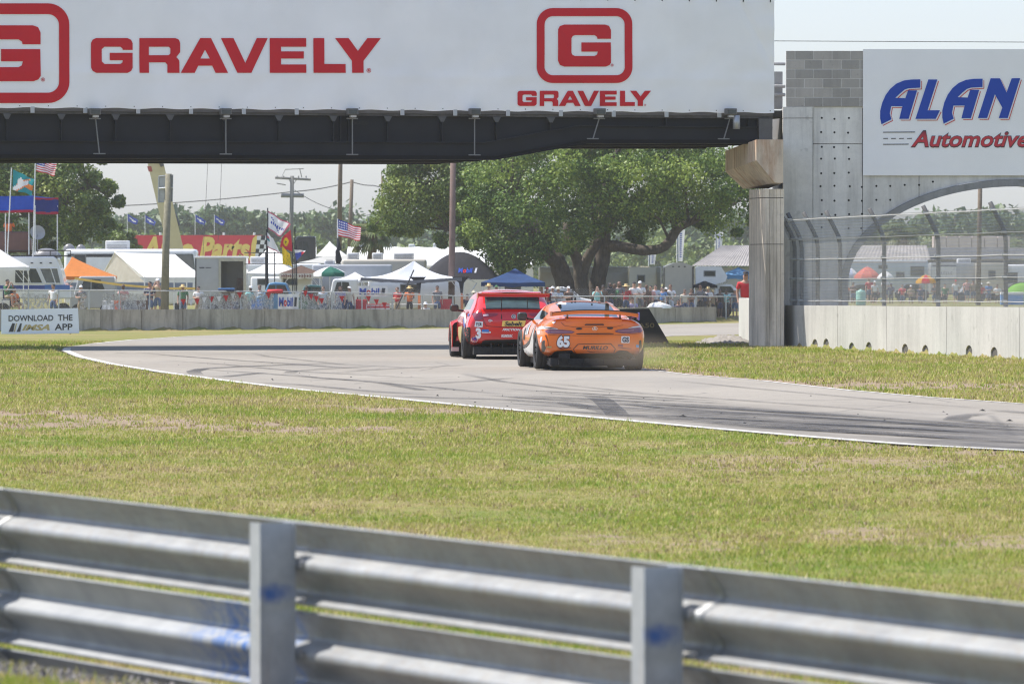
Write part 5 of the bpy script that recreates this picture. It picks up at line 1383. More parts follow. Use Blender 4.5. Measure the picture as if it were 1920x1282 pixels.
GRCAN = fabric('silver_tarp', (.60, .62, .66), .12, .08); BRCAN = fabric('brown_canopy', (.10, .062, .045), .08, .2); BLUE = fabric('blue_tarp', (.02, .085, .52), .2, .15); BLUED = fabric('dark_blue_tarp', (.012, .028, .20), .1, .15); REDT = fabric('red_trim', (.42, .02, .06), .1)
canopy('canopy', 'white canopy cut off by the edge of the photo, beside the white and blue motorhome', 'canopy', -70, 46, 500, 462, 284, WCAN, 3.1, val=.18)
canopy('canopy', 'orange canopy next to the white and blue motorhome', 'canopy', 112, 212, 518, 481, 300, ORCAN, 3.0, val=.16, peak=135)
def gable_tent():
    D = 305; x0, x1 = PX(182, D), PX(381, D); t = thing('gable_tent', 'white carport tent with a cream gable end, behind the leaning wooden post', 'tent', ((x0+x1)/2, D + 1.6, GP)); hw = (x1-x0)/2
    zE, zR = PZ(520, D) - GP, PZ(473, D) - GP; rx = -hw + .72
    # the ridge runs away to the right rear, its gable end looks left and forward
    fl, fr_, bl, br = (-hw + 2.55, -1.6), (hw, -1.2), (-hw, 1.6), (hw - 1.2, 4.0)
    r0, r1 = (-hw + .85, .1), (hw - 1.7, 1.6)
    def sheet(name, quad, mat, nx=12, ny=6, sag=.05):
        V = []
        for i in range(nx + 1):
            for j in range(ny + 1):
                a, b = i/nx, j/ny; p = [(1-a)*(1-b)*quad[0][k] + a*(1-b)*quad[1][k] + a*b*quad[2][k] + (1-a)*b*quad[3][k] for k in range(3)]
                p[2] -= sag * math.sin(PI*b) * (.6 + .4*math.sin(a*9)); V.append(p)
        mb = MB(); mb.add(V, [(i*(ny+1)+j, (i+1)*(ny+1)+j, (i+1)*(ny+1)+j+1, i*(ny+1)+j+1) for i in range(nx) for j in range(ny)]); return mb.build(name, mat, t, True)
    sheet('roof', [(*fl, zE), (*fr_, zE), (*r1, zR - .1), (*r0, zR)], WCAN); sheet('roof', [(*bl, zE), (*br, zE), (*r1, zR - .1), (*r0, zR)], WCAN)
    sheet('gable', [(*bl, zE - .25), (*fl, zE - .25), (*r0, zR - .02), (*r0, zR - .02)], WCAN2, 8, 6, 0)
    sheet('valance', [(*fl, zE - .28), (*fr_, zE - .28), (*fr_, zE), (*fl, zE)], WCAN, 14, 2, 0)
    for x, y in (fl, fr_, bl, br, ((fl[0]+fr_[0])/2, -1.4)):
        mb = MB(); mb.tube([(x, y, 0), (x, y, zE)], .035, 6); mb.build('leg', WHITE, t)
    mb = MB(); mb.tube([(*fl, zE), (*r0, zR), (*bl, zE)], .05, 6); mb.build('gable_pole', WHITE, t)
gable_tent()
canopy('canopy', 'wide white canopy to the right of the open box trailer', 'canopy', 462, 560, 512, 484, 296, WCAN, 4.0, val=.1, sag=.05, top=.15)
canopy('canopy', 'white pointed marquee top beside the red sign with a chequered end', 'canopy', 470, 545, 497, 455, 330, WCAN, 4.0, val=.2)
k_ = canopy('canopy', 'brown canopy with a pale valance printed in small dark and red letters', 'canopy', 524, 602, 512, 497, 288, BRCAN, 2.6, val=.26, valmat=WCAN2)
D = 288 - .02
mb = MB()
for k, px in enumerate(list(range(529, 552, 4)) + list(range(562, 586, 5))):
    x, z = PX(px, D) - k_.location.x, PZ(517.5, D) - GP; y = -1.345; hh = .05 + .03 * (k % 3)
    mb.box((x - .035, y - .012, z - hh), (x + .005, y, z + hh)); mb.box((x, y - .012, z - .02), (x + .05, y, z + .015))
mb.build('lettering', M('valance_print', (.16, .03, .03), .6), k_)
canopy('canopy', 'white marquee peak pointing up in front of the long white marquee roof', 'canopy', 592, 650, 480, 452, 330, WCAN, 3.0, val=.2, peak=618)
# silver tarpaulin canopy, slumped over its frame
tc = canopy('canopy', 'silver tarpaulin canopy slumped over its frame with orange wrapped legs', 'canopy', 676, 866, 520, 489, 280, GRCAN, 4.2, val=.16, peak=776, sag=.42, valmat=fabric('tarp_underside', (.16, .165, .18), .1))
for px in (786, 866):
    x = PX(px, 280) - tc.location.x; mb = MB(); mb.tube([(x, -2.06, 0), (x, -2.06, PZ(519, 280) - GP)], .03, 6); mb.tube([(x, -2.06, .1), (x, -2.06, PZ(552, 280) - GP)], .07, 7); o = mb.build('leg', M('orange_wrap', (.68, .20, .06), .6), tc)
    mb = MB(); h = PZ(519, 280) - GP; mb.extrude([(x - .5, -2.09, h), (x + .35, -2.09, h), (x + .10, -2.09, h - .3), (x + .05, -2.09, h - .8), (x - .07, -2.09, h - .8), (x - .14, -2.09, h - .3)], (0, .01, 0)); mb.build('corner_drape', DKCAN, tc)
def dome_tent():
    D = 292; xa, xb = PX(782, D), PX(942, D); w_ = xb - xa; t = thing('dome_tent', 'dark charcoal domed tent with a small blue and red oil logo on its roof', 'tent', ((xa+xb)/2, D + 2.2, GP)); h, e = PZ(472, D) - GP, PZ(524, D) - GP
    V, fs = [], []; n, r = 40, 10
    for i in range(r + 1):
        k = i / r
        for j in range(n):
            a = 2*PI*j/n; q = 1 / max(abs(math.cos(a)), abs(math.sin(a))) ** .6; V.append((math.cos(a)*w_/2*k*min(q, 1.22)*.95, math.sin(a)*2.2*k*min(q, 1.22)*.95, e + (h - e) * (1 - k**1.9)))
    for i in range(r):
        for j in range(n): fs.append((i*n+j, (i+1)*n+j, (i+1)*n+(j+1) % n, i*n+(j+1) % n))
    mb = MB(); mb.add(V, fs); o = mb.build('roof', DKCAN, t, True)
    for sx, sy in ((-1,-1),(1,-1),(1,1),(-1,1)):
        mb = MB(); mb.tube([(sx*w_*.47, sy*2.0, 0), (sx*w_*.47, sy*2.0, e)], .03, 6); mb.build('leg', STEEL, t)
    mb = MB(); mb.tube([(w_*.02, -2.2, .55), (w_*.2, -2.2, 1.75), (w_*.06, -2.2, 2.05)], .035, 6); mb.build('brace', STEEL, t)
    bv = BVHTree.FromPolygons([Vector(v) for v in V], fs); s = Skin.__new__(Skin); s.bvh = bv; s.dir = Vector((0, 1, 0)); s.parent = t
    cx = (xa + xb)/2
    def H(px, py): return PX(px, D) - cx, PZ(py, D) - GP
    for body, a, b, m in (('M', 859, 868, BLUEPRINT), ('o', 868, 874, REDPRINT), ('bil', 874, 886, BLUEPRINT), ('1', 889, 895, M('grey_print', (.5, .5, .55), .6))):
        (u0, z0), (u1, z1) = H(a, 511), H(b, 502.5); vs, fs2 = fit_text(body, u0, u1, z0, z1, .03, .15); mb = MB()
        pts = []
        for x, z in vs:
            hit = bv.ray_cast(Vector((x, -8, z)), Vector((0, 1, 0))); pts.append((x, (hit[0].y if hit[0] is not None else -2) - .03, z))
        mb.add(pts, fs2); mb.build('lettering', m, t)
dome_tent()
canopy('canopy', 'dark blue canopy under the oak branches behind the red car', 'canopy', 902, 1022, 529, 503, 282, BLCAN, 3.2, val=.20, peak=966, sag=.05)
canopy('canopy', 'light blue awning tarpaulin beside the white camper at the bridge column', 'canopy', 1352, 1420, 515, 501, 297, fabric('sky_tarp', (.16, .36, .62), .2), 2.4, val=.2)
canopy('canopy', 'grey tarpaulin canopy behind the silver one', 'canopy', 560, 700, 492, 470, 318, fabric('grey_tarp', (.42, .42, .40), .1), 5, val=.15, sag=.1, top=.3)

def umbrella(label, px0, px1, ye, yp, D, mats, tilt=0, ground=GP):
    r = (PX(px1, D) - PX(px0, D)) / 2; cx = (PX(px0, D) + PX(px1, D)) / 2; t = thing('umbrella', label, 'umbrella', (cx, D, ground), 0, 'beach umbrellas in the paddock'); h, hp = PZ(ye, D) - ground, PZ(yp, D) - ground
    for k in range(8):
        mb = MB(); V = []; n = 5
        for i in range(n + 1):
            for j in range(5):
                a = 2*PI*(k + j/4)/8 + .3; q = i/n; rr = r*q*(1 - .05*math.sin(PI*j/4)); V.append((rr*math.cos(a), rr*math.sin(a), hp + (h + .12 - hp)*q**1.5 - .03*math.sin(PI*j/4)*q))
        fs = [(i*5+j, (i+1)*5+j, (i+1)*5+j+1, i*5+j+1) for i in range(n) for j in range(4)]
        b = len(V); V += [(V[n*5+j][0]*1.01, V[n*5+j][1]*1.01, V[n*5+j][2] - .16) for j in range(5)]; fs += [(n*5+j, b+j, b+j+1, n*5+j+1) for j in range(4)]
        mb.add(V, fs); mb.build('panel', mats[k % len(mats)], t, True)
    mb = MB(); mb.tube([(0, 0, 0), (0, 0, hp + .08)], .022, 6); mb.build('pole', WHITE, t); return t
GREENC = fabric('green_cloth', (.02, .12, .085), .15)
umbrella('green and white striped umbrella beside the brown canopy', 587, 650, 516, 500, 276, [WCAN, GREENC, GREENC, WCAN])

# ---------------- campers and trailers
def window(parent, x, z, w_, h, y, mat=GLASSD, fr=.05):
    mb = MB()
    for a, b in (((x-w_/2-fr, y-.012, z-h/2-fr), (x+w_/2+fr, y-.002, z-h/2)), ((x-w_/2-fr, y-.012, z+h/2), (x+w_/2+fr, y-.002, z+h/2+fr)), ((x-w_/2-fr, y-.012, z-h/2), (x-w_/2, y-.002, z+h/2)), ((x+w_/2, y-.012, z-h/2), (x+w_/2+fr, y-.002, z+h/2))): mb.box(a, b)
    o = mb.build('window', M('window_frame', (.20, .20, .20), .5), parent); mb = MB(); mb.box((x-w_/2, y-.006, z-h/2), (x+w_/2, y-.001, z+h/2)); mb.build('pane', mat, o)
def camper(name, label, cat, x0, x1, yt, D, mat, wins=(), doors=(), acs=(), stripe=None, depth=2.4, ground=GP, bottom=.45, rad=.12, group=None, strips=()):
    xa, xb = PX(x0, D), PX(x1, D); zt = PZ(yt, D) - ground; cx = (xa + xb)/2; t = thing(name, label, cat, (cx, D, ground), 0, group)
    mb = MB(); mb.bbox((xa-cx, 0, bottom), (xb-cx, depth, zt), rad, 0, 3); mb.build('body', mat, t, True)
    H = lambda px, py: (PX(px, D) - cx, PZ(py, D) - ground)
    for (a, b, p, q) in wins:
        (u0, z1), (u1, z0) = H(a, p), H(b, q); window(t, (u0+u1)/2, (z0+z1)/2, u1-u0, z1-z0, 0)
    for (a, b, p, q) in doors:
        (u0, z1), (u1, z0) = H(a, p), H(b, q); mb = MB(); mb.bbox((u0, -.02, z0), (u1, -.001, z1), .008); d = mb.build('door', M('door_panel', (.52, .52, .50), .5), t); mb = MB(); mb.bbox((u0+.05, -.03, (z0+z1)/2+.1), (u1-.05, -.021, z1-.08), .004); mb.build('door_window', GLASSD, d)
    for (a, b, p) in acs:
        (u0, z1), (u1, _) = H(a, p), H(b, p); mb = MB(); mb.bbox((u0, .7, zt-.02), (u1, 1.7, z1), .05, 0, 2); mb.build('roof_unit', M('roof_unit_white', (.62, .62, .61), .5), t, True)
        mb = MB()
        for k in range(3): mb.box((u0+.08, .69, zt+.06+k*.07), (u1-.08, .698, zt+.09+k*.07))
        mb.build('vent_slats', M('vent_grey', (.22, .22, .23), .6), t)
    for (p, q, m) in strips:
        _, z1 = H(x0, p); _, z0 = H(x0, q); mb = MB(); mb.box((xa-cx+rad, -.010, z0), (xb-cx-rad, -.001, z1)); mb.build('stripe', m, t)
    for u in (xa-cx+.9, xb-cx-.9):
        mb = MB(); mb.lathe([(0, .02), (.36, .02), (.36, .28), (0, .28)], 20, axis='y', c=(u, 0, .36)); mb.build('wheel', RUBBER, t)
    return t
CAMW, CAMB, CAMG = paint('camper_white', (.74, .74, .73), .35), paint('camper_beige', (.48, .44, .36), .4), paint('camper_grey', (.36, .37, .38), .4)
DKBAND = M('dark_band', (.035, .037, .045), .3); BLUEBAND = M('blue_band', (.03, .13, .40), .35, coat=.3)
# white and blue motorhome at the left, seen three-quarter: box body, raked windscreen, short bonnet
def motorhome():
    D = 288; t = thing('motorhome', 'old white and blue motorhome with raked windscreen, under the brown sofa', 'motorhome', (PX(70, D), D, GP)); cx = PX(70, D)
    H = lambda px, py: (PX(px, D) - cx, PZ(py, D) - GP)
    prof = [H(-60,560), H(-60,486), H(-52,481), H(100,481), H(106,484), H(113,503), H(121,533), H(132,538), H(133,560)]
    mb = MB(); mb.extrude([(x, 0, z) for x, z in prof], (0, 2.3, 0)); o = mb.build('body', CAMW, t)
    bv = o.modifiers.new('b', 'BEVEL'); bv.width = .07; bv.segments = 3
    q = [H(28,503), H(68,503), H(80,531), H(28,531)]; mb = MB(); mb.add([(x, -.012, z) for x, z in q], [(0,3,2,1)]); f_ = mb.build('side_window', GLASSD, t)
    mb = MB(); mb.tube([(x, -.02, z) for x, z in q + q[:1]], .025, 5); mb.tube([(*H(50,503)[:1], -.02, H(50,503)[1]), (*H(57,531)[:1], -.02, H(57,531)[1])], .02, 5); mb.build('frame', WHITE, f_)
    q = [H(74,503), H(108,503), H(114,531), H(86,531)]; mb = MB(); mb.add([(x, -.012, z) for x, z in q], [(0,3,2,1)]); f_ = mb.build('windscreen', glass('grey_glass', (.10, .11, .11), .1), t)
    mb = MB(); mb.tube([(x, -.02, z) for x, z in q + q[:1]], .03, 5); mb.tube([(*H(95,503)[:1], -.02, H(95,503)[1]), (*H(104,531)[:1], -.02, H(104,531)[1])], .025, 5); mb.build('frame', WHITE, f_)
    for a, b, p, r, m in ((-58, 84, 535, 545, M('deep_blue_band', (.02, .05, .26), .35)), (84, 131, 534, 545, BLUEBAND)):
        (u0, z1), (u1, z0) = H(a, p), H(b, r); mb = MB(); mb.box((u0, -.014, z0), (u1, -.002, z1)); mb.build('stripe', m, t)
    for px in (5, 118):
        u, _ = H(px, 550); mb = MB(); mb.lathe([(0, -.03), (.38, -.03), (.38, .25), (0, .25)], 20, axis='y', c=(u, 0, .38)); mb.build('wheel', RUBBER, t)
    for px in (60, 77, 95):
        u, z = H(px, 493); mb = MB(); mb.box((u-.06, -.03, z-.03), (u+.06, -.001, z+.03)); mb.build('marker_lamp', BLACK, t)
    (u0, z1), (u1, z0) = H(-60, 474), H(132, 481); mb = MB(); mb.box((u0, .2, z0), (u1, 2.2, z0 + .06)); mb.tube([(u0, .2, z0+.3), (u1, .2, z0+.3)], .03, 6)
    for k in range(6): mb.tube([(u0 + (u1-u0)*k/5, .2, z0), (u0 + (u1-u0)*k/5, .2, z0+.3)], .025, 6)
    mb.build('roof_rack', BLACK, t); return t
motorhome()
big = camper('motorhome', 'long white coach motorhome with a dark roof band behind the carport tent', 'motorhome', 120, 368, 467, 316, CAMW, wins=[(300,345,478,505),(140,160,478,498)], acs=[(196,240,451)], strips=[(476,482,DKBAND),(530,545,M('steel_blue_band', (.16,.19,.26),.4))], rad=.2)
H_ = lambda px, py: (PX(px, 316) - big.location.x, PZ(py, 316) - GP)
q = [H_(318,477), H_(362,477), H_(366,505), H_(335,505)]; mb = MB(); mb.add([(x, -.016, z) for x, z in q], [(0,3,2,1)]); mb.build('windscreen', glass('coach_glass', (.03,.045,.045), .05), big)
def box_trailer():
    D = 292; cx = PX(412, D); t = thing('box_trailer', 'grey box trailer with its rear doors open on stored clutter', 'trailer', (cx, D, GP)); H = lambda px, py: (PX(px, D) - cx, PZ(py, D) - GP)
    (a, zt), (b, zb) = H(366, 484), H(412, 552); (c, _), (d, _) = H(460, 484), H(458, 552); dp = 3.2; th = .06
    mb = MB(); mb.box((a, 0, .45), (b, th, zt)); mb.box((a, 0, .45), (a+th, dp, zt)); mb.box((c-th, 0, .45), (c, dp, zt)); mb.box((a, dp-th, .45), (c, dp, zt)); mb.box((a, 0, .40), (c, dp, .45)); mb.build('body', CAMG, t)
    mb = MB(); mb.bbox((a-.04, -.04, zt), (c+.04, dp+.03, zt+.10), .03); mb.build('roof', CAMW, t)
    mb = MB(); mb.box((b-.05, -.05, .45), (b+.07, -.001, zt)); mb.box((c-.1, -.05, .45), (c+.05, -.001, zt)); mb.box((b+.07, -.05, zt-.16), (c-.1, -.001, zt)); mb.build('door_frame', M('door_frame_dirty', (.38, .36, .28), .6), t)
    mb = MB(); mb.box((b+.1, .2, .45), (b+.9, 1.0, 1.3)); mb.bbox((b+.3, .1, .5), (b+1.0, .7, 1.05), .1); mb.box((c-.5, 1.2, .5), (c-.1, 2.2, 2.0)); mb.build('stored_goods', M('clutter_brown', (.16, .11, .09), .9, var=.6, scale=6), t)
    (u0, z1), (u1, z0) = H(374, 501), H(396, 503); vs, fs = fit_text('Weekender', u0, u1, z0, z1, .02); mb = MB(); mb.add([(x, -.006, z) for x, z in []], []); 
    mb.box((u0, -.006, z0), (u0 + (u1-u0)*.42, -.002, z0+.06)); mb.box((u0 + (u1-u0)*.52, -.006, z0+.01), (u1, -.002, z0+.05)); mb.build('maker_mark', DARKPRINT, t)
    mb = MB(); mb.lathe([(0, -.02), (.34, -.02), (.34, .22), (0, .22)], 18, axis='y', c=(a+.9, 0, .34)); mb.build('wheel', RUBBER, t)
box_trailer()
camper('caravan', 'low grey caravan roof with two air conditioners behind the silver canopy', 'caravan', 640, 800, 486, 300, CAMB, acs=[(650,672,474),(697,717,474),(737,775,474)], rad=.15)
camper('caravan', 'white caravan with an oval window under the silver canopy', 'caravan', 690, 870, 522, 286, CAMW, wins=[(752,786,534,547)], rad=.1)
camper('caravan', 'white caravan with a boxy air conditioner left of the white marquee tip', 'caravan', 462, 600, 494, 312, CAMW, acs=[(468,496,481)], rad=.12)
camper('trailer_home', 'long beige trailer behind the oak trunks with a yellow awning window', 'trailer', 1010, 1240, 500, 300, CAMB, wins=[(1193,1210,516,530)], doors=[(1175,1190,516,552)], strips=[(503,511,M('pale_grey_band', (.5,.49,.46),.5))], rad=.1)
camper('trailer_home', 'beige trailer extension with a small dark window, between trunk and arched trailer', 'trailer', 1178, 1232, 499, 296, paint('cream_trailer', (.50,.46,.33), .4), wins=[(1196,1208,517,528)], rad=.08)
def arched_trailer():
    D = 294; cx = PX(1273, D); t = thing('cargo_trailer', 'tall cream cargo trailer with an arched top behind the crowd', 'trailer', (cx, D, GP)); H = lambda px, py: (PX(px, D)-cx, PZ(py, D)-GP)
    (a, z0), (b, zp) = H(1247, 500), H(1300, 492); pts = [(a, 0, .4), (b, 0, .4), (b, 0, z0)] + [(b + (a-b)*k/8, 0, z0 + (zp-z0)*math.sin(PI*k/8)) for k in range(1, 8)] + [(a, 0, z0)]
    mb = MB(); mb.extrude(pts, (0, 4.5, 0)); mb.build('body', CAMB, t); mb = MB()
    for k in (-.3, 0, .3): mb.box((k-.05, -.03, z0-.02), (k+.05, -.001, z0+.03))
    mb.build('marker_lamp', BLACK, t); mb = MB(); mb.box((b-.05, -.06, .5), (b+.03, -.001, z0)); mb.build('corner_post', BLACK, t)
    mb = MB(); mb.lathe([(0, -.03), (.33, -.03), (.33, .2), (0, .2)], 18, axis='y', c=(a+.5, 0, .33)); mb.build('wheel', RUBBER, t)
arched_trailer()
def truck_camper():
    D = 294; cx = PX(1340, D); t = thing('truck_camper', 'white pickup camper with an overcab bunk and one small dark window', 'camper', (cx, D, GP)); H = lambda px, py: (PX(px, D)-cx, PZ(py, D)-GP)
    prof = [H(1304,560), H(1304,502), H(1310,499), H(1352,500), H(1364,518), H(1360,528), H(1346,532), H(1338,536), H(1336,560)]
    mb = MB(); mb.extrude([(x, 0, z) for x, z in prof], (0, 2.1, 0)); mb.build('body', CAMW, t)
    (u0, z1), (u1, z0) = H(1321, 509), H(1340, 517); window(t, (u0+u1)/2, (z0+z1)/2, u1-u0, z1-z0, 0)
    prof = [H(1336,562), H(1336,540), H(1344,532), H(1372,533), H(1390,550), H(1410,553), H(1410,562)]; mb = MB(); mb.extrude([(x, .2, z) for x, z in prof], (0, 1.7, 0)); mb.build('cab', CAMW, t)
    q = [H(1350,537), H(1370,537), H(1382,549), H(1348,549)]; mb = MB(); mb.add([(x, .185, z) for x, z in q], [(0,3,2,1)]); mb.build('cab_window', GLASSD, t)
    for px in (1345, 1402): u, _ = H(px, 560); mb = MB(); mb.lathe([(0, .15), (.36, .15), (.36, .4), (0, .4)], 18, axis='y', c=(u, 0, .36)); mb.build('wheel', RUBBER, t)
truck_camper()
def shed(label, x0, x1, ye, yr, D, mat, slope_px=60, ground=GP, depth=6):
    xa, xb = PX(x0, D), PX(x1, D); cx = (xa+xb)/2; t = thing('shed', label, 'shed', (cx, D, ground)); ze, zr_ = PZ(ye, D)-ground, PZ(yr, D)-ground; k = PX(x0+slope_px, D)-PX(x0, D); hw = (xb-xa)/2
    mb = MB(); mb.box((-hw+.3, .3, 0), (hw-.3, depth, ze-.1)); mb.build('wall', M('shed_wall', (.34, .33, .31), .8), t)
    nr = 26
    mb = MB(); V = []
    for i in range(nr*2 + 1):
        q = i/(nr*2); dz = .035*(i % 2); V += [(-hw + 2*hw*q, 0, ze+dz), (-hw + k + (2*hw-k)*q, depth*.6, zr_+dz)]
    mb.add(V, [(2*i, 2*i+2, 2*i+3, 2*i+1) for i in range(nr*2)]); mb.build('roof', mat, t)
    return t
TIN = M('old_tin', (.27, .25, .235), .7, var=.35, scale=.8)
shed('grey tin roofed shed between oak and bridge column', 1296, 1440, 499, 460, 330, TIN, 62)

# long white marquee behind the campers
def marquee():
    D = 420; xa, xb = PX(648, D), PX(1000, D); cx = (xa+xb)/2; hw = (xb-xa)/2; t = thing('marquee', 'long low white marquee roof stretching behind the campers to the oak', 'marquee', (cx, D, GP)); zr_, ze = PZ(462, D)-GP, PZ(492, D)-GP
    mb = MB(); V = []; n = 40
    for i in range(n + 1):
        x = -hw + 2*hw*i/n; end = 1 - max(0, (i/n - .80)/.2)**2*.75
        for k in range(7): q = k/6; V.append((x, q*7, ze*.9 + (zr_*end + (1-end)*ze - ze*.9)*math.sin(q*PI/2) - .05*abs(math.sin(i*PI/5))))
    mb.add(V, [(i*7+k, (i+1)*7+k, (i+1)*7+k+1, i*7+k+1) for i in range(n) for k in range(6)]); mb.build('roof', WCAN, t, True)
    mb = MB(); mb.box((-hw, .05, .0), (hw, .12, ze*.92)); mb.build('side_wall', WCAN2, t)
marquee()
for k, (a, b, y) in enumerate(((674, 692, 456), (720, 734, 457), (766, 778, 458), (812, 824, 456))):
    D = 470; mb = MB(); c = P((a+b)/2, 500, D); mb.bbox((-(b-a)/2*D/F, 0, 0), ((b-a)/2*D/F, 1.2, PZ(y, D) - GP), .08)
    t = thing('portable_cabin', ['pale blue cabin roof left of the palm trunk above the marquee', 'pale cabin roof just right of the palm trunk above the marquee', 'small pale cabin roof above the middle of the marquee', 'small pale cabin roof above the marquee near the tall dark post'][k], 'cabin', (c.x, D, GP), 0, 'cabin roofs beyond the marquee')
    mb.build('body', M('cabin_pale', (.50, .54, .66), .5) if k == 0 else M('cabin_white', (.62, .64, .68), .5), t)

# red sign board with yellow lettering
def parts_sign():
    D = 430; xa, xb = PX(232, D), PX(492, D); cx = PX(372, D); t = thing('advertising_sign', 'long red hoarding with big yellow italic lettering and a chequered end', 'sign', (cx, D, GP)); zb, zt = PZ(520, D)-GP, PZ(441, D)-GP
    mb = MB(); mb.box((xa-cx, 0, zb), (xb-cx, .12, zt)); mb.build('board', M('sign_red', (.68, .05, .07), .6, var=.06), t)
    U = lambda px: PX(px, D)-cx
    Z = lambda py: PZ(py, D)-GP
    for body, a, b, p, q in (('Au', 262, 308, 480, 444), ('to', 310, 357, 480, 448), ('P', 364, 396, 478, 443), ('arts!', 386, 480, 488, 444)):
        pass
    ym = M('sign_yellow', (.92, .66, .17), .6)
    vs, fs = fit_text('Auto Parts!', U(264), U(482), Z(486), Z(445), .045, .25); mb = MB(); mb.add([(x, -.012, z - (x - U(264)) * .004) for x, z in vs], fs); mb.build('lettering', ym, t)
    mb = MB(); mb.add([(U(472), -.009, Z(497)), (U(477), -.009, Z(497)), (U(482), -.009, Z(442)), (U(478), -.009, Z(442))], [(0,1,2,3)]); mb.build('slash', ym, t)
    for i in range(3):
        for j in range(6):
            px, py = 478 + i*8 - j*1.2 + 4, 442 + j*8.2
            mb = MB(); mb.add([(U(px), -.007, Z(py)), (U(px+8), -.007, Z(py)), (U(px+6.8), -.007, Z(py+8.2)), (U(px-1.2), -.007, Z(py+8.2))], [(0,3,2,1)]); mb.build('check', WHITE if (i+j) % 2 == 0 else BLACK, t)
    mb = MB()
    for px in (250, 300, 350, 420, 480): mb.tube([(U(px), .2, 0), (U(px), .2, zb)], .08, 6)
    mb.build('support', STEEL, t)
    mb = MB()
    for px in (301, 420, 477): mb.lathe([(0, -.1), (.09, -.1), (.09, .1), (0, .1)], 8, c=(U(px), -.1, zt+.1))
    mb.build('lamp', WHITE, t)
parts_sign()
# small oil banners
def oil_banner(label, x0, x1, y0, y1, D):
    D = max(D, wx((x0+x1)/2)[1] + .45)
    cx = PX((x0+x1)/2, D); t = thing('oil_banner', label, 'banner', (cx, D, GP)); U = lambda px: PX(px, D)-cx; Z = lambda py: PZ(py, D)-GP
    mb = MB(); n = 10; V = [(U(x0) + (U(x1)-U(x0))*i/n, .03*math.sin(i*1.1), z) for i in range(n+1) for z in (Z(y1), Z(y0))]; mb.add(V, [(2*i, 2*i+2, 2*i+3, 2*i+1) for i in range(n)]); mb.build('cloth', WHC, t)
    w_ = x1 - x0; hh = y1 - y0
    for body, a, b, m in (('M', .05, .28, BLUEPRINT), ('o', .29, .43, REDPRINT), ('bil', .45, .72, BLUEPRINT), ('1', .78, .92, DARKPRINT)):
        vs, fs = fit_text(body, U(x0 + a*w_), U(x0 + b*w_), Z(y1 - hh*.22), Z(y1 - hh*.78), .03, .05); mb = MB(); mb.add([(x, -.045, z) for x, z in vs], fs); mb.build('lettering', m, t)
oil_banner('white oil banner hung under the silver tarpaulin canopy', 671, 727, 536, 556, 277)
oil_banner('white oil banner tied low on the spectator fence', 521, 560, 551, 580, 268.2)

# roof terrace at the left: sofa, blue canopy, dish, spare tubes
D = 288
def U_(px): return PX(px, D)
def sofa():
    zb = PZ(473, D); t = thing('sofa', 'brown sofa seen from behind on the roof of the motorhome', 'sofa', (PX(15, D), D + .6, zb)); cx = PX(15, D); z = lambda py: PZ(py, D) - zb
    mb = MB(); mb.bbox((U_(-30)-cx, 0, 0), (U_(52)-cx, .28, z(434)), .08, 0, 3); mb.build('backrest', M('brown_leather', (.13, .052, .04), .45, var=.25), t, True)
    mb = MB(); mb.bbox((U_(42)-cx, .05, 0), (U_(56)-cx, .95, z(446)), .12, 0, 3); mb.build('armrest', M('brown_leather', (.13, .052, .04), .45), t, True)
    mb = MB(); mb.bbox((U_(-30)-cx, .28, 0), (U_(44)-cx, .95, .45), .06, 0, 2); mb.build('seat', M('brown_leather', (.13, .052, .04), .45), t, True)
sofa()
def blue_canopy():
    zb = PZ(474, D); t = thing('roof_canopy', 'blue canopy with red trim on poles above the motorhome roof', 'canopy', (PX(20, D), D, zb)); cx = PX(20, D); z = lambda py: PZ(py, D) - zb
    def sheet(name, x0, x1, y0, y1, mat, d0=0, d1=0):
        mb = MB(); n = 10; V = []
        for i in range(n+1):
            q = i/n
            for j in range(5): V.append((U_(x0 + (x1-x0)*q)-cx, d0 + (d1-d0)*q + .05*math.sin(i*1.3+j), z(y0 + (y1-y0)*j/4) - .03*math.sin(PI*q)))
        mb.add(V, [(i*5+j, (i+1)*5+j, (i+1)*5+j+1, i*5+j+1) for i in range(n) for j in range(4)]); return mb.build(name, mat, t, True)
    sheet('canopy_side', -60, 66, 367, 394, BLUE); sheet('canopy_end', 66, 105, 373, 397, BLUED, 0, 1.6); sheet('trim', -60, 66, 393, 398, REDT, -.02, -.02); sheet('trim', 66, 105, 370, 374, REDT, -.02, 1.58); sheet('trim', 66, 105, 396, 401, REDT, -.02, 1.58)
    mb = MB(); mb.add([(U_(-60)-cx, 0, z(368)), (U_(66)-cx, 0, z(368)), (U_(105)-cx, 1.6, z(371)), (U_(-20)-cx, 1.8, z(371))], [(0,1,2,3)]); mb.build('canopy_top', BLUE, t)
    for px, y in ((10, .1), (54, .1), (66, 0), (103, 1.58)): mb = MB(); mb.tube([(U_(px)-cx, y, -.1), (U_(px)-cx, y, z(385))], .03, 6); mb.build('pole', WHITE, t)
blue_canopy()
def dish():
    p = P(70, 437, D + 1.2); zb = PZ(474, D); t = thing('satellite_dish', 'grey satellite dish on the motorhome roof under the blue canopy', 'satellite dish', (p.x, p.y, zb)); h = p.z - zb
    mb = MB(); pr = [(.39*k/8, .10*(k/8)**2) for k in range(9)]; mb.lathe(pr, 28); o = mb.build('dish', M('dish_grey', (.42, .42, .41), .6), t, True, (0, 0, h), (math.radians(70), 0, math.radians(18)))
    mb = MB(); mb.tube([(0, .1, 0), (0, .08, h)], .03, 6); mb.build('mast', STEEL, t); mb = MB(); mb.tube([(.0, .1, h - .3), (.05, -.35, h - .05)], .012, 5); mb.build('feed_arm', STEEL, t)
dish()
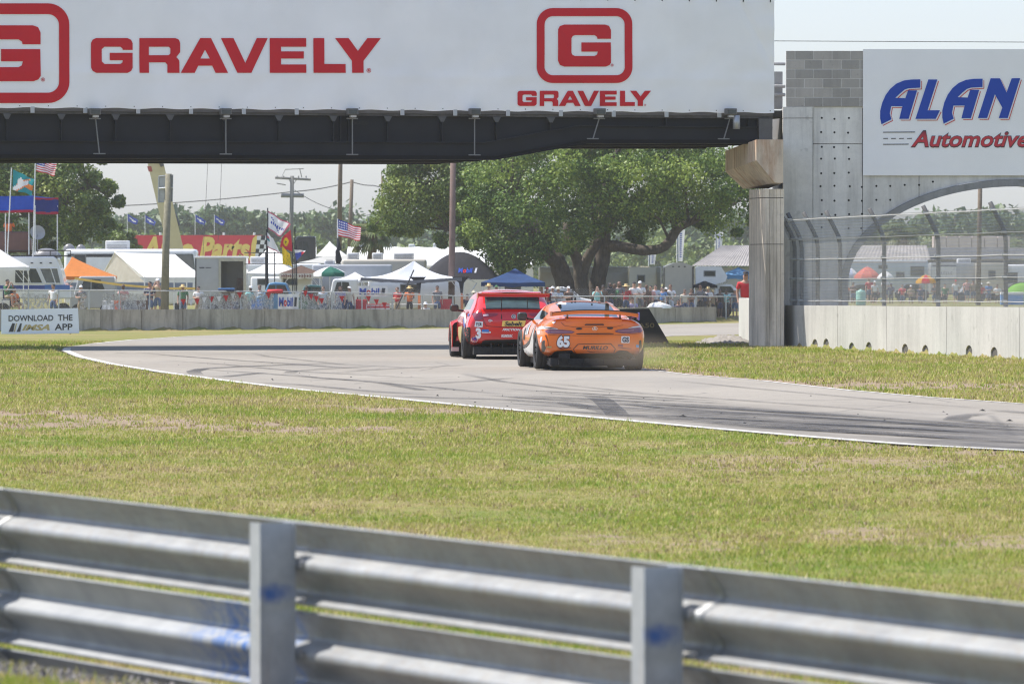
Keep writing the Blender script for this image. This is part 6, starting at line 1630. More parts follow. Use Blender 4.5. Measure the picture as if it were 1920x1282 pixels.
for k, (px, py, w_, lab) in enumerate(((84, 462, 60, 'large grey inflatable tube lying on the motorhome roof behind the dish'), (127, 458, 24, 'grey domed roof vent, left of a pair on the long coach'), (149, 459, 20, 'grey domed roof vent, right of a pair on the long coach'))):
    DD = 292 if k == 0 else 317; c = P(px, py + 8, DD); w2 = w_*DD/F/2; t = thing('inflatable_tube' if k == 0 else 'roof_vent', lab, 'inflatable' if k == 0 else 'roof vent', (c.x, DD + 1, c.z - (.15 if k else .42)))
    mb = MB(); pr = [(w2*math.cos(a), .55*math.sin(a) if k == 0 else .42*math.sin(a)) for a in np.linspace(0, PI/2, 7)]; mb.lathe(pr, 20); o = mb.build('tube' if k == 0 else 'cowl', M('grey_vinyl', (.17, .17, .18), .35, var=.4, scale=2), t, True); o.scale = (1, .7, 1)

# ---------------- flags
def flag(label, px, y_top, y_bot, D, corners, paint_fn, mats, nu=26, nv=13, ground=GP, pole=.03, lean=0, group=None, polem=None):
    """pole from y_bot up to y_top; corners of the cloth in pixels: hoist top, fly top, fly bottom, hoist bottom"""
    b = P(px + lean, y_bot, D); t = thing('flag', label, 'flag', (b.x, D, b.z), 0, group); top_ = P(px, y_top, D) - b
    mb = MB(); mb.tube([(0, 0, 0), tuple(top_)], pole, 6); mb.build('pole', polem or WHITE, t)
    c = [P(x, y, D) - b for x, y in corners]; V, fs, mi = [], [], []
    L_ = (c[1] - c[0]).length
    for i in range(nu + 1):
        u = i/nu
        for j in range(nv + 1):
            v = j/nv; p = c[0]*(1-u)*(1-v) + c[1]*u*(1-v) + c[2]*u*v + c[3]*(1-u)*v
            V.append((p.x + .02*math.sin(9*u + 2*v)*u, p.y + L_*.09*u*math.sin(7.5*u + 2.2*v + px), p.z + L_*.035*u*math.sin(10*u - 1.5*v + px)))
    for i in range(nu):
        for j in range(nv): fs.append((i*(nv+1)+j, (i+1)*(nv+1)+j, (i+1)*(nv+1)+j+1, i*(nv+1)+j+1)); mi.append(paint_fn((i+.5)/nu, (j+.5)/nv, i, j))
    me = bpy.data.meshes.new('cloth'); me.from_pydata(V, [], fs)
    for m in mats: me.materials.append(m)
    me.polygons.foreach_set('material_index', mi); me.polygons.foreach_set('use_smooth', [True]*len(fs)); me.update(); link('cloth', me, t); return t
FR, FW, FB = fabric('flag_red', (.58, .03, .05), .3), fabric('flag_white', (.78, .77, .78), .3), fabric('flag_blue', (.03, .05, .30), .3)
FN, FY, FT_ = fabric('flag_navy', (.06, .09, .38), .3), fabric('flag_yellow', (.75, .52, .02), .3), fabric('flag_teal', (.02, .27, .30), .3)
FO, FP, FK = fabric('flag_orange', (.75, .22, .05), .3), fabric('flag_pink_edge', (.50, .12, .18), .3), fabric('flag_black', (.02, .022, .03), .1)
def stars(u, v, i, j):
    if u < .42 and v < 7/13: return 2 if not (i % 2 == 1 and j % 2 == 1) else 1
    return 0 if j % 2 == 0 else 1
flag('stars and stripes flag flying above the blue roof canopy', 67, 288, 482, 286, [(70,293),(107,306),(103,330),(68,321)], stars, [FR, FW, FB], lean=-5)
flag('stars and stripes flag on a bundled pole beside the tall dark post', 633, 410, 500, 290, [(634,411),(677,428),(676,452),(634,442)], stars, [FR, FW, FB], ground=GP)
def teal(u, v, i, j):
    du, dv = u - .5, v - .55
    if abs(du*.9 + dv) < .14 and u < .75: return 1
    if u > .55 and abs(dv) < .15: return 2
    if (du + .12)**2*2 + (dv + .06)**2 < .05: return 1
    if abs(du) < .3 and .14 < abs(du*.9 + dv) < .21: return 2
    return 0
flag('teal flag with white and orange shapes flying left of the stars and stripes', 22, 315, 478, 285, [(25,318),(65,337),(60,366),(24,356)], teal, [FT_, FW, FO], lean=-8)
def wht(u, v, i, j):
    if u > .94 or v < .06 or v > .94: return 1
    if abs(v - .52) < .06 and .12 < u < .9 and i % 3: return 2
    if abs((u-.4) - (v-.5)*.9) < .03 and .2 < v < .85: return 2
    return 0
flag('white flag with a pink edge and dark lettering, highest on the flag rack', 502, 390, 548, 284, [(502,395),(545,421),(528,446),(503,429)], wht, [FW, FP, FN], polem=FK)
flag('drooping white flag with teal and pink marks below the pink edged flag', 500, 430, 548, 283.4, [(499,433),(512,448),(527,476),(502,464)], lambda u, v, i, j: 1 if .35 < v < .55 and u < .3 else (2 if v > .93 or (.2 < v < .35 and u < .3) else 0), [FW, FT_, FP], polem=FK)
def rond(u, v, i, j):
    d = (u-.55)**2 + (v-.5)**2
    return 2 if d < .006 else (1 if d < .07 else 0)
flag('red flag with a yellow round crest hanging in folds on the rack', 553, 425, 548, 283.8, [(545,431),(528,446),(526,464),(549,472)], rond, [FR, FY, FK], polem=FK)
flag('yellow flag hanging below the red crested flag', 556, 460, 548, 283.2, [(529,461),(543,476),(549,500),(530,495)], lambda u, v, i, j: 1 if (i*3+j*5) % 17 == 0 and v > .3 else 0, [FY, FK], polem=FK)
flag('small blue and white flag hanging beside the dark dome of the trucks', 549, 455, 548, 283, [(552,468),(573,470),(570,474),(556,489)], lambda u, v, i, j: 1 if v < .3 else (2 if u > .6 else 0), [FN, FW, FR], polem=FK)
for k, (px, yt, lab) in enumerate(((239, 400, 'blue flag nearest the left tree above the red hoarding'), (272, 402, 'blue flag between the left tree and the crane boom'), (366, 401, 'blue flag just right of the crane boom'), (402, 402, 'blue flag second right of the crane boom'))):
    flag(lab, px, yt, 440, 560, [(px+.5, yt+1), (px+20, yt+13), (px+18, yt+22), (px+1, yt+15)], lambda u, v, i, j: 1 if abs(v-.5-.4*(u-.5)) < .12 and .2 < u < .8 else 0, [FN, FW], 12, 6, group='blue flags behind the hoarding')
for k, (px, y0, y1, D_, lab) in enumerate(((1223, 474, 496, 330, 'white feather banner, shortest, in front of the oak limb'), (1276, 432, 490, 330, 'white feather banner with violet letters standing right of the oak limb'), (1348, 436, 470, 380, 'white feather banner above the tin shed roof'), (828, 440, 466, 480, 'white feather banner far behind the oak drooping twigs'))):
    flag(lab, px - 7, y0 - 4, y1 + 40, D_, [(px-6, y0), (px+8, y0-1), (px+5, y1), (px-5, y1)], lambda u, v, i, j: 1 if abs(u-.5) < .13 and j % 2 and .1 < v < .9 else (2 if u < .08 else 0), [FW, FN, FN], 14, 30, group='white feather banners')
mb = MB(); b = P(634, 482, 289.7); t = thing('furled_flag', 'black flag furled round the pole under the second stars and stripes', 'flag', (b.x, 289.7, PZ(500, 289.7))); z0, z1 = 0, PZ(446, 289.7) - PZ(500, 289.7)
mb.tube([(0, 0, z0 + .15), (.03, -.02, z0 + .35), (-.03, 0, z0 + .8), (.05, 0, z1*.6), (-.02, 0, z1)], [.10, .17, .11, .13, .05], 8); mb.build('cloth', FK, t, True)
# rack of thin dark poles that carries the hanging flags
D = 283.6
t = thing('flag_rack', 'thin dark pole rack behind the fence hung with racing flags', 'rack', (PX(510, D), D, GP)); cx = PX(510, D)
for px in (498, 515, 553): mb = MB(); mb.tube([(PX(px, D)-cx, 0, 0), (PX(px, D)-cx, 0, PZ(472, D)-GP)], .028, 6); mb.build('upright', BLACK, t)
for py in (474, 495): mb = MB(); mb.tube([(PX(458, D)-cx, .03, PZ(py, D)-GP), (PX(556, D)-cx, .03, PZ(py, D)-GP)], .022, 6); mb.build('crossbar', BLACK, t)

# ---------------- poles, wires, crane boom
def pole(name, label, cat, pts, D, r0, r1, mat=WOOD, extra=None, group=None):
    b = P(*pts[0], D); t = thing(name, label, cat, tuple(b), 0, group); mb = MB(); q = [P(x, y, D) - b for x, y in pts]; k = len(q)
    mb.tube(q, [r0 + (r1-r0)*i/(k-1) for i in range(k)], 10); mb.build('shaft', mat, t, True); return t
WOODG = M('grey_wood', (.20, .185, .13), .9, var=.3, scale=6)
t = pole('sign_post', 'leaning wooden post carrying the blank back of a framed sign', 'post', [(308.5, 590), (311, 470), (316.5, 326)], 268.6, .20, .15, WOODG)
b = P(308.5, 590, 268.6); mb = MB(); q = [P(298, 331, 268.8), P(324, 328, 268.8), P(323, 378, 268.8), P(297, 380, 268.8)]
mb.extrude([p - b for p in q], (0, .06, 0)); mb.build('sign_back', M('sign_back_grey', (.42, .44, .44), .6, var=.25), t)
mb = MB(); mb.tube([p - b + Vector((0, -.02, 0)) for p in q + q[:1]], .035, 5); mb.tube([P(298, 354, 268.6) - b, P(324, 352, 268.6) - b], .05, 6); mb.build('sign_frame', STEEL, t)
pole('utility_pole', 'tall dark wooden pole rising behind the second stars and stripes flag', 'pole', [(636, 492), (638, 330), (640, 250)], 380, .17, .12)
pole('utility_pole', 'shorter wooden pole right of the tall one, carrying a wire', 'pole', [(655, 478), (660, 337)], 430, .16, .13)
pole('utility_pole', 'wooden pole in front of the oak crown beside the dome tent', 'pole', [(846, 590), (848, 440), (850, 262)], 284, .17, .14, M('brown_pole', (.15, .10, .085), .85, var=.25))
pole('utility_pole', 'wooden pole seen through the bridge arch', 'pole', [(1834, 572), (1836, 455), (1838, 320)], 345, .155, .13)
pole('utility_pole', 'thin vine grown pole next to the palm', 'pole', [(716, 480), (717, 330)], 380, .10, .08)
D = 520; t = pole('utility_pole', 'utility pole with crossarm and transformers above the flags', 'pole', [(545, 500), (548, 330)], D, .21, .17, M('grey_pole', (.15, .15, .14), .9)); b = P(545, 500, D)
q = lambda x, y: P(x, y, D) - b
mb = MB(); mb.tube([q(516, 333.5), q(583, 337)], .11, 6); mb.build('crossarm', _MC['grey_pole'], t)
mb = MB()
for px in (520, 532, 560, 574): mb.tube([q(px, 333.8), q(px, 330)], .06, 6)
mb.build('insulator', M('insulator_grey', (.22, .22, .22), .5), t)
for px in (537, 560): mb = MB(); c = q(px, 367); mb.tube([(c.x - .48, c.y, c.z + .02), (c.x + .48, c.y, c.z)], .19, 10); mb.build('transformer', M('transformer_grey', (.16, .17, .18), .6), t)
mb = MB(); mb.tube([q(535, 318), q(570, 316.5)], .035, 5); mb.tube([q(535, 318), q(528, 333)], .02, 5); mb.tube([q(562, 316), q(566, 333)], .04, 5); mb.tube([q(540, 333), q(547, 346)], .03, 5); mb.tube([q(558, 334), q(550, 346)], .03, 5); mb.tube([q(519, 344), q(536, 347)], .045, 5); mb.build('top_bracket', _MC['grey_pole'], t)
def wire(label, pts, D, r=.022, sag=0):
    mb = MB(); P_ = []
    for (a, b) in zip(pts[:-1], pts[1:]):
        for k in range(10): q = k/10; P_.append(P(a[0]+(b[0]-a[0])*q, a[1]+(b[1]-a[1])*q + sag*math.sin(PI*q), D))
    P_.append(P(*pts[-1], D)); mb.tube(P_, r, 5); tag(mb.build('overhead_wire', M('cable_black', (.05, .05, .055), .6)), label, 'wire')
wire('dark overhead wire strung from the left tree over the utility pole to the shorter pole', [(-300, 432), (228, 386), (545, 360), (660, 341)], 520, .045, 3)
wire('overhead wire from the shorter pole into the oak crown', [(660, 341), (700, 348), (900, 385)], 430, .035, 2)
wire('thin overhead wire in the sky crossing behind the banner and the abutment', [(-300, 76), (960, 77), (1450, 77.5), (2400, 82)], 180, .011, 0)
wire('thin sagging wire low across the trees from utility pole to tall pole', [(552, 356.5), (638, 396), (700, 402)], 500, .03, 5)
# two thin guy lines dropping behind the bridge
wire('thin vertical guy line near the sign post, left of two', [(390, 300), (384, 420), (380, 490)], 330, .012)
wire('thin vertical guy line near the sign post, right of two', [(416, 300), (413, 375), (409, 450)], 330, .012)
D = 335; b = P(326, 520, D); t = thing('crane_boom', 'beige crane lift boom rising steeply behind the leaning sign post', 'crane', tuple(b)); BOOM = paint('boom_beige', (.56, .48, .25), .5)
mb = MB(); q = lambda x, y, d=0: P(x, y, D + d) - b
mb.add([q(272,285), q(302,285), q(345,470), q(348,500), q(316,500), q(308,440), q(272,285,.8), q(302,285,.8), q(345,470,.8), q(348,500,.8), q(316,500,.8), q(308,440,.8)], [(0,5,4,3,2,1),(6,7,8,9,10,11)] + [(i, (i+1) % 6, 6+(i+1) % 6, 6+i) for i in range(6)]); mb.build('boom', BOOM, t)
mb = MB(); mb.add([q(276,312,-.02), q(284,312,-.02), q(286,322,-.02), q(279,322,-.02)], [(0,3,2,1)]); mb.build('decal', M('decal_red', (.4,.08,.06), .6), t)
mb = MB(); mb.tube([q(296,296,-.15), q(305,312,-.15)], .12, 6); mb.tube([q(326,400,.2), q(335,424,.2)], .14, 8); mb.build('hydraulics', M('hydraulic_dark', (.10, .10, .10), .6), t)
# ================================================================== TREES
def leaf_material(name, stops, trans=.25):
    t = NT(name); v = t.coord('World'); n = t.noise(v, .55, 4, .6); at = t.n('Attribute', attribute_name='tint')
    f = t.math('ADD', t.math('MULTIPLY', n, .5), t.math('MULTIPLY', at.outputs['Fac'], .5))
    c = t.ramp(f, stops); t.set(Base_Color=c, Roughness=.5, Specular_IOR_Level=.35)
    tr = t.n('BsdfTranslucent'); t.l(c, tr.inputs[0]); mx = t.n('MixShader'); mx.inputs[0].default_value = trans
    t.l(t.b.outputs[0], mx.inputs[1]); t.l(tr.outputs[0], mx.inputs[2]); t.l(mx.outputs[0], t.t.nodes['Material Output'].inputs['Surface']); return t.mat
OAKL = leaf_material('oak_leaves', [(.25, (.024, .056, .008)), (.46, (.085, .155, .021)), (.67, (.26, .335, .058))])
LEFTL = leaf_material('broad_leaves', [(.25, (.034, .070, .012)), (.5, (.10, .165, .024)), (.72, (.26, .30, .055))])
FARL = leaf_material('far_leaves', [(.25, (.040, .075, .028)), (.5, (.075, .125, .042)), (.75, (.13, .19, .06))], .15)
BUSHL = leaf_material('bush_leaves', [(.25, (.07, .10, .025)), (.5, (.13, .18, .04)), (.75, (.20, .26, .06))], .2)
def bark(name, col):
    t = NT(name); v = t.coord('World'); n = t.noise(v, 2.2, 5, .65); s = t.noise(t.map(v, (6, 6, 1.2)), 2, 5, .7)
    t.set(Base_Color=t.mix(t.ramp(s, [(.4, 0), (.65, .7)]), t.ramp(n, [(.3, sc3(col, .7)), (.7, sc3(col, 1.4))]), sc3(col, .35)), Roughness=.95); t.bump(s, .6, .06); return t.mat
BARK = bark('oak_bark', (.105, .085, .066))
def leaves(centres, radii, n_per, size, squash=.75, rs=RS):
    """leaf faces spread through clumps: most near the clump's skin, turned outwards and up"""
    C = np.repeat(np.array(centres), n_per, 0); Rr = np.repeat(np.array(radii), n_per); n = len(C)
    d = rs.normal(size=(n, 3)); d /= np.linalg.norm(d, axis=1)[:, None] + 1e-9
    rad = rs.rand(n) ** .42; p = C + d * (Rr * rad)[:, None] * np.array([1, 1, squash])
    nrm = d * .8 + rs.normal(size=(n, 3)) * .7 + np.array([0, 0, .35]); nrm /= np.linalg.norm(nrm, axis=1)[:, None] + 1e-9
    a = np.cross(nrm, rs.normal(size=(n, 3))); a /= np.linalg.norm(a, axis=1)[:, None] + 1e-9; b = np.cross(nrm, a)
    s = (size * (.6 + .8 * rs.rand(n)))[:, None]
    V = np.stack([p - a*s*.5, p + b*s*.32, p + a*s*.6, p - b*s*.32], 1).reshape(-1, 3)
    clump = np.repeat(rs.normal(.5, .16, len(centres)), n_per); t = np.clip(clump + rs.normal(0, .14, n), 0, 1)
    return V, np.arange(n*4).reshape(-1, 4), np.repeat(t, 4)
def pip(x, y, poly):
    ins = False; j = len(poly) - 1
    for i in range(len(poly)):
        if (poly[i][1] > y) != (poly[j][1] > y) and x < (poly[j][0]-poly[i][0])*(y-poly[i][1])/(poly[j][1]-poly[i][1]) + poly[i][0]: ins = not ins
        j = i
    return ins
def edge_dist(x, y, poly):
    best = 1e9; j = len(poly) - 1
    for i in range(len(poly)):
        ax, ay = poly[j]; bx, by = poly[i]; L2 = (bx-ax)**2 + (by-ay)**2; t = max(0, min(1, ((x-ax)*(bx-ax) + (y-ay)*(by-ay))/L2)); best = min(best, math.hypot(x-ax-t*(bx-ax), y-ay-t*(by-ay))); j = i
    return best
def crown_points(poly, D, n, depth, rmin, rmax, holes=0):
    """clump centres filling a crown whose side view is this outline; it is as deep as it is wide"""
    xs = [p[0] for p in poly]; ys = [p[1] for p in poly]; out, rad = [], []; k = D / F
    tries = 0
    while len(out) < n and tries < n*60:
        tries += 1; x, y = RS.uniform(min(xs), max(xs)), RS.uniform(min(ys), max(ys))
        if not pip(x, y, poly): continue
        e = edge_dist(x, y, poly) * k; r = RS.uniform(rmin, rmax)
        if e < r * .55: 
            if RS.rand() < .5: continue
            r = max(.35, e * 1.1)
        dd = min(depth, math.sqrt(max(e, .1)) * depth * .62); s = RS.uniform(-1, 1); s = math.copysign(abs(s) ** .6, s)
        p = P(x, y, D); out.append((p.x, D + s*dd, p.z)); rad.append(r)
    return out, rad
def limb(mb, pts, r, D, n=9):
    q = []
    for i, (x, y, d) in enumerate(pts): q.append(P(x, y, D + d))
    # round the bends
    qq, rr = [], []
    for i in range(len(q) - 1):
        p0 = q[max(i-1, 0)]; p1, p2 = q[i], q[i+1]; p3 = q[min(i+2, len(q)-1)]
        for k in range(5):
            t = k/5; qq.append(.5*((2*p1) + (p2-p0)*t + (2*p0-5*p1+4*p2-p3)*t*t + (3*p1-p0-3*p2+p3)*t**3)); rr.append((r[i]*(1-t) + r[i+1]*t) * RS.uniform(.93, 1.07))
    qq.append(q[-1]); rr.append(r[-1]); mb.tube(qq, rr, n)
def tree(label, poly, D, limbs, n, per, size, depth, rmin, rmax, mat, extra=(), group=None, barkm=None, base=None, name='oak_tree'):
    b = base or P(limbs[0][0][0][0], limbs[0][0][0][1], D); t = thing(name, label, 'tree', (b.x, D, GP), 0, group); o0 = Vector(t.location)
    for pts, r in limbs:
        mb = MB(); limb(mb, pts, r, D); o = mb.build('trunk' if pts is limbs[0][0] else 'limb', barkm or BARK, t, True, -o0)
    c, rad = crown_points(poly, D, n, depth, rmin, rmax)
    for (x, y, d, r) in extra: p = P(x, y, D + d); c.append(tuple(p)); rad.append(r)
    # twigs from the limbs out into the clumps
    mb = MB(); lp = [P(x, y, D + d) for pts, r in limbs for x, y, d in pts[1:]]
    for k in range(0, len(c), 3):
        q = Vector(c[k]); a = min(lp, key=lambda v: (v - q).length); m = (a + q)/2 + Vector((RS.uniform(-.4, .4), RS.uniform(-.4, .4), RS.uniform(-.1, .5))); mb.tube([a, m, q], [.09, .06, .025], 5)
    mb.build('branch', barkm or BARK, t, True, -o0)['kind'] = 'stuff'
    V, f, ti = leaves(c, rad, per, size); me = np_mesh('crown', V - np.array(o0), f, mat, {'tint': ti}); o = link('crown', me, t); o['kind'] = 'stuff'
    return t
OAK = [(862,440),(868,400),(852,360),(880,320),(905,285),(960,245),(1040,222),(1130,210),(1230,214),(1320,240),(1385,275),(1425,320),(1432,370),(1420,415),(1385,440),(1340,446),(1310,425),(1270,425),(1235,452),(1190,456),(1155,440),(1112,452),(1075,476),(1040,470),(1015,485),(985,512),(955,520),(930,505),(915,475),(885,470)]
tree('great spreading live oak with several dark trunks behind the spectators', OAK, 297,
     [([(1068,585,0),(1062,545,0),(1048,500,.3),(1034,470,.5),(1000,420,1),(960,370,1.5)], [.66,.52,.48,.42,.32,.22]),
      ([(1092,585,-.3),(1090,540,-.4),(1086,500,-.5),(1076,470,-.4),(1060,420,.2)], [.46,.38,.34,.30,.24]),
      ([(1088,520,-.4),(1100,488,-.6),(1118,455,-.8),(1120,430,-.5)], [.34,.30,.26,.2]),
      ([(1112,585,.4),(1120,530,.2),(1130,480,.1),(1131,430,0),(1129,400,0),(1134,350,.3),(1150,300,.6)], [.54,.44,.42,.38,.32,.24,.18]),
      ([(1133,462,0),(1160,462,-.3),(1200,469,-.6),(1236,467,-.8),(1256,452,-.8),(1268,432,-.6),(1290,418,-.3),(1340,400,0)], [.34,.30,.27,.25,.25,.24,.2,.12]),
      ([(1050,500,.3),(1010,460,-1),(1000,440,-1.6),(985,420,-2)], [.4,.3,.24,.16]),
      ([(1131,430,0),(1180,380,1),(1240,340,1.5),(1300,300,2)], [.3,.24,.2,.12])],
     275, 370, .16, 6.5, .65, 1.5, OAKL, extra=[(940,500,-3,.8),(925,478,-3,.9),(955,512,-3,.6),(1010,470,-3.4,.8),(1056,452,-3.4,.9)])
OAK2 = [(698,445),(686,420),(700,395),(708,355),(716,325),(740,292),(780,262),(850,240),(930,235),(985,260),(985,330),(960,400),(925,430),(900,452),(880,440),(850,425),(828,440),(800,432),(776,446),(748,440),(725,452)]
tree('second live oak with lighter leaves to the left of the great oak', OAK2, 318, [([(962,560,2),(958,470,1.5),(952,400,1),(945,350,.5),(948,300,0)], [.5,.42,.36,.3,.2]), ([(950,380,1),(900,350,0),(850,330,-1),(790,350,-1.5)], [.3,.24,.18,.1]), ([(948,330,.5),(880,400,-1),(838,430,-2),(830,452,-2.2)], [.22,.16,.1,.06])],
     175, 300, .165, 5, .65, 1.35, leaf_material('light_oak_leaves', [(.25, (.038, .075, .014)), (.5, (.11, .17, .03)), (.72, (.24, .29, .06))]), extra=[(826,446,-2.4,.5),(829,458,-2.4,.35),(875,448,-2.4,.6),(882,462,-2.4,.4)])
LT = [(-120,470),(-140,330),(-80,250),(20,225),(110,240),(165,270),(196,300),(214,335),(233,362),(236,385),(218,402),(212,428),(186,440),(182,462),(120,470)]
tree('large bright leaved tree behind the blue roof canopy at the left', LT, 345, [([(60,540,0),(62,470,0),(70,400,0),(80,330,.4)], [.5,.42,.36,.22]), ([(66,430,0),(120,380,-1),(170,350,-1.5),(205,370,-1.5)], [.26,.2,.14,.07]), ([(68,400,0),(20,350,0),(-40,310,0)], [.26,.2,.1])],
     165, 320, .20, 5, .65, 1.4, LEFTL, name='broadleaf_tree', extra=[(205,352,-2,.6),(222,380,-2,.5),(206,420,-2,.5),(170,330,-2,.8),(190,440,-2.5,.7)])
SB = [(196,470),(205,440),(222,424),(245,432),(262,450),(262,470)]
tree('shaggy pale green shrub at the left end of the red hoarding', SB, 400, [([(232,520,0),(232,470,0),(232,445,0)], [.15,.12,.06])], 26, 150, .22, 1.6, .4, .8, BUSHL, name='shrub')
def palm(label, px, y_base, y_crown, D, spread, trunk_r, n=34, ground=GP, dead=True):
    b = Vector((PX(px, D), D, ground)); h = PZ(y_crown, D) - ground; t = thing('palm_tree', label, 'palm tree', tuple(b)); mb = MB(); k = 14
    mb.tube([(.06*math.sin(i*.7), 0, h*i/k) for i in range(k+1)], [trunk_r*(1 + .10*(i % 2) + .35*max(0, (i/k-.75)*4)) for i in range(k+1)], 10); mb.build('trunk', bark('palm_bark', (.16, .11, .085)), t, True)
    V, fs, ti = [], [], []
    for f in range(n):
        a = RS.uniform(0, 2*PI); up = RS.uniform(-.5, 1.1); L_ = spread*RS.uniform(.75, 1.1); d = Vector((math.cos(a), math.sin(a), 0)); tin = RS.uniform(.2, .9) if up > -.2 else RS.uniform(.8, 1)
        stem = [Vector((0, 0, h)) + d*L_*.55*q + Vector((0, 0, (up*q - .55*q*q)*L_*.55)) for q in (0, .5, 1)]
        c = stem[2]; sd_ = Vector((-d.y, d.x, 0)); fwd = (d + Vector((0, 0, up - 1.0))).normalized()
        b0 = len(V); w_ = .03; V += [tuple(stem[0]-sd_*w_), tuple(stem[0]+sd_*w_), tuple(stem[2]+sd_*w_), tuple(stem[2]-sd_*w_)]; fs.append((b0, b0+1, b0+2, b0+3)); ti += [tin]*4
        for j in range(13):
            an = -1.5 + 3.0*j/12; dr = (fwd*math.cos(an) + sd_*math.sin(an)); ll = L_*.48*(1 - .25*abs(an)/1.5)*RS.uniform(.85, 1.1); tip = c + dr*ll + Vector((0, 0, -.30*ll)); m = c + dr*ll*.55; s2 = dr.cross(Vector((0, 0, 1))); s2 = s2.normalized()*.05*spread/1.4 if s2.length > .01 else Vector((.04, 0, 0))
            b0 = len(V); V += [tuple(c), tuple(m + s2), tuple(tip), tuple(m - s2)]; fs.append((b0, b0+1, b0+2, b0+3)); ti += [min(1, max(0, tin + RS.uniform(-.15, .15)))]*4
    me = np_mesh('crown', np.array(V), np.array(fs), leaf_material('palm_leaves', [(.2, (.045, .075, .022)), (.5, (.095, .135, .035)), (.8, (.21, .20, .075))]), {'tint': ti}); link('crown', me, t)['kind'] = 'stuff'; return t
palm('cabbage palm with a stubby brown trunk left of the oaks', 697, 480, 432, 360, 1.75, .27, 46)
palm('cabbage palm seen through the bridge arch above the grey shed roof', 1692, 470, 431, 480, 2.4, .30, 46, -.45)
# far woods: one long hazy mass, ragged along the top
def woods(label, D, x0, x1, ytop, n, rmin, rmax, mat, per, size, seed, depth=40, name='far_woods'):
    rs = np.random.RandomState(seed); c, r = [], []
    prof = lambda x: ytop + 9*math.sin(x*.021 + seed) + 7*math.sin(x*.057 + 2*seed) + 5*math.sin(x*.13 + seed)
    for k in range(n):
        x = rs.uniform(x0, x1); top_z = PZ(prof(x), D); q = rs.rand() ** .6; rr = rs.uniform(rmin, rmax); z = GP + (top_z - GP - rr*.6)*q
        c.append((PX(x, D), D + rs.uniform(-depth, depth)*.5 + (1-q)*-8, z)); r.append(rr)
    V, f, t = leaves(c, r, per, size, .8, rs); o = link(name, np_mesh(name, V, f, mat, {'tint': t})); tag(o, label, 'trees', kind='stuff')
woods('hazy line of far off woods along the horizon', 880, -400, 2500, 396, 900, 2.2, 4.6, FARL, 110, 1.15, 3)
woods('sunny bushes in front of the far woods beyond the campers', 690, -300, 2400, 440, 420, 1.2, 2.6, BUSHL, 60, .8, 5, 30, 'far_bushes')
# a few trees that stand up out of the far woods
for k, (px, y, rr, lab) in enumerate(((408, 376, 3.0, 'dome topped far tree left of the utility pole'), (437, 380, 3.4, 'far tree just left of the white pink edged flag'), (605, 383, 2.8, 'flat topped far tree between the two wooden poles'), (240, 390, 2.6, 'far tree right of the large left tree'), (370, 386, 2.5, 'far tree behind the blue flags'), (492, 384, 3.4, 'broad far tree behind the utility pole'), (1790, 383, 3.6, 'round far tree in the arch left of the pole'), (1868, 388, 3.0, 'far tree in the arch right of the pole'), (1640, 396, 3.0, 'far tree behind the arch palm'))):
    D = 850; t = thing('far_tree', lab, 'tree', (PX(px, D), D, GP), 0, 'trees standing up from the far woods'); zt = PZ(y, D) - GP; mb = MB(); mb.tube([(0, 0, 0), (.2, 0, zt*.5), (0, 0, zt*.85)], [.4, .3, .12], 7); mb.build('trunk', BARK, t, True)
    c = [(RS.normal(0, rr*.55), RS.normal(0, rr*.5), zt - rr*.6 - abs(RS.normal(0, rr*.7))) for _ in range(14)]; V, f, ti = leaves(c, [rr*RS.uniform(.4, .6) for _ in c], 90, .75); link('crown', np_mesh('crown', V, f, FARL, {'tint': ti}), t)['kind'] = 'stuff'
# ================================================================== PEOPLE
def skin_mesh(name, pts, edges, rad, root=0, sub=1):
    me = bpy.data.meshes.new(name); me.from_pydata(pts, edges, []); o = bpy.data.objects.new(name, me); COL.objects.link(o)
    m = o.modifiers.new('k', 'SKIN'); m.branch_smoothing = .3
    for i, r in enumerate(rad): s = me.skin_vertices[0].data[i]; s.radius = r if isinstance(r, tuple) else (r, r); s.use_root = (i == root)
    u = o.modifiers.new('u', 'SUBSURF'); u.levels = sub
    res = evaluated(o); bpy.data.objects.remove(o); res.polygons.foreach_set('use_smooth', [True]*len(res.polygons)); res.name = name; return res
ARMS = {'stand': [((.20,.01,1.40),(.255,.03,1.14),(.25,-.06,.90),(.24,-.10,.83))], 'fold': [((.20,.01,1.40),(.26,-.02,1.14),(.07,-.22,1.14),(.0,-.24,1.16))],
        'camera': [((.20,.0,1.40),(.25,-.16,1.18),(.10,-.25,1.46),(.06,-.24,1.55))], 'rest': [((.20,.0,1.40),(.27,-.12,1.16),(.20,-.34,1.10),(.18,-.42,1.10))]}
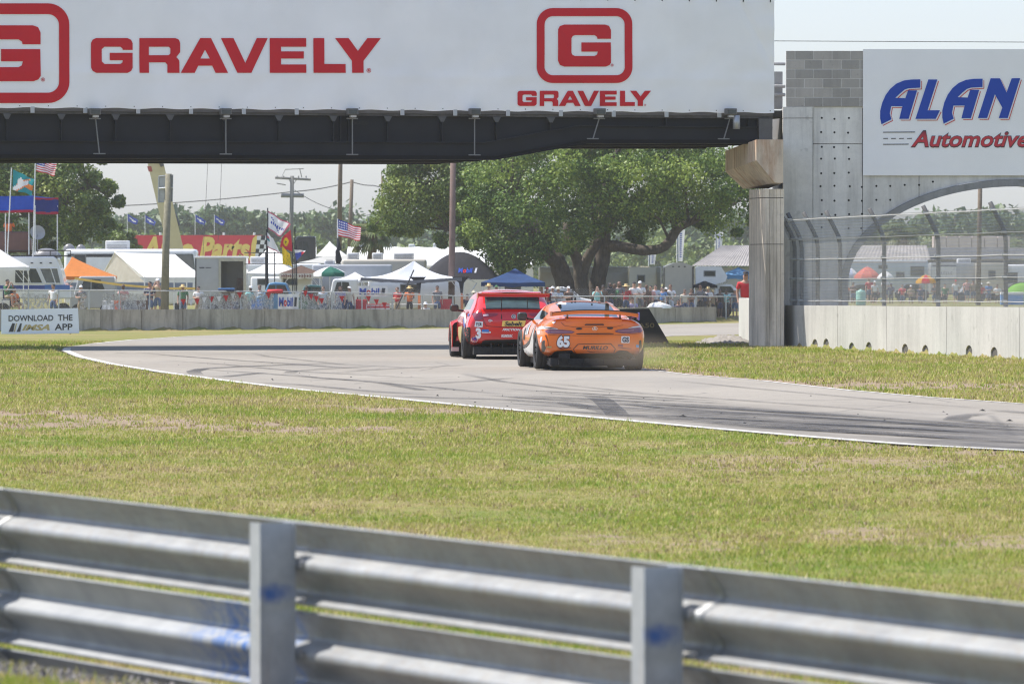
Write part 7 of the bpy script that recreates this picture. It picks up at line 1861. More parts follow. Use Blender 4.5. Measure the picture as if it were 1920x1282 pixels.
def make_person_meshes(pose, sit=False):
    arm = ARMS[pose][0]; dz = 0
    hip = [((.095,0,.92),(.105,-.02,.50),(.11,.03,.09),(.115,-.13,.04))] if not sit else [((.095,0,.92),(.12,-.42,.94),(.12,-.44,.50),(.12,-.56,.46))]
    P_ = [(0,0,.94),(0,.01,1.10),(0,.01,1.28),(0,.015,1.41),(0,.01,1.50),(0,-.01,1.57),(0,-.015,1.66),(0,-.005,1.73)]; R_ = [(.155,.115),(.145,.105),(.165,.115),(.13,.09),.055,(.072,.085),(.082,.098),(.05,.06)]; E = [(i, i+1) for i in range(7)]
    for s in (-1, 1):
        b = len(P_); P_ += [(s*x, y, z) for x, y, z in arm]; R_ += [.058, .045, .032, .036]; E += [(3, b), (b, b+1), (b+1, b+2), (b+2, b+3)]
        w_, h_ = Vector(P_[b+2]), Vector(P_[b+3]); dr = (h_ - w_).normalized(); sd_ = dr.orthogonal().normalized()
        for k, L_ in enumerate((.065, .08, .085, .075)):
            p = h_ + dr*L_ + sd_*(k - 1.5)*.02; P_.append(tuple(p)); R_.append(.009); E.append((b+3, len(P_)-1))
        P_.append(tuple(h_ + sd_*.05 + dr*.02)); R_.append(.010); E.append((b+3, len(P_)-1))
        b = len(P_); P_ += [(s*x, y, z) for x, y, z in hip[0]]; R_ += [.085, .058, .042, .04]; E += [(0, b), (b, b+1), (b+1, b+2), (b+2, b+3)]
    n0 = len(P_); P_ += [(0,-.115,1.625)]; R_ += [.012]; E += [(5, n0)]          # nose
    for s in (-1, 1): P_.append((s*.088, .0, 1.63)); R_.append(.012); E.append((5, len(P_)-1))      # ears
    body = skin_mesh('body', P_, E, R_)
    a0, a1 = Vector(arm[0]), Vector(arm[1]); m = a0.lerp(a1, .75); P2 = [(0,0,.90),(0,.01,1.10),(0,.01,1.28),(0,.015,1.42),(0,.01,1.475)]; R2 = [(.185,.14),(.172,.128),(.185,.135),(.15,.108),.075]; E2 = [(0,1),(1,2),(2,3),(3,4)]
    for s in (-1, 1): b = len(P2); P2 += [(s*a0.x, a0.y, a0.z), (s*m.x, m.y, m.z)]; R2 += [.078, .066]; E2 += [(3, b), (b, b+1)]
    shirt = skin_mesh('shirt', P2, E2, R2)
    h0, h1 = Vector(hip[0][0]), Vector(hip[0][1]); P3 = [(0,0,.99),(0,0,.93)]; R3 = [(.165,.125),(.172,.132)]; E3 = [(0,1)]
    for s in (-1, 1): b = len(P3); P3 += [(s*h0.x, h0.y, h0.z), (s*h1.x, h1.y, h1.z + .04)]; R3 += [.105, .085]; E3 += [(1, b), (b, b+1)]
    return body, shirt, skin_mesh('shorts', P3, E3, R3)
PM = {(p, s): make_person_meshes(p, s) for p, s in (('stand', False), ('fold', False), ('camera', False), ('rest', False), ('fold', True), ('rest', True), ('camera', True))}
def head_piece(kind):
    mb = MB()
    if kind == 'hair': mb.lathe([(.092*math.cos(a), .085*math.sin(a)) for a in np.linspace(-.25, PI/2, 6)], 14, c=(0, .012, 1.675))
    elif kind == 'long': mb.lathe([(.10, -.26), (.11, -.1), (.10, .0)] + [(.10*math.cos(a), .085*math.sin(a)) for a in np.linspace(.2, PI/2, 5)], 14, c=(0, .035, 1.67))
    elif kind == 'cap': mb.lathe([(.095*math.cos(a), .085*math.sin(a)) for a in np.linspace(-.05, PI/2, 6)], 14, c=(0, .0, 1.69)); mb.add([(-.07,-.08,1.69),(.07,-.08,1.69),(.055,-.18,1.675),(-.055,-.18,1.675)], [(0,1,2,3)])
    else: mb.lathe([(.21, -.03), (.20, -.015), (.10, .0), (.095, .05), (.08, .095), (0, .10)], 18, c=(0, 0, 1.69))
    return mb
HP = {k: head_piece(k) for k in ('hair', 'long', 'cap', 'hat')}
eye = MB()
for s in (-1, 1): eye.lathe([(0, -.006), (.012, -.004), (.012, .004), (0, .006)], 8, axis='y', c=(s*.033, -.103, 1.66))
eye_me = eye.mesh('eyes', BLACK)
mth = MB(); mth.box((-.025, -.108, 1.578), (.025, -.098, 1.588)); mouth_me = mth.mesh('mouth', M('lips', (.30, .10, .09), .5))
SKINS = [M('skin_tan', (.36, .20, .14), .55, var=.1), M('skin_fair', (.50, .30, .22), .55, var=.1), M('skin_dark', (.13, .075, .05), .55, var=.1)]
def cloth_m(c):
    cols = {'white': (.72,.72,.72), 'teal': (.28,.58,.56), 'blue': (.10,.26,.58), 'pale': (.50,.58,.68), 'dark': (.03,.03,.035), 'grey': (.16,.16,.17), 'navy': (.03,.04,.10), 'red': (.50,.03,.04), 'orange': (.78,.18,.04), 'green': (.05,.16,.07), 'brown': (.12,.07,.05), 'khaki': (.34,.27,.18), 'pink': (.62,.32,.30), 'denim': (.08,.12,.22), 'straw': (.60,.44,.20), 'cream': (.62,.58,.46), 'violet': (.36,.34,.55)}
    return M('cloth_' + c, cols[c], .85, var=.18, scale=6)
def person(label, px, y_head, D, shirt, shorts, pose='stand', head=('hair', 'dark'), skin=0, turn=0, ground=None, sit=False, group='spectators', h=None):
    """stands on the ground with the top of the head at the given row of the photo"""
    if ground is None and not (sit and y_head < 450): D = max(D, wx(px)[1] + 1.7)
    g_ = GP if ground is None else ground; x = PX(px, D); zt = PZ(y_head, D); hgt = zt - g_ if h is None else h
    top_ = 1.79; k = 1.0 if sit else max(.86, min(1.12, hgt/top_)); base = zt - top_*k
    t = thing('person', label, 'person', (x, D, base), turn, group); t.scale = (k, k, k)
    b, s, p = PM[(pose, sit)]
    for nm, me, m in (('body', b, SKINS[skin]), ('shirt', s, cloth_m(shirt)), ('shorts', p, cloth_m(shorts))):
        if not me.materials: me.materials.append(m)
        o = link(nm, me, t); o.material_slots[0].link = 'OBJECT'; o.material_slots[0].material = m
    link('eyes', eye_me, t); link('mouth', mouth_me, t)
    if head: HP[head[0]].build('hair' if head[0] in ('hair', 'long') else head[0], cloth_m(head[1]), t, True)
    return t
def perch(px, D, y_seat, w_=.7, label='stand'):
    """folding chair under a seated person"""
    x = PX(px, D); z = PZ(y_seat, D); return x, z
D = 277
CW = [('person in a pale teal shirt raising a camera beside the oak trunk', 1120, 535, 'teal', 'grey', 'camera', None, 1, 0), ('person in dark clothes with long hair, closest to the right oak trunk', 1144, 528, 'dark', 'navy', 'fold', ('long','dark'), 2, .4),
      ('person in a dark top with bushy brown hair, left of the white shirted pair', 1161, 526, 'grey', 'dark', 'fold', ('long','brown'), 0, -.2), ('person in brown behind the dark clothed pair', 1131, 533, 'brown', 'dark', 'stand', ('hair','dark'), 2, .2),
      ('person in white with a dark cap, left of two standing close', 1189, 527, 'white', 'khaki', 'fold', ('cap','dark'), 1, .3), ('person in white with a white cap, right of two standing close', 1200, 526, 'white', 'grey', 'fold', ('cap','white'), 1, -.2),
      ('thin person in dark brown between the white shirted groups', 1212, 533, 'brown', 'brown', 'stand', ('hair','brown'), 2, 0), ('person in a pale blue shirt with dark hair looking down', 1229, 532, 'pale', 'navy', 'fold', ('hair','dark'), 1, .2),
      ('person in a bright blue shirt between two pale shirts', 1242, 536, 'blue', 'khaki', 'stand', ('hair','dark'), 1, -.3), ('person in a white shirt holding something, in front of the arched trailer', 1257, 532, 'white', 'pale', 'rest', ('hair','brown'), 0, 0),
      ('person in dark clothes in front of the truck camper, with a brown cap', 1313, 534, 'grey', 'dark', 'fold', ('cap','brown'), 0, .3), ('person in navy beside the truck camper cab', 1320, 540, 'navy', 'dark', 'stand', ('hair','dark'), 2, -.2),
      ('person in a straw hat low in front of the pickup cab', 1336, 543, 'khaki', 'dark', 'rest', ('hat','straw'), 0, .1), ('person in black at the pickup door', 1350, 540, 'dark', 'navy', 'stand', ('hair','dark'), 2, .6)]
for lab, px, yh, sh, so_, po, hd, sk_, tn in CW: person(lab, px, yh, D + (px % 7)*.35, sh, so_, po, hd, sk_, tn)
# ones sitting behind the fence, on folding chairs
def chair(label, px, D, zseat, col='navy'):
    t = thing('folding_chair', label, 'chair', (PX(px, D), D, GP), 0, 'folding chairs along the fence'); h = zseat - GP
    mb = MB(); mb.bbox((-.24, -.24, h-.03), (.24, .2, h), .02); mb.build('seat', cloth_m(col), t); mb = MB(); mb.bbox((-.24, .2, h+.02), (.24, .23, h+.5), .012); mb.build('backrest', cloth_m(col), t)
    for sx in (-1, 1):
        for a, b in ((-.22, .2), (.2, -.22)): mb = MB(); mb.tube([(sx*.24, a, 0), (sx*.24, b, h)], .013, 5); mb.build('leg', STEEL, t)
def seated(label, px, yh, D, sh, so_, hd, sk_, tn=0, po='rest', chl=None):
    D = max(D, wx(px)[1] + 1.7)
    t = person(label, px, yh, D, sh, so_, po, hd, sk_, tn, sit=True); zs = t.location.z + .80
    chair(chl, px, D + .02, zs)
seated('person sitting low in a navy shirt right of the white shirt', 1272, 560, 277, 'navy', 'red', ('hair','dark'), 0, .3, 'fold', 'folding chair under the low sitting person by the arched trailer')
seated('person in violet sitting below the white capped pair', 1186, 556, 276, 'violet', 'grey', ('hair','brown'), 1, 0, 'fold', 'folding chair under the person in violet')
for lab, px, yh, sh, hd, sk_, po in (('person in a cream hat at the left edge of the red car roof', 889, 544, 'white', ('hat','cream'), 1, 'fold'), ('person with a broad straw hat behind the red car roof', 917, 531, 'khaki', ('hat','straw'), 1, 'fold'), ('person in a green cap behind the red car roof', 931, 534, 'red', ('cap','green'), 0, 'stand'),
      ('person in red with pale hair right of the red car wing', 1016, 535, 'red', ('hair','white'), 1, 'stand'), ('person holding up red beside the blue canopy leg', 1026, 538, 'red', ('cap','red'), 1, 'camera'), ('person in white with a white cap before the left oak trunk', 1036, 536, 'white', ('cap','white'), 0, 'fold'), ('person in white with a cream hat before the left oak trunk', 1047, 537, 'pale', ('hat','cream'), 0, 'fold'),
      ('person in navy by the silver canopy right leg', 876, 550, 'navy', ('hair','dark'), 1, 'stand'), ('person in grey with short brown hair under the green striped umbrella', 606, 536, 'pale', ('hair','brown'), 1, 'stand'), ('person with long brown hair right of the green striped umbrella pole', 638, 534, 'violet', ('long','brown'), 1, 'stand'),
      ('person in a navy shirt leaning on the fence under the carport tent', 281, 526, 'navy', ('hair','dark'), 0, 'fold'), ('person in a grey patterned shirt and white cap by the leaning post', 296, 521, 'khaki', ('cap','white'), 1, 'camera'), ('person in dark blue standing inside the fence by the box trailer', 443, 552, 'navy', ('hair','dark'), 0, 'stand'),
      ('person in a white sun hat crouching behind the wall by the silver canopy', 798, 566, 'white', ('hat','white'), 1, 'fold'), ('person in brown behind the fence in the shade of the dark tents', 1296, 540, 'brown', ('hair','brown'), 0, 'fold')):
    person(lab, px, yh, 274 + (px % 5)*.4, sh, 'denim', po, hd, sk_, RS.uniform(-.4, .4))
for lab, px, yh, sh, hd, sk_, po, ch in (('person in green drinking at the left end of the fence', 14, 522, 'green', ('hair','dark'), 0, 'camera', 'folding chair under the drinking person'), ('person in an orange top reclining at the left end of the fence', 27, 537, 'orange', ('hair','dark'), 0, 'fold', 'folding chair under the person in the orange top')):
    seated(lab, px, yh, 268.5, sh, 'khaki', hd, sk_, .9, po, ch)
person('person in a bright orange shirt sitting on the roof sofa, seen from behind', 17, 405, 288.95, 'orange', 'denim', 'rest', ('hair','dark'), 2, PI, sit=True, group='spectators')
person('person in a red shirt and dark shorts standing behind the barrier by the bridge column', 1398, 507, 170, 'red', 'navy', 'stand', ('cap','dark'), 0, .2, ground=.0)
# parked silver car behind the wall, between the two racing cars
D = 285.5; t = thing('parked_car', 'silver parked car under a crumpled white cover behind the wall', 'car', (PX(1045, D), D, GP))
mb = MB(); prof = [(-1.5, .35), (-1.55, .8), (-1.3, 1.0), (-.9, 1.15), (-.5, 1.46), (.3, 1.52), (.75, 1.35), (1.1, 1.05), (1.8, .92), (1.95, .7), (1.95, .35)]
mb.extrude([(x, 0, z) for x, z in prof], (0, 1.7, 0)); o = mb.build('body', CAMW, t); bv = o.modifiers.new('b', 'BEVEL'); bv.width = .08; bv.segments = 3
mb = MB(); mb.add([(-.7, -.012, 1.12), (.85, -.012, 1.12), (.55, -.012, 1.38), (-.45, -.012, 1.38)], [(0,1,2,3)]); mb.build('side_window', GLASSD, t)
V = []; nx, ny = 26, 8
for i in range(nx+1):
    for j in range(ny+1):
        x = -.9 + 2.0*i/nx; zz = float(np.interp(x, [-.9, -.5, .3, .75, 1.1], [1.17, 1.50, 1.56, 1.40, 1.12])); V.append((x, -.06 + 1.8*j/ny, zz + .03*math.sin(i*1.7)*math.cos(j*1.1+i)))
link('cover', np_mesh('cover', np.array(V), np.array([(i*(ny+1)+j, (i+1)*(ny+1)+j, (i+1)*(ny+1)+j+1, i*(ny+1)+j+1) for i in range(nx) for j in range(ny)]), fabric('silver_cover', (.62, .64, .68), .05), None, True), t)
for x in (-1.0, 1.35): mb = MB(); mb.lathe([(0, -.02), (.32, -.02), (.32, .22), (0, .22)], 18, axis='y', c=(x, 0, .32)); mb.build('wheel', RUBBER, t)
# things lying about behind the fence
def clutter(name, label, cat, px, py, D, w_, h, d, mat, rd=.03):
    c = P(px, py, D); t = thing(name, label, cat, (c.x, D, c.z)); mb = MB(); mb.bbox((-w_/2, 0, 0), (w_/2, d, h), rd, 0, 2); mb.build('body', mat, t, True); return t
def lidded(t, w_, h, d, mat): mb = MB(); mb.bbox((-w_/2-.015, -.015, h), (w_/2+.015, d+.015, h+.05), .015); mb.build('lid', mat, t)
lidded(clutter('cooler', 'dark blue cooler on the fence top by the box trailer', 'cooler', 424, 547, 270.5, .75, .12, .4, cloth_m('navy')), .75, .12, .4, cloth_m('blue'))
t = thing('swim_ring', 'red inflatable ring lying on the spectator fence', 'swim ring', tuple(P(516, 546, 270.0))); V, fs = [], []
for i in range(20):
    for j in range(8): a, b = 2*PI*i/20, 2*PI*j/8; V.append(((.30 + .09*math.cos(b))*math.cos(a), (.30 + .09*math.cos(b))*math.sin(a), .09*math.sin(b)))
for i in range(20):
    for j in range(8): fs.append((i*8+j, ((i+1) % 20)*8+j, ((i+1) % 20)*8+(j+1) % 8, i*8+(j+1) % 8))
mb = MB(); mb.add(V, fs); mb.build('ring', cloth_m('red'), t, True)
def camp_chair(label, px, D, col):
    D = max(D, wx(px)[1] + 1.3)
    t = thing('camp_chair', label, 'chair', (PX(px, D), D, GP), RS.uniform(-.3, .3), 'camp chairs behind the wall'); mb = MB(); mb.bbox((-.28, .15, .30), (.28, .19, 1.0), .02); mb.build('backrest', col, t); mb = MB(); mb.bbox((-.28, -.3, .36), (.28, .15, .40), .015); mb.build('seat', col, t)
    for sx in (-1, 1): mb = MB(); mb.tube([(sx*.28, -.3, 0), (sx*.28, .18, .8)], .015, 5); mb.tube([(sx*.28, .2, 0), (sx*.28, -.28, .45)], .015, 5); mb.build('leg', STEEL, t)
camp_chair('white canvas chair behind the fence under the orange canopy', 201, 268, cloth_m('white')); camp_chair('orange canvas chair behind the fence next to the white one', 217, 268.5, cloth_m('orange'))
camp_chair('red camp chair behind the fence under the silver canopy', 676, 272, cloth_m('red')); camp_chair('brown camp chair under the carport tent', 268, 270, cloth_m('brown'))
for k, px in enumerate((690, 699, 708, 717, 727)): t = thing('crate', 'red and white plastic crate in the row behind the wall, %s' % ['leftmost', 'second from the left', 'middle one', 'second from the right', 'rightmost'][k], 'crate', (PX(px, 276.6), 276.8, GP), .1*k, 'red and white crates behind the wall'); mb = MB(); mb.bbox((-.10, 0, 0), (.10, .2, .78), .01); mb.build('body', cloth_m('red'), t); mb = MB(); mb.box((-.11, -.005, .52), (.11, -.001, .58)); mb.box((-.11, -.005, .68), (.11, -.001, .73)); mb.build('slot', cloth_m('white'), t)
t = thing('table', 'long folding table behind the fence under the silver canopy', 'table', (PX(760, 279.5), 279.5, GP)); mb = MB(); mb.bbox((-1.6, -.35, .72), (1.6, .35, .76), .01); mb.build('tabletop', WHITE, t)
for sx in (-1.4, 1.4): mb = MB(); mb.tube([(sx, -.3, 0), (sx, -.3, .72)], .02, 5); mb.tube([(sx, .3, 0), (sx, .3, .72)], .02, 5); mb.build('leg', STEEL, t)
t = thing('leaning_pole', 'dark pole leaning in front of the silver canopy', 'pole', tuple(P(742, 582, 277))); b = Vector(t.location); mb = MB(); mb.tube([(0, 0, 0), tuple(P(776, 506, 277.3) - b)], .035, 6); mb.build('shaft', BLACK, t)
t = thing('barrier_tape', 'yellow tape strung between the tents above the left fence', 'tape', tuple(P(140, 530, 280))); b = Vector(t.location)
pts = [P(x, y, 280) - b for x, y in ((140,524),(180,530),(225,536),(270,540),(320,543),(366,543))]; mb = MB(); mb.add([(p.x, p.y, p.z + dz) for p in pts for dz in (0, .11)], [(2*i, 2*i+2, 2*i+3, 2*i+1) for i in range(5)]); mb.build('tape', YELLOW, t)
t = thing('white_bag', 'crumpled white bag lying on the wall top by the dark marker board', 'bag', tuple(P(1234, 578.3, 286.75))); V, fs = [], []
for i in range(12):
    for j in range(7): a, b = 2*PI*i/12, PI/2*j/6; r = .42*math.cos(b)*(1 + .18*math.sin(3*a + j)); V.append((r*1.5*math.cos(a), r*.6*math.sin(a), .30*math.sin(b)*(1 + .15*math.sin(5*a))))
for i in range(12):
    for j in range(6): fs.append((i*7+j, ((i+1) % 12)*7+j, ((i+1) % 12)*7+j+1, i*7+j+1))
mb = MB(); mb.add(V, fs); mb.build('bag', cloth_m('white'), t, True)

def parked_car(label, x0, x1, yt, D, mat, ground=GP, van=False):
    D = max(D, wx((x0+x1)/2)[1] + 2.2) if ground == GP else D; xa, xb = PX(x0, D), PX(x1, D); cx = (xa+xb)/2; L_ = (xb-xa)/2; h = PZ(yt, D) - ground; t = thing('parked_car', label, 'car', (cx, D, ground), 0, 'cars parked in the paddock')
    pr = [(-1, .22), (-1, .55), (-.93, .62), (-.62, .66), (-.38, .97), (-.1, 1), (.42, .98), (.68, .68), (.95, .60), (1, .45), (1, .22)] if not van else [(-1, .2), (-1, .5), (-.8, .56), (-.62, .95), (-.5, 1), (.96, 1), (1, .9), (1, .2)]
    mb = MB(); mb.extrude([(x*L_, 0, z*h) for x, z in pr], (0, 1.7, 0)); o = mb.build('body', mat, t); b = o.modifiers.new('b', 'BEVEL'); b.width = .07; b.segments = 3
    for q in ([(-.52, .68), (-.06, .68), (-.06, .93), (-.34, .92)], [(-.02, .68), (.56, .68), (.38, .92), (-.02, .93)]): mb = MB(); mb.add([(x*L_, -.012, z*h) for x, z in q], [(0,1,2,3)]); mb.build('side_window', GLASSD, t)
    for x in (-.62, .62): mb = MB(); mb.lathe([(0, -.03), (.33, -.03), (.33, .2), (0, .2)], 18, axis='y', c=(x*L_, 0, .33)); mb.build('wheel', RUBBER, t)
    mb = MB(); mb.box((L_*.9, -.015, h*.45), (L_*.985, -.001, h*.55)); mb.build('tail_lamp', LAMPR, t)
parked_car('blue hatchback behind the fence under the white canopies', 478, 560, 529, 275, paint('car_blue', (.06, .20, .36), .3))
parked_car('white van with dark windows left of the oil banner on the canopy', 612, 672, 523, 284, CAMW, van=True)
parked_car('dark green car in the shade behind the striped umbrella', 548, 622, 534, 278, paint('car_green', (.02, .09, .07), .3))
parked_car('dark car parked in the shade at the right end of the crowd', 1306, 1372, 552, 290, paint('car_dark', (.02, .022, .026), .3))
parked_car('grey van parked behind the orange canopy', 130, 215, 518, 296, CAMG, van=True)
parked_car('black truck with a raised cover beyond the flag rack', 545, 592, 443, 345, paint('car_black', (.015, .015, .017), .3), van=True)
parked_car('dark pickup under the coral umbrella in the arch', 1584, 1650, 533, 374, paint('car_dark', (.02, .022, .026), .3), -.45)
parked_car('black car before the pale caravan in the arch', 1678, 1742, 532, 378, paint('car_black', (.015, .015, .017), .3), -.45)
parked_car('grey car at the foot of the arch pole', 1790, 1850, 536, 378, CAMG, -.45)
camper('caravan', 'flat grey caravan roof behind the green striped umbrella', 'caravan', 585, 735, 496, 292, CAMG, acs=[(607,626,488)], rad=.1)
camper('caravan', 'white caravan behind the blue hatchback with two windows', 'caravan', 470, 585, 519, 290, CAMW, wins=[(484,502,524,533),(532,556,524,533)], rad=.1)
camper('motorhome', 'white motorhome end at the left edge behind the white canopy', 'motorhome', -60, 20, 505, 300, CAMW, wins=[(-20,6,512,524)], rad=.12)
canopy('canopy', 'low white awning left of the silver tarpaulin canopy', 'canopy', 628, 700, 524, 510, 290, WCAN, 3, val=.12, sag=.1)
canopy('canopy', 'black canopy in shade beside the truck camper', 'canopy', 1300, 1345, 535, 526, 293, DKCAN, 2.2, val=.12)
cols = ['white', 'pale', 'navy', 'red', 'khaki', 'teal', 'grey', 'blue', 'pink', 'green', 'orange', 'cream']
extra = [(100, 531, 'white', 'a white top beside the old motorhome bonnet'), (152, 534, 'grey', 'grey between the orange canopy and the carport tent'), (231, 532, 'pink', 'pink under the cream gable end'), (343, 533, 'green', 'green under the right end of the carport tent'), (372, 535, 'white', 'white beside the box trailer wall'),
         (470, 535, 'teal', 'teal just right of the box trailer'), (487, 533, 'white', 'white left of the flag rack uprights'), (533, 532, 'red', 'red under the brown canopy'), (575, 534, 'navy', 'navy under the brown canopy edge'), (655, 536, 'cream', 'cream by the oil banner on the canopy'), (745, 537, 'red', 'red under the silver canopy'), (768, 536, 'orange', 'orange before the oval window'), (820, 534, 'grey', 'grey right of the orange wrapped leg'),
         (1066, 536, 'brown', 'brown in the shade of the left oak trunk'), (1152, 531, 'green', 'green between the two dark haired ones'), (1174, 532, 'red', 'red left of the white shirted pair'), (1220, 534, 'pink', 'pink between brown and pale blue'), (1249, 538, 'grey', 'grey behind the bright blue shirt'), (1284, 541, 'cream', 'cream right of the low sitting one'), (1328, 537, 'white', 'white in front of the camper window'), (1362, 541, 'teal', 'teal beside the pickup bonnet'), (1378, 540, 'grey', 'grey left of the red shirted one')]
for k, (px, yh, c, wh) in enumerate(extra): person('person in ' + wh, px, yh, 276 + (k % 4)*.6, c, ('denim', 'khaki', 'dark')[k % 3], ('stand', 'fold', 'rest')[k % 3], (('hair', 'dark'), ('cap', 'white'), ('hair', 'brown'), ('hat', 'straw'))[k % 4], k % 3, RS.uniform(-.6, .6))
for lab, px, D_, c in (('green camp chair in the shade under the brown canopy', 566, 274, 'green'), ('blue camp chair under the white canopies', 482, 273, 'blue'), ('grey camp chair left of the leaning post', 246, 271, 'grey'), ('blue camp chair beside the oil banner canopy', 640, 276, 'navy'), ('red camp chair beneath the dome tent', 836, 280, 'red')): camp_chair(lab, px, D_, cloth_m(c))
# ================================================================== SEEN THROUGH THE ARCH
GR = -.45
camper('caravan', 'pale blue grey caravan seen through the arch behind the coral umbrella', 'caravan', 1555, 1740, 488, 400, paint('camper_bluegrey', (.45, .50, .52), .4), wins=[(1681,1695,511,519),(1708,1732,500,517),(1648,1663,498,503)], ground=GR, rad=.1, strips=[(490,493,M('pinkish_band', (.6,.52,.5),.5))])
c_ = camper('trailer_home', 'grey market trailer with a white signboard seen through the arch', 'trailer', 1744, 1830, 493, 396, CAMG, wins=[], acs=[(1797,1822,485)], ground=GR, rad=.06)
U = lambda px: PX(px, 396) - c_.location.x
Z = lambda py: PZ(py, 396) - GR
mb = MB(); mb.box((U(1747), -.03, Z(520)), (U(1793), -.002, Z(500))); mb.build('signboard', M('signboard_white', (.62, .63, .64), .6), c_)
mb = MB()
for k in range(7): x = 1756 + k*4.4; mb.box((U(x), -.036, Z(515)), (U(x+3), -.031, Z(514))); mb.box((U(x), -.036, Z(515)), (U(x+.9), -.031, Z(509.5)));
for k in (0, 1, 3, 4, 6): x = 1756 + k*4.4; mb.box((U(x), -.036, Z(510.3)), (U(x+3), -.031, Z(509.4)))
mb.build('lettering', M('signboard_grey', (.22, .22, .24), .6), c_)
mb = MB(); mb.box((U(1748), -.01, Z(499)), (U(1793), -.002, Z(497.5))); mb.build('awning_rail', BLACK, c_)
camper('trailer_home', 'beige trailer with a dark doorway seen through the arch right of the pole', 'trailer', 1832, 1890, 493, 394, CAMB, wins=[(1854,1866,508,522)], ground=GR, rad=.06)
camper('caravan', 'white caravan with an arched window at the right end of the arch view', 'caravan', 1886, 1990, 496, 395, CAMW, wins=[(1888,1907,512,530)], ground=GR, rad=.12)
shed('grey tin roofed shed seen through the arch below the palm', 1560, 1745, 488, 460, 430, TIN, 30, GR, 7)
D = 480; t = thing('long_shed', 'long dark roofed building seen through the arch', 'shed', (PX(1840, D), D, GR)); hw = (PX(1990, D)-PX(1742, D))/2
mb = MB(); mb.box((-hw, 0, 0), (hw, 8, PZ(487, D)-GR)); mb.build('wall', M('dark_wall', (.10, .10, .105), .8), t); mb = MB(); mb.extrude([(-hw-.2, -.3, PZ(486, D)-GR), (-hw-.2, 4, PZ(464, D)-GR), (-hw-.2, 8.3, PZ(486, D)-GR)], (2*hw+.4, 0, 0)); mb.build('roof', M('dark_roof', (.055, .058, .062), .7, var=.3), t)
D = 570; t = thing('container_row', 'pale pinkish wall of stacked containers seen through the arch', 'containers', (PX(1822, D), D, GR)); hw = (PX(1892, D)-PX(1748, D))/2
for k in range(6): mb = MB(); a = -hw + 2*hw*k/6; mb.bbox((a+.03, 0, 0), (a + hw/3 - .03, 2.4, PZ(443, D)-GR), .05); mb.build('container', M('container_pink', (.60, .50, .47), .6, var=.1), t)
umbrella('coral umbrella seen through the arch', 1600, 1652, 521, 500, 368, [fabric('coral_cloth', (.70, .20, .16), .3)], ground=GR)
umbrella('white striped umbrella left of the coral one', 1578, 1610, 518, 502, 370, [WCAN, fabric('bluish_cloth', (.45, .52, .70), .25)], ground=GR)
umbrella('white umbrella right of the coral one', 1644, 1676, 522, 508, 366, [WCAN], ground=GR)
umbrella('yellow and red umbrella left of the arch view centre post', 1716, 1756, 530, 515, 366, [fabric('amber_cloth', (.68, .36, .03), .3), fabric('amber_cloth_2', (.68, .36, .03), .3), FR], ground=GR)
D = 352; t = thing('pop_up_tent', 'bright green pop-up tent at the right edge of the arch view', 'tent', (PX(1916, D), D, GR)); k = D/F; V, fs = [], []; n = 16
for i in range(9):
    q = i/8; r = math.cos(q*PI/2)
    for j in range(n): a = 2*PI*j/n; V.append((40*k*r*math.cos(a), 30*k*r*math.sin(a), 42*k*math.sin(q*PI/2)))
for i in range(8):
    for j in range(n): fs.append((i*n+j, i*n+(j+1) % n, (i+1)*n+(j+1) % n, (i+1)*n+j))
mb = MB(); mb.add(V, fs); mb.build('shell', fabric('lime_cloth', (.22, .50, .05), .3), t, True); mb = MB(); mb.tube([(40*k*math.cos(a), -.2, 42*k*math.sin(a)) for a in np.linspace(0, PI, 14)], .03, 5); mb.build('hoop', BLACK, t)
t = thing('cool_box', 'blue and white cool box by the green pop-up tent', 'cool box', (PX(1898, 349), 349, GR)); mb = MB(); mb.bbox((-.7, 0, 0), (.7, .6, .62), .04); mb.build('body', cloth_m('blue'), t); mb = MB(); mb.bbox((-.71, -.01, .62), (.71, .61, .78), .03); mb.build('lid', cloth_m('white'), t)
t = thing('water_barrel', 'pale teal barrel behind the catch fence', 'barrel', (PX(1614, 345), 345, GR)); mb = MB(); mb.lathe([(0, 0), (.28, 0), (.30, .05), (.30, .32), (.31, .34), (.30, .36), (.30, .78), (.26, .88), (.08, .92), (.08, .98), (0, .98)], 18); mb.build('body', M('teal_plastic', (.25, .50, .42), .4), t, True)
for lab, px, yh, sh, hd, sk_, po in (('person in white under the white umbrella in the arch', 1660, 519, 'white', ('cap','white'), 1, 'fold'), ('person in red near the coral umbrella', 1630, 520, 'red', ('hair','brown'), 1, 'stand'), ('person in a bright red top before the caravan in the arch', 1692, 532, 'red', ('hair','dark'), 1, 'rest'),
      ('person in brown in the shade of the coral umbrella', 1600, 528, 'brown', ('hair','dark'), 0, 'fold'), ('person in white right of the yellow umbrella in the arch', 1792, 524, 'white', ('cap','red'), 1, 'stand'), ('person in pink left of the arch pole', 1813, 522, 'pink', ('hair','brown'), 1, 'stand'), ('person in khaki touching the arch pole', 1825, 524, 'khaki', ('cap','dark'), 0, 'stand'),
      ('person in blue with a pale hat right of the arch pole', 1854, 528, 'blue', ('hat','cream'), 0, 'fold'), ('person in grey under the yellow umbrella', 1752, 530, 'grey', ('hair','dark'), 0, 'fold'), ('person in navy below the yellow umbrella', 1726, 534, 'navy', ('hair','brown'), 0, 'stand')):
    person(lab, px, yh, 362 + (px % 4)*.9, sh, 'denim', po, hd, sk_, RS.uniform(-.5, .5), ground=GR, group='spectators seen through the arch')
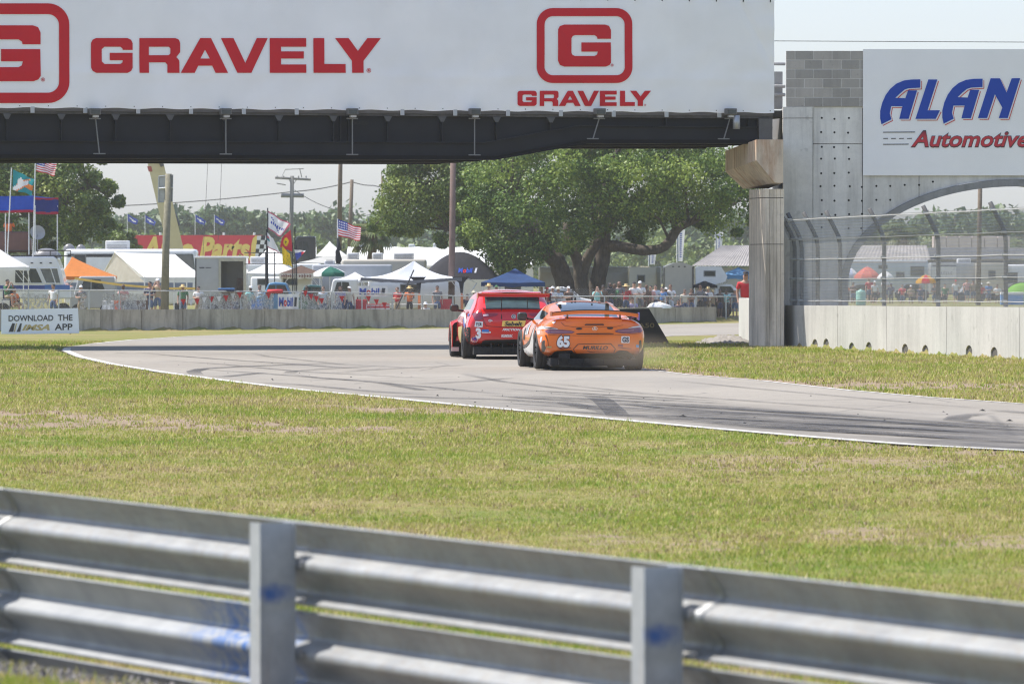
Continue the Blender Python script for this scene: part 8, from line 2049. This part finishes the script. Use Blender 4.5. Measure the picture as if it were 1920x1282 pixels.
for k, (px, yh, c, wh) in enumerate(((1586, 530, 'orange', 'orange at the left end of the arch view'), (1640, 526, 'white', 'white below the coral umbrella edge'), (1671, 530, 'navy', 'navy right of the white umbrella pole'), (1708, 534, 'khaki', 'khaki left of the yellow umbrella'), (1772, 531, 'green', 'green left of the pink shirted one'), (1840, 530, 'red', 'red hugging the arch pole shade'), (1870, 532, 'white', 'white left of the blue cool box'), (1884, 534, 'grey', 'grey beside the blue cool box'))):
    person('person in ' + wh, px, yh, 360 + (k % 3)*1.2, c, 'dark', ('fold', 'stand', 'rest')[k % 3], (('hair', 'dark'), ('cap', 'white'))[k % 2], k % 3, RS.uniform(-.6, .6), ground=GR, group='spectators seen through the arch')
# ================================================================== TRACKSIDE BOARDS
D = 256; a, b = gp(2, 627), gp(148, 625); zt0, zt1 = PZ(580, D), PZ(577.5, D)
D = (a.y + b.y)/2; t = thing('trackside_board', 'white trackside board with dark and gold lettering against the far wall', 'board', (a.x, D, a.z)); U = lambda px: PX(px, D) - a.x; Z = lambda py: PZ(py, D) - a.z
mb = MB(); mb.extrude([(U(2), 0, Z(627)), (U(148.5), 0, Z(624.5)), (U(146), 0, Z(577.5)), (U(2.5), 0, Z(580.5))], (0, .06, 0)); mb.build('panel', M('board_white', (.72, .76, .84), .55, var=.03), t)
def bt(body, x0, x1, y0, y1, m, bold=.02, sh=0): vs, fs = fit_text(body, U(x0), U(x1), Z(y1), Z(y0), bold, sh); mb = MB(); mb.add([(x, -.01, z + (x - U(x0))*.012) for x, z in vs], fs); mb.build('lettering', m, t)
bt('DOWNLOAD', 16, 100, 591.5, 602, DARKPRINT); bt('THE', 108.5, 136, 590, 601, DARKPRINT); bt('APP', 102.5, 136, 607, 618.5, DARKPRINT); bt('IMSA', 41, 93, 609, 619, GOLDPRINT, .04, .35)
mb = MB()
for x0, x1 in ((16, 25), (31, 38)): mb.add([(U(x0), -.01, Z(622)), (U(x1), -.01, Z(622)), (U(x1+3), -.01, Z(606)), (U(x0+7), -.01, Z(606))], [(0,1,2,3)])
mb.build('logo', DARKPRINT, t); mb = MB(); mb.add([(U(26), -.012, Z(622)), (U(28), -.012, Z(622)), (U(32), -.012, Z(606)), (U(30), -.012, Z(606))], [(0,1,2,3)]); mb.build('logo_bar', GOLDPRINT, t)
for px in (20, 130): mb = MB(); mb.box((U(px), .06, -.1), (U(px)+.06, .12, Z(580))); mb.build('prop', WOOD, t)
D = 150; base = gp(1257, 645); D = base.y; t = thing('marker_board', 'dark trackside marker board with faint gold lettering, half hidden by the orange car', 'board', (base.x, D, float(zg(base.x, D)))); U = lambda px: PX(px, D) - base.x; Z = lambda py: PZ(py, D) - t.location.z
mb = MB(); mb.extrude([(U(1120), 0, -.05), (U(1258.5), 0, -.05), (U(1217), 0, Z(578.5)), (U(1158), 0, Z(579.5)), (U(1120), 0, Z(640))], (0, .10, 0)); mb.build('panel', M('board_black', (.028, .025, .025), .55), t)
vs, fs = fit_text('IMSA50', U(1171), U(1227), Z(615), Z(606.5), .02); mb = MB(); mb.add([(x, -.01, z + (x - U(1171))*.02) for x, z in vs], fs); mb.build('lettering', M('dull_gold_print', (.22, .17, .075), .6), t)
mb = MB(); mb.box((U(1200), .10, -.1), (U(1204), .6, .1)); mb.box((U(1140), .10, -.1), (U(1144), .6, .1)); mb.build('foot', BLACK, t)
# heap of pale spoil beside the column
def spoil():
    V, fs, n, m = [], [], 26, 12; b = P(1350, 645, 141)
    for i in range(n + 1):
        for j in range(m + 1):
            x = 4.35 + 1.6*i/n; y = 138.5 + 4.2*j/m; k = math.sin(PI*i/n)**.8*math.sin(PI*j/m); V.append((x, y, float(zg(min(x, 5.9), y)) - .03 + k*(.10 + .22*i/n + RS.uniform(-.06, .06))))
    fs = [(i*(m+1)+j, (i+1)*(m+1)+j, (i+1)*(m+1)+j+1, i*(m+1)+j+1) for i in range(n) for j in range(m)]
    o = link('spoil_heap', np_mesh('spoil_heap', np.array(V), np.array(fs), M('spoil', (.24, .22, .195), .95, var=.35, scale=8, kind='World'), None, True)); tag(o, 'low heap of pale rubble beside the bridge column', 'rubble', kind='stuff')
spoil()
# ================================================================== DUST thrown up by the orange car's right rear wheel
def dust():
    mb = MB(); mb.lathe([(math.sin(a), -math.cos(a)) for a in np.linspace(0, PI, 9)], 14); o = mb.build('dust', None, loc=(2.25, 102.2, .34)); o.scale = (1.15, 1.6, .42); o.data.materials.clear()
    m = bpy.data.materials.new('dust_air'); m.use_nodes = True; t = m.node_tree; t.nodes.remove(t.nodes['Principled BSDF']); pv = t.nodes.new('ShaderNodeVolumePrincipled'); pv.inputs['Color'].default_value = (.72, .62, .48, 1)
    tc = t.nodes.new('ShaderNodeTexCoord'); ln = t.nodes.new('ShaderNodeVectorMath'); ln.operation = 'LENGTH'; t.links.new(tc.outputs['Object'], ln.inputs[0]); rp = t.nodes.new('ShaderNodeMapRange'); rp.inputs[1].default_value = .15; rp.inputs[2].default_value = .95; rp.inputs[3].default_value = .14; rp.inputs[4].default_value = 0; t.links.new(ln.outputs['Value'], rp.inputs[0]); t.links.new(rp.outputs[0], pv.inputs['Density']); t.links.new(pv.outputs[0], t.nodes['Material Output'].inputs['Volume'])
    o.data.materials.append(m); tag(o, 'thin brown dust drifting behind the right rear wheel of the orange car', 'dust', kind='stuff')
dust()
# ================================================================== AIR
mb = MB(); mb.box((-340, -6, -3.2), (340, 1050, 26)); hz = mb.build('haze', None); hz.data.materials.clear()
hm = bpy.data.materials.new('haze_air'); hm.use_nodes = True; ht = hm.node_tree; ht.nodes.remove(ht.nodes['Principled BSDF'])
pv = ht.nodes.new('ShaderNodeVolumePrincipled'); pv.inputs['Color'].default_value = (.95, .975, 1.0, 1); pv.inputs['Density'].default_value = .00014; pv.inputs['Anisotropy'].default_value = .2
ht.links.new(pv.outputs[0], ht.nodes['Material Output'].inputs['Volume']); hz.data.materials.append(hm); tag(hz, kind='stuff')
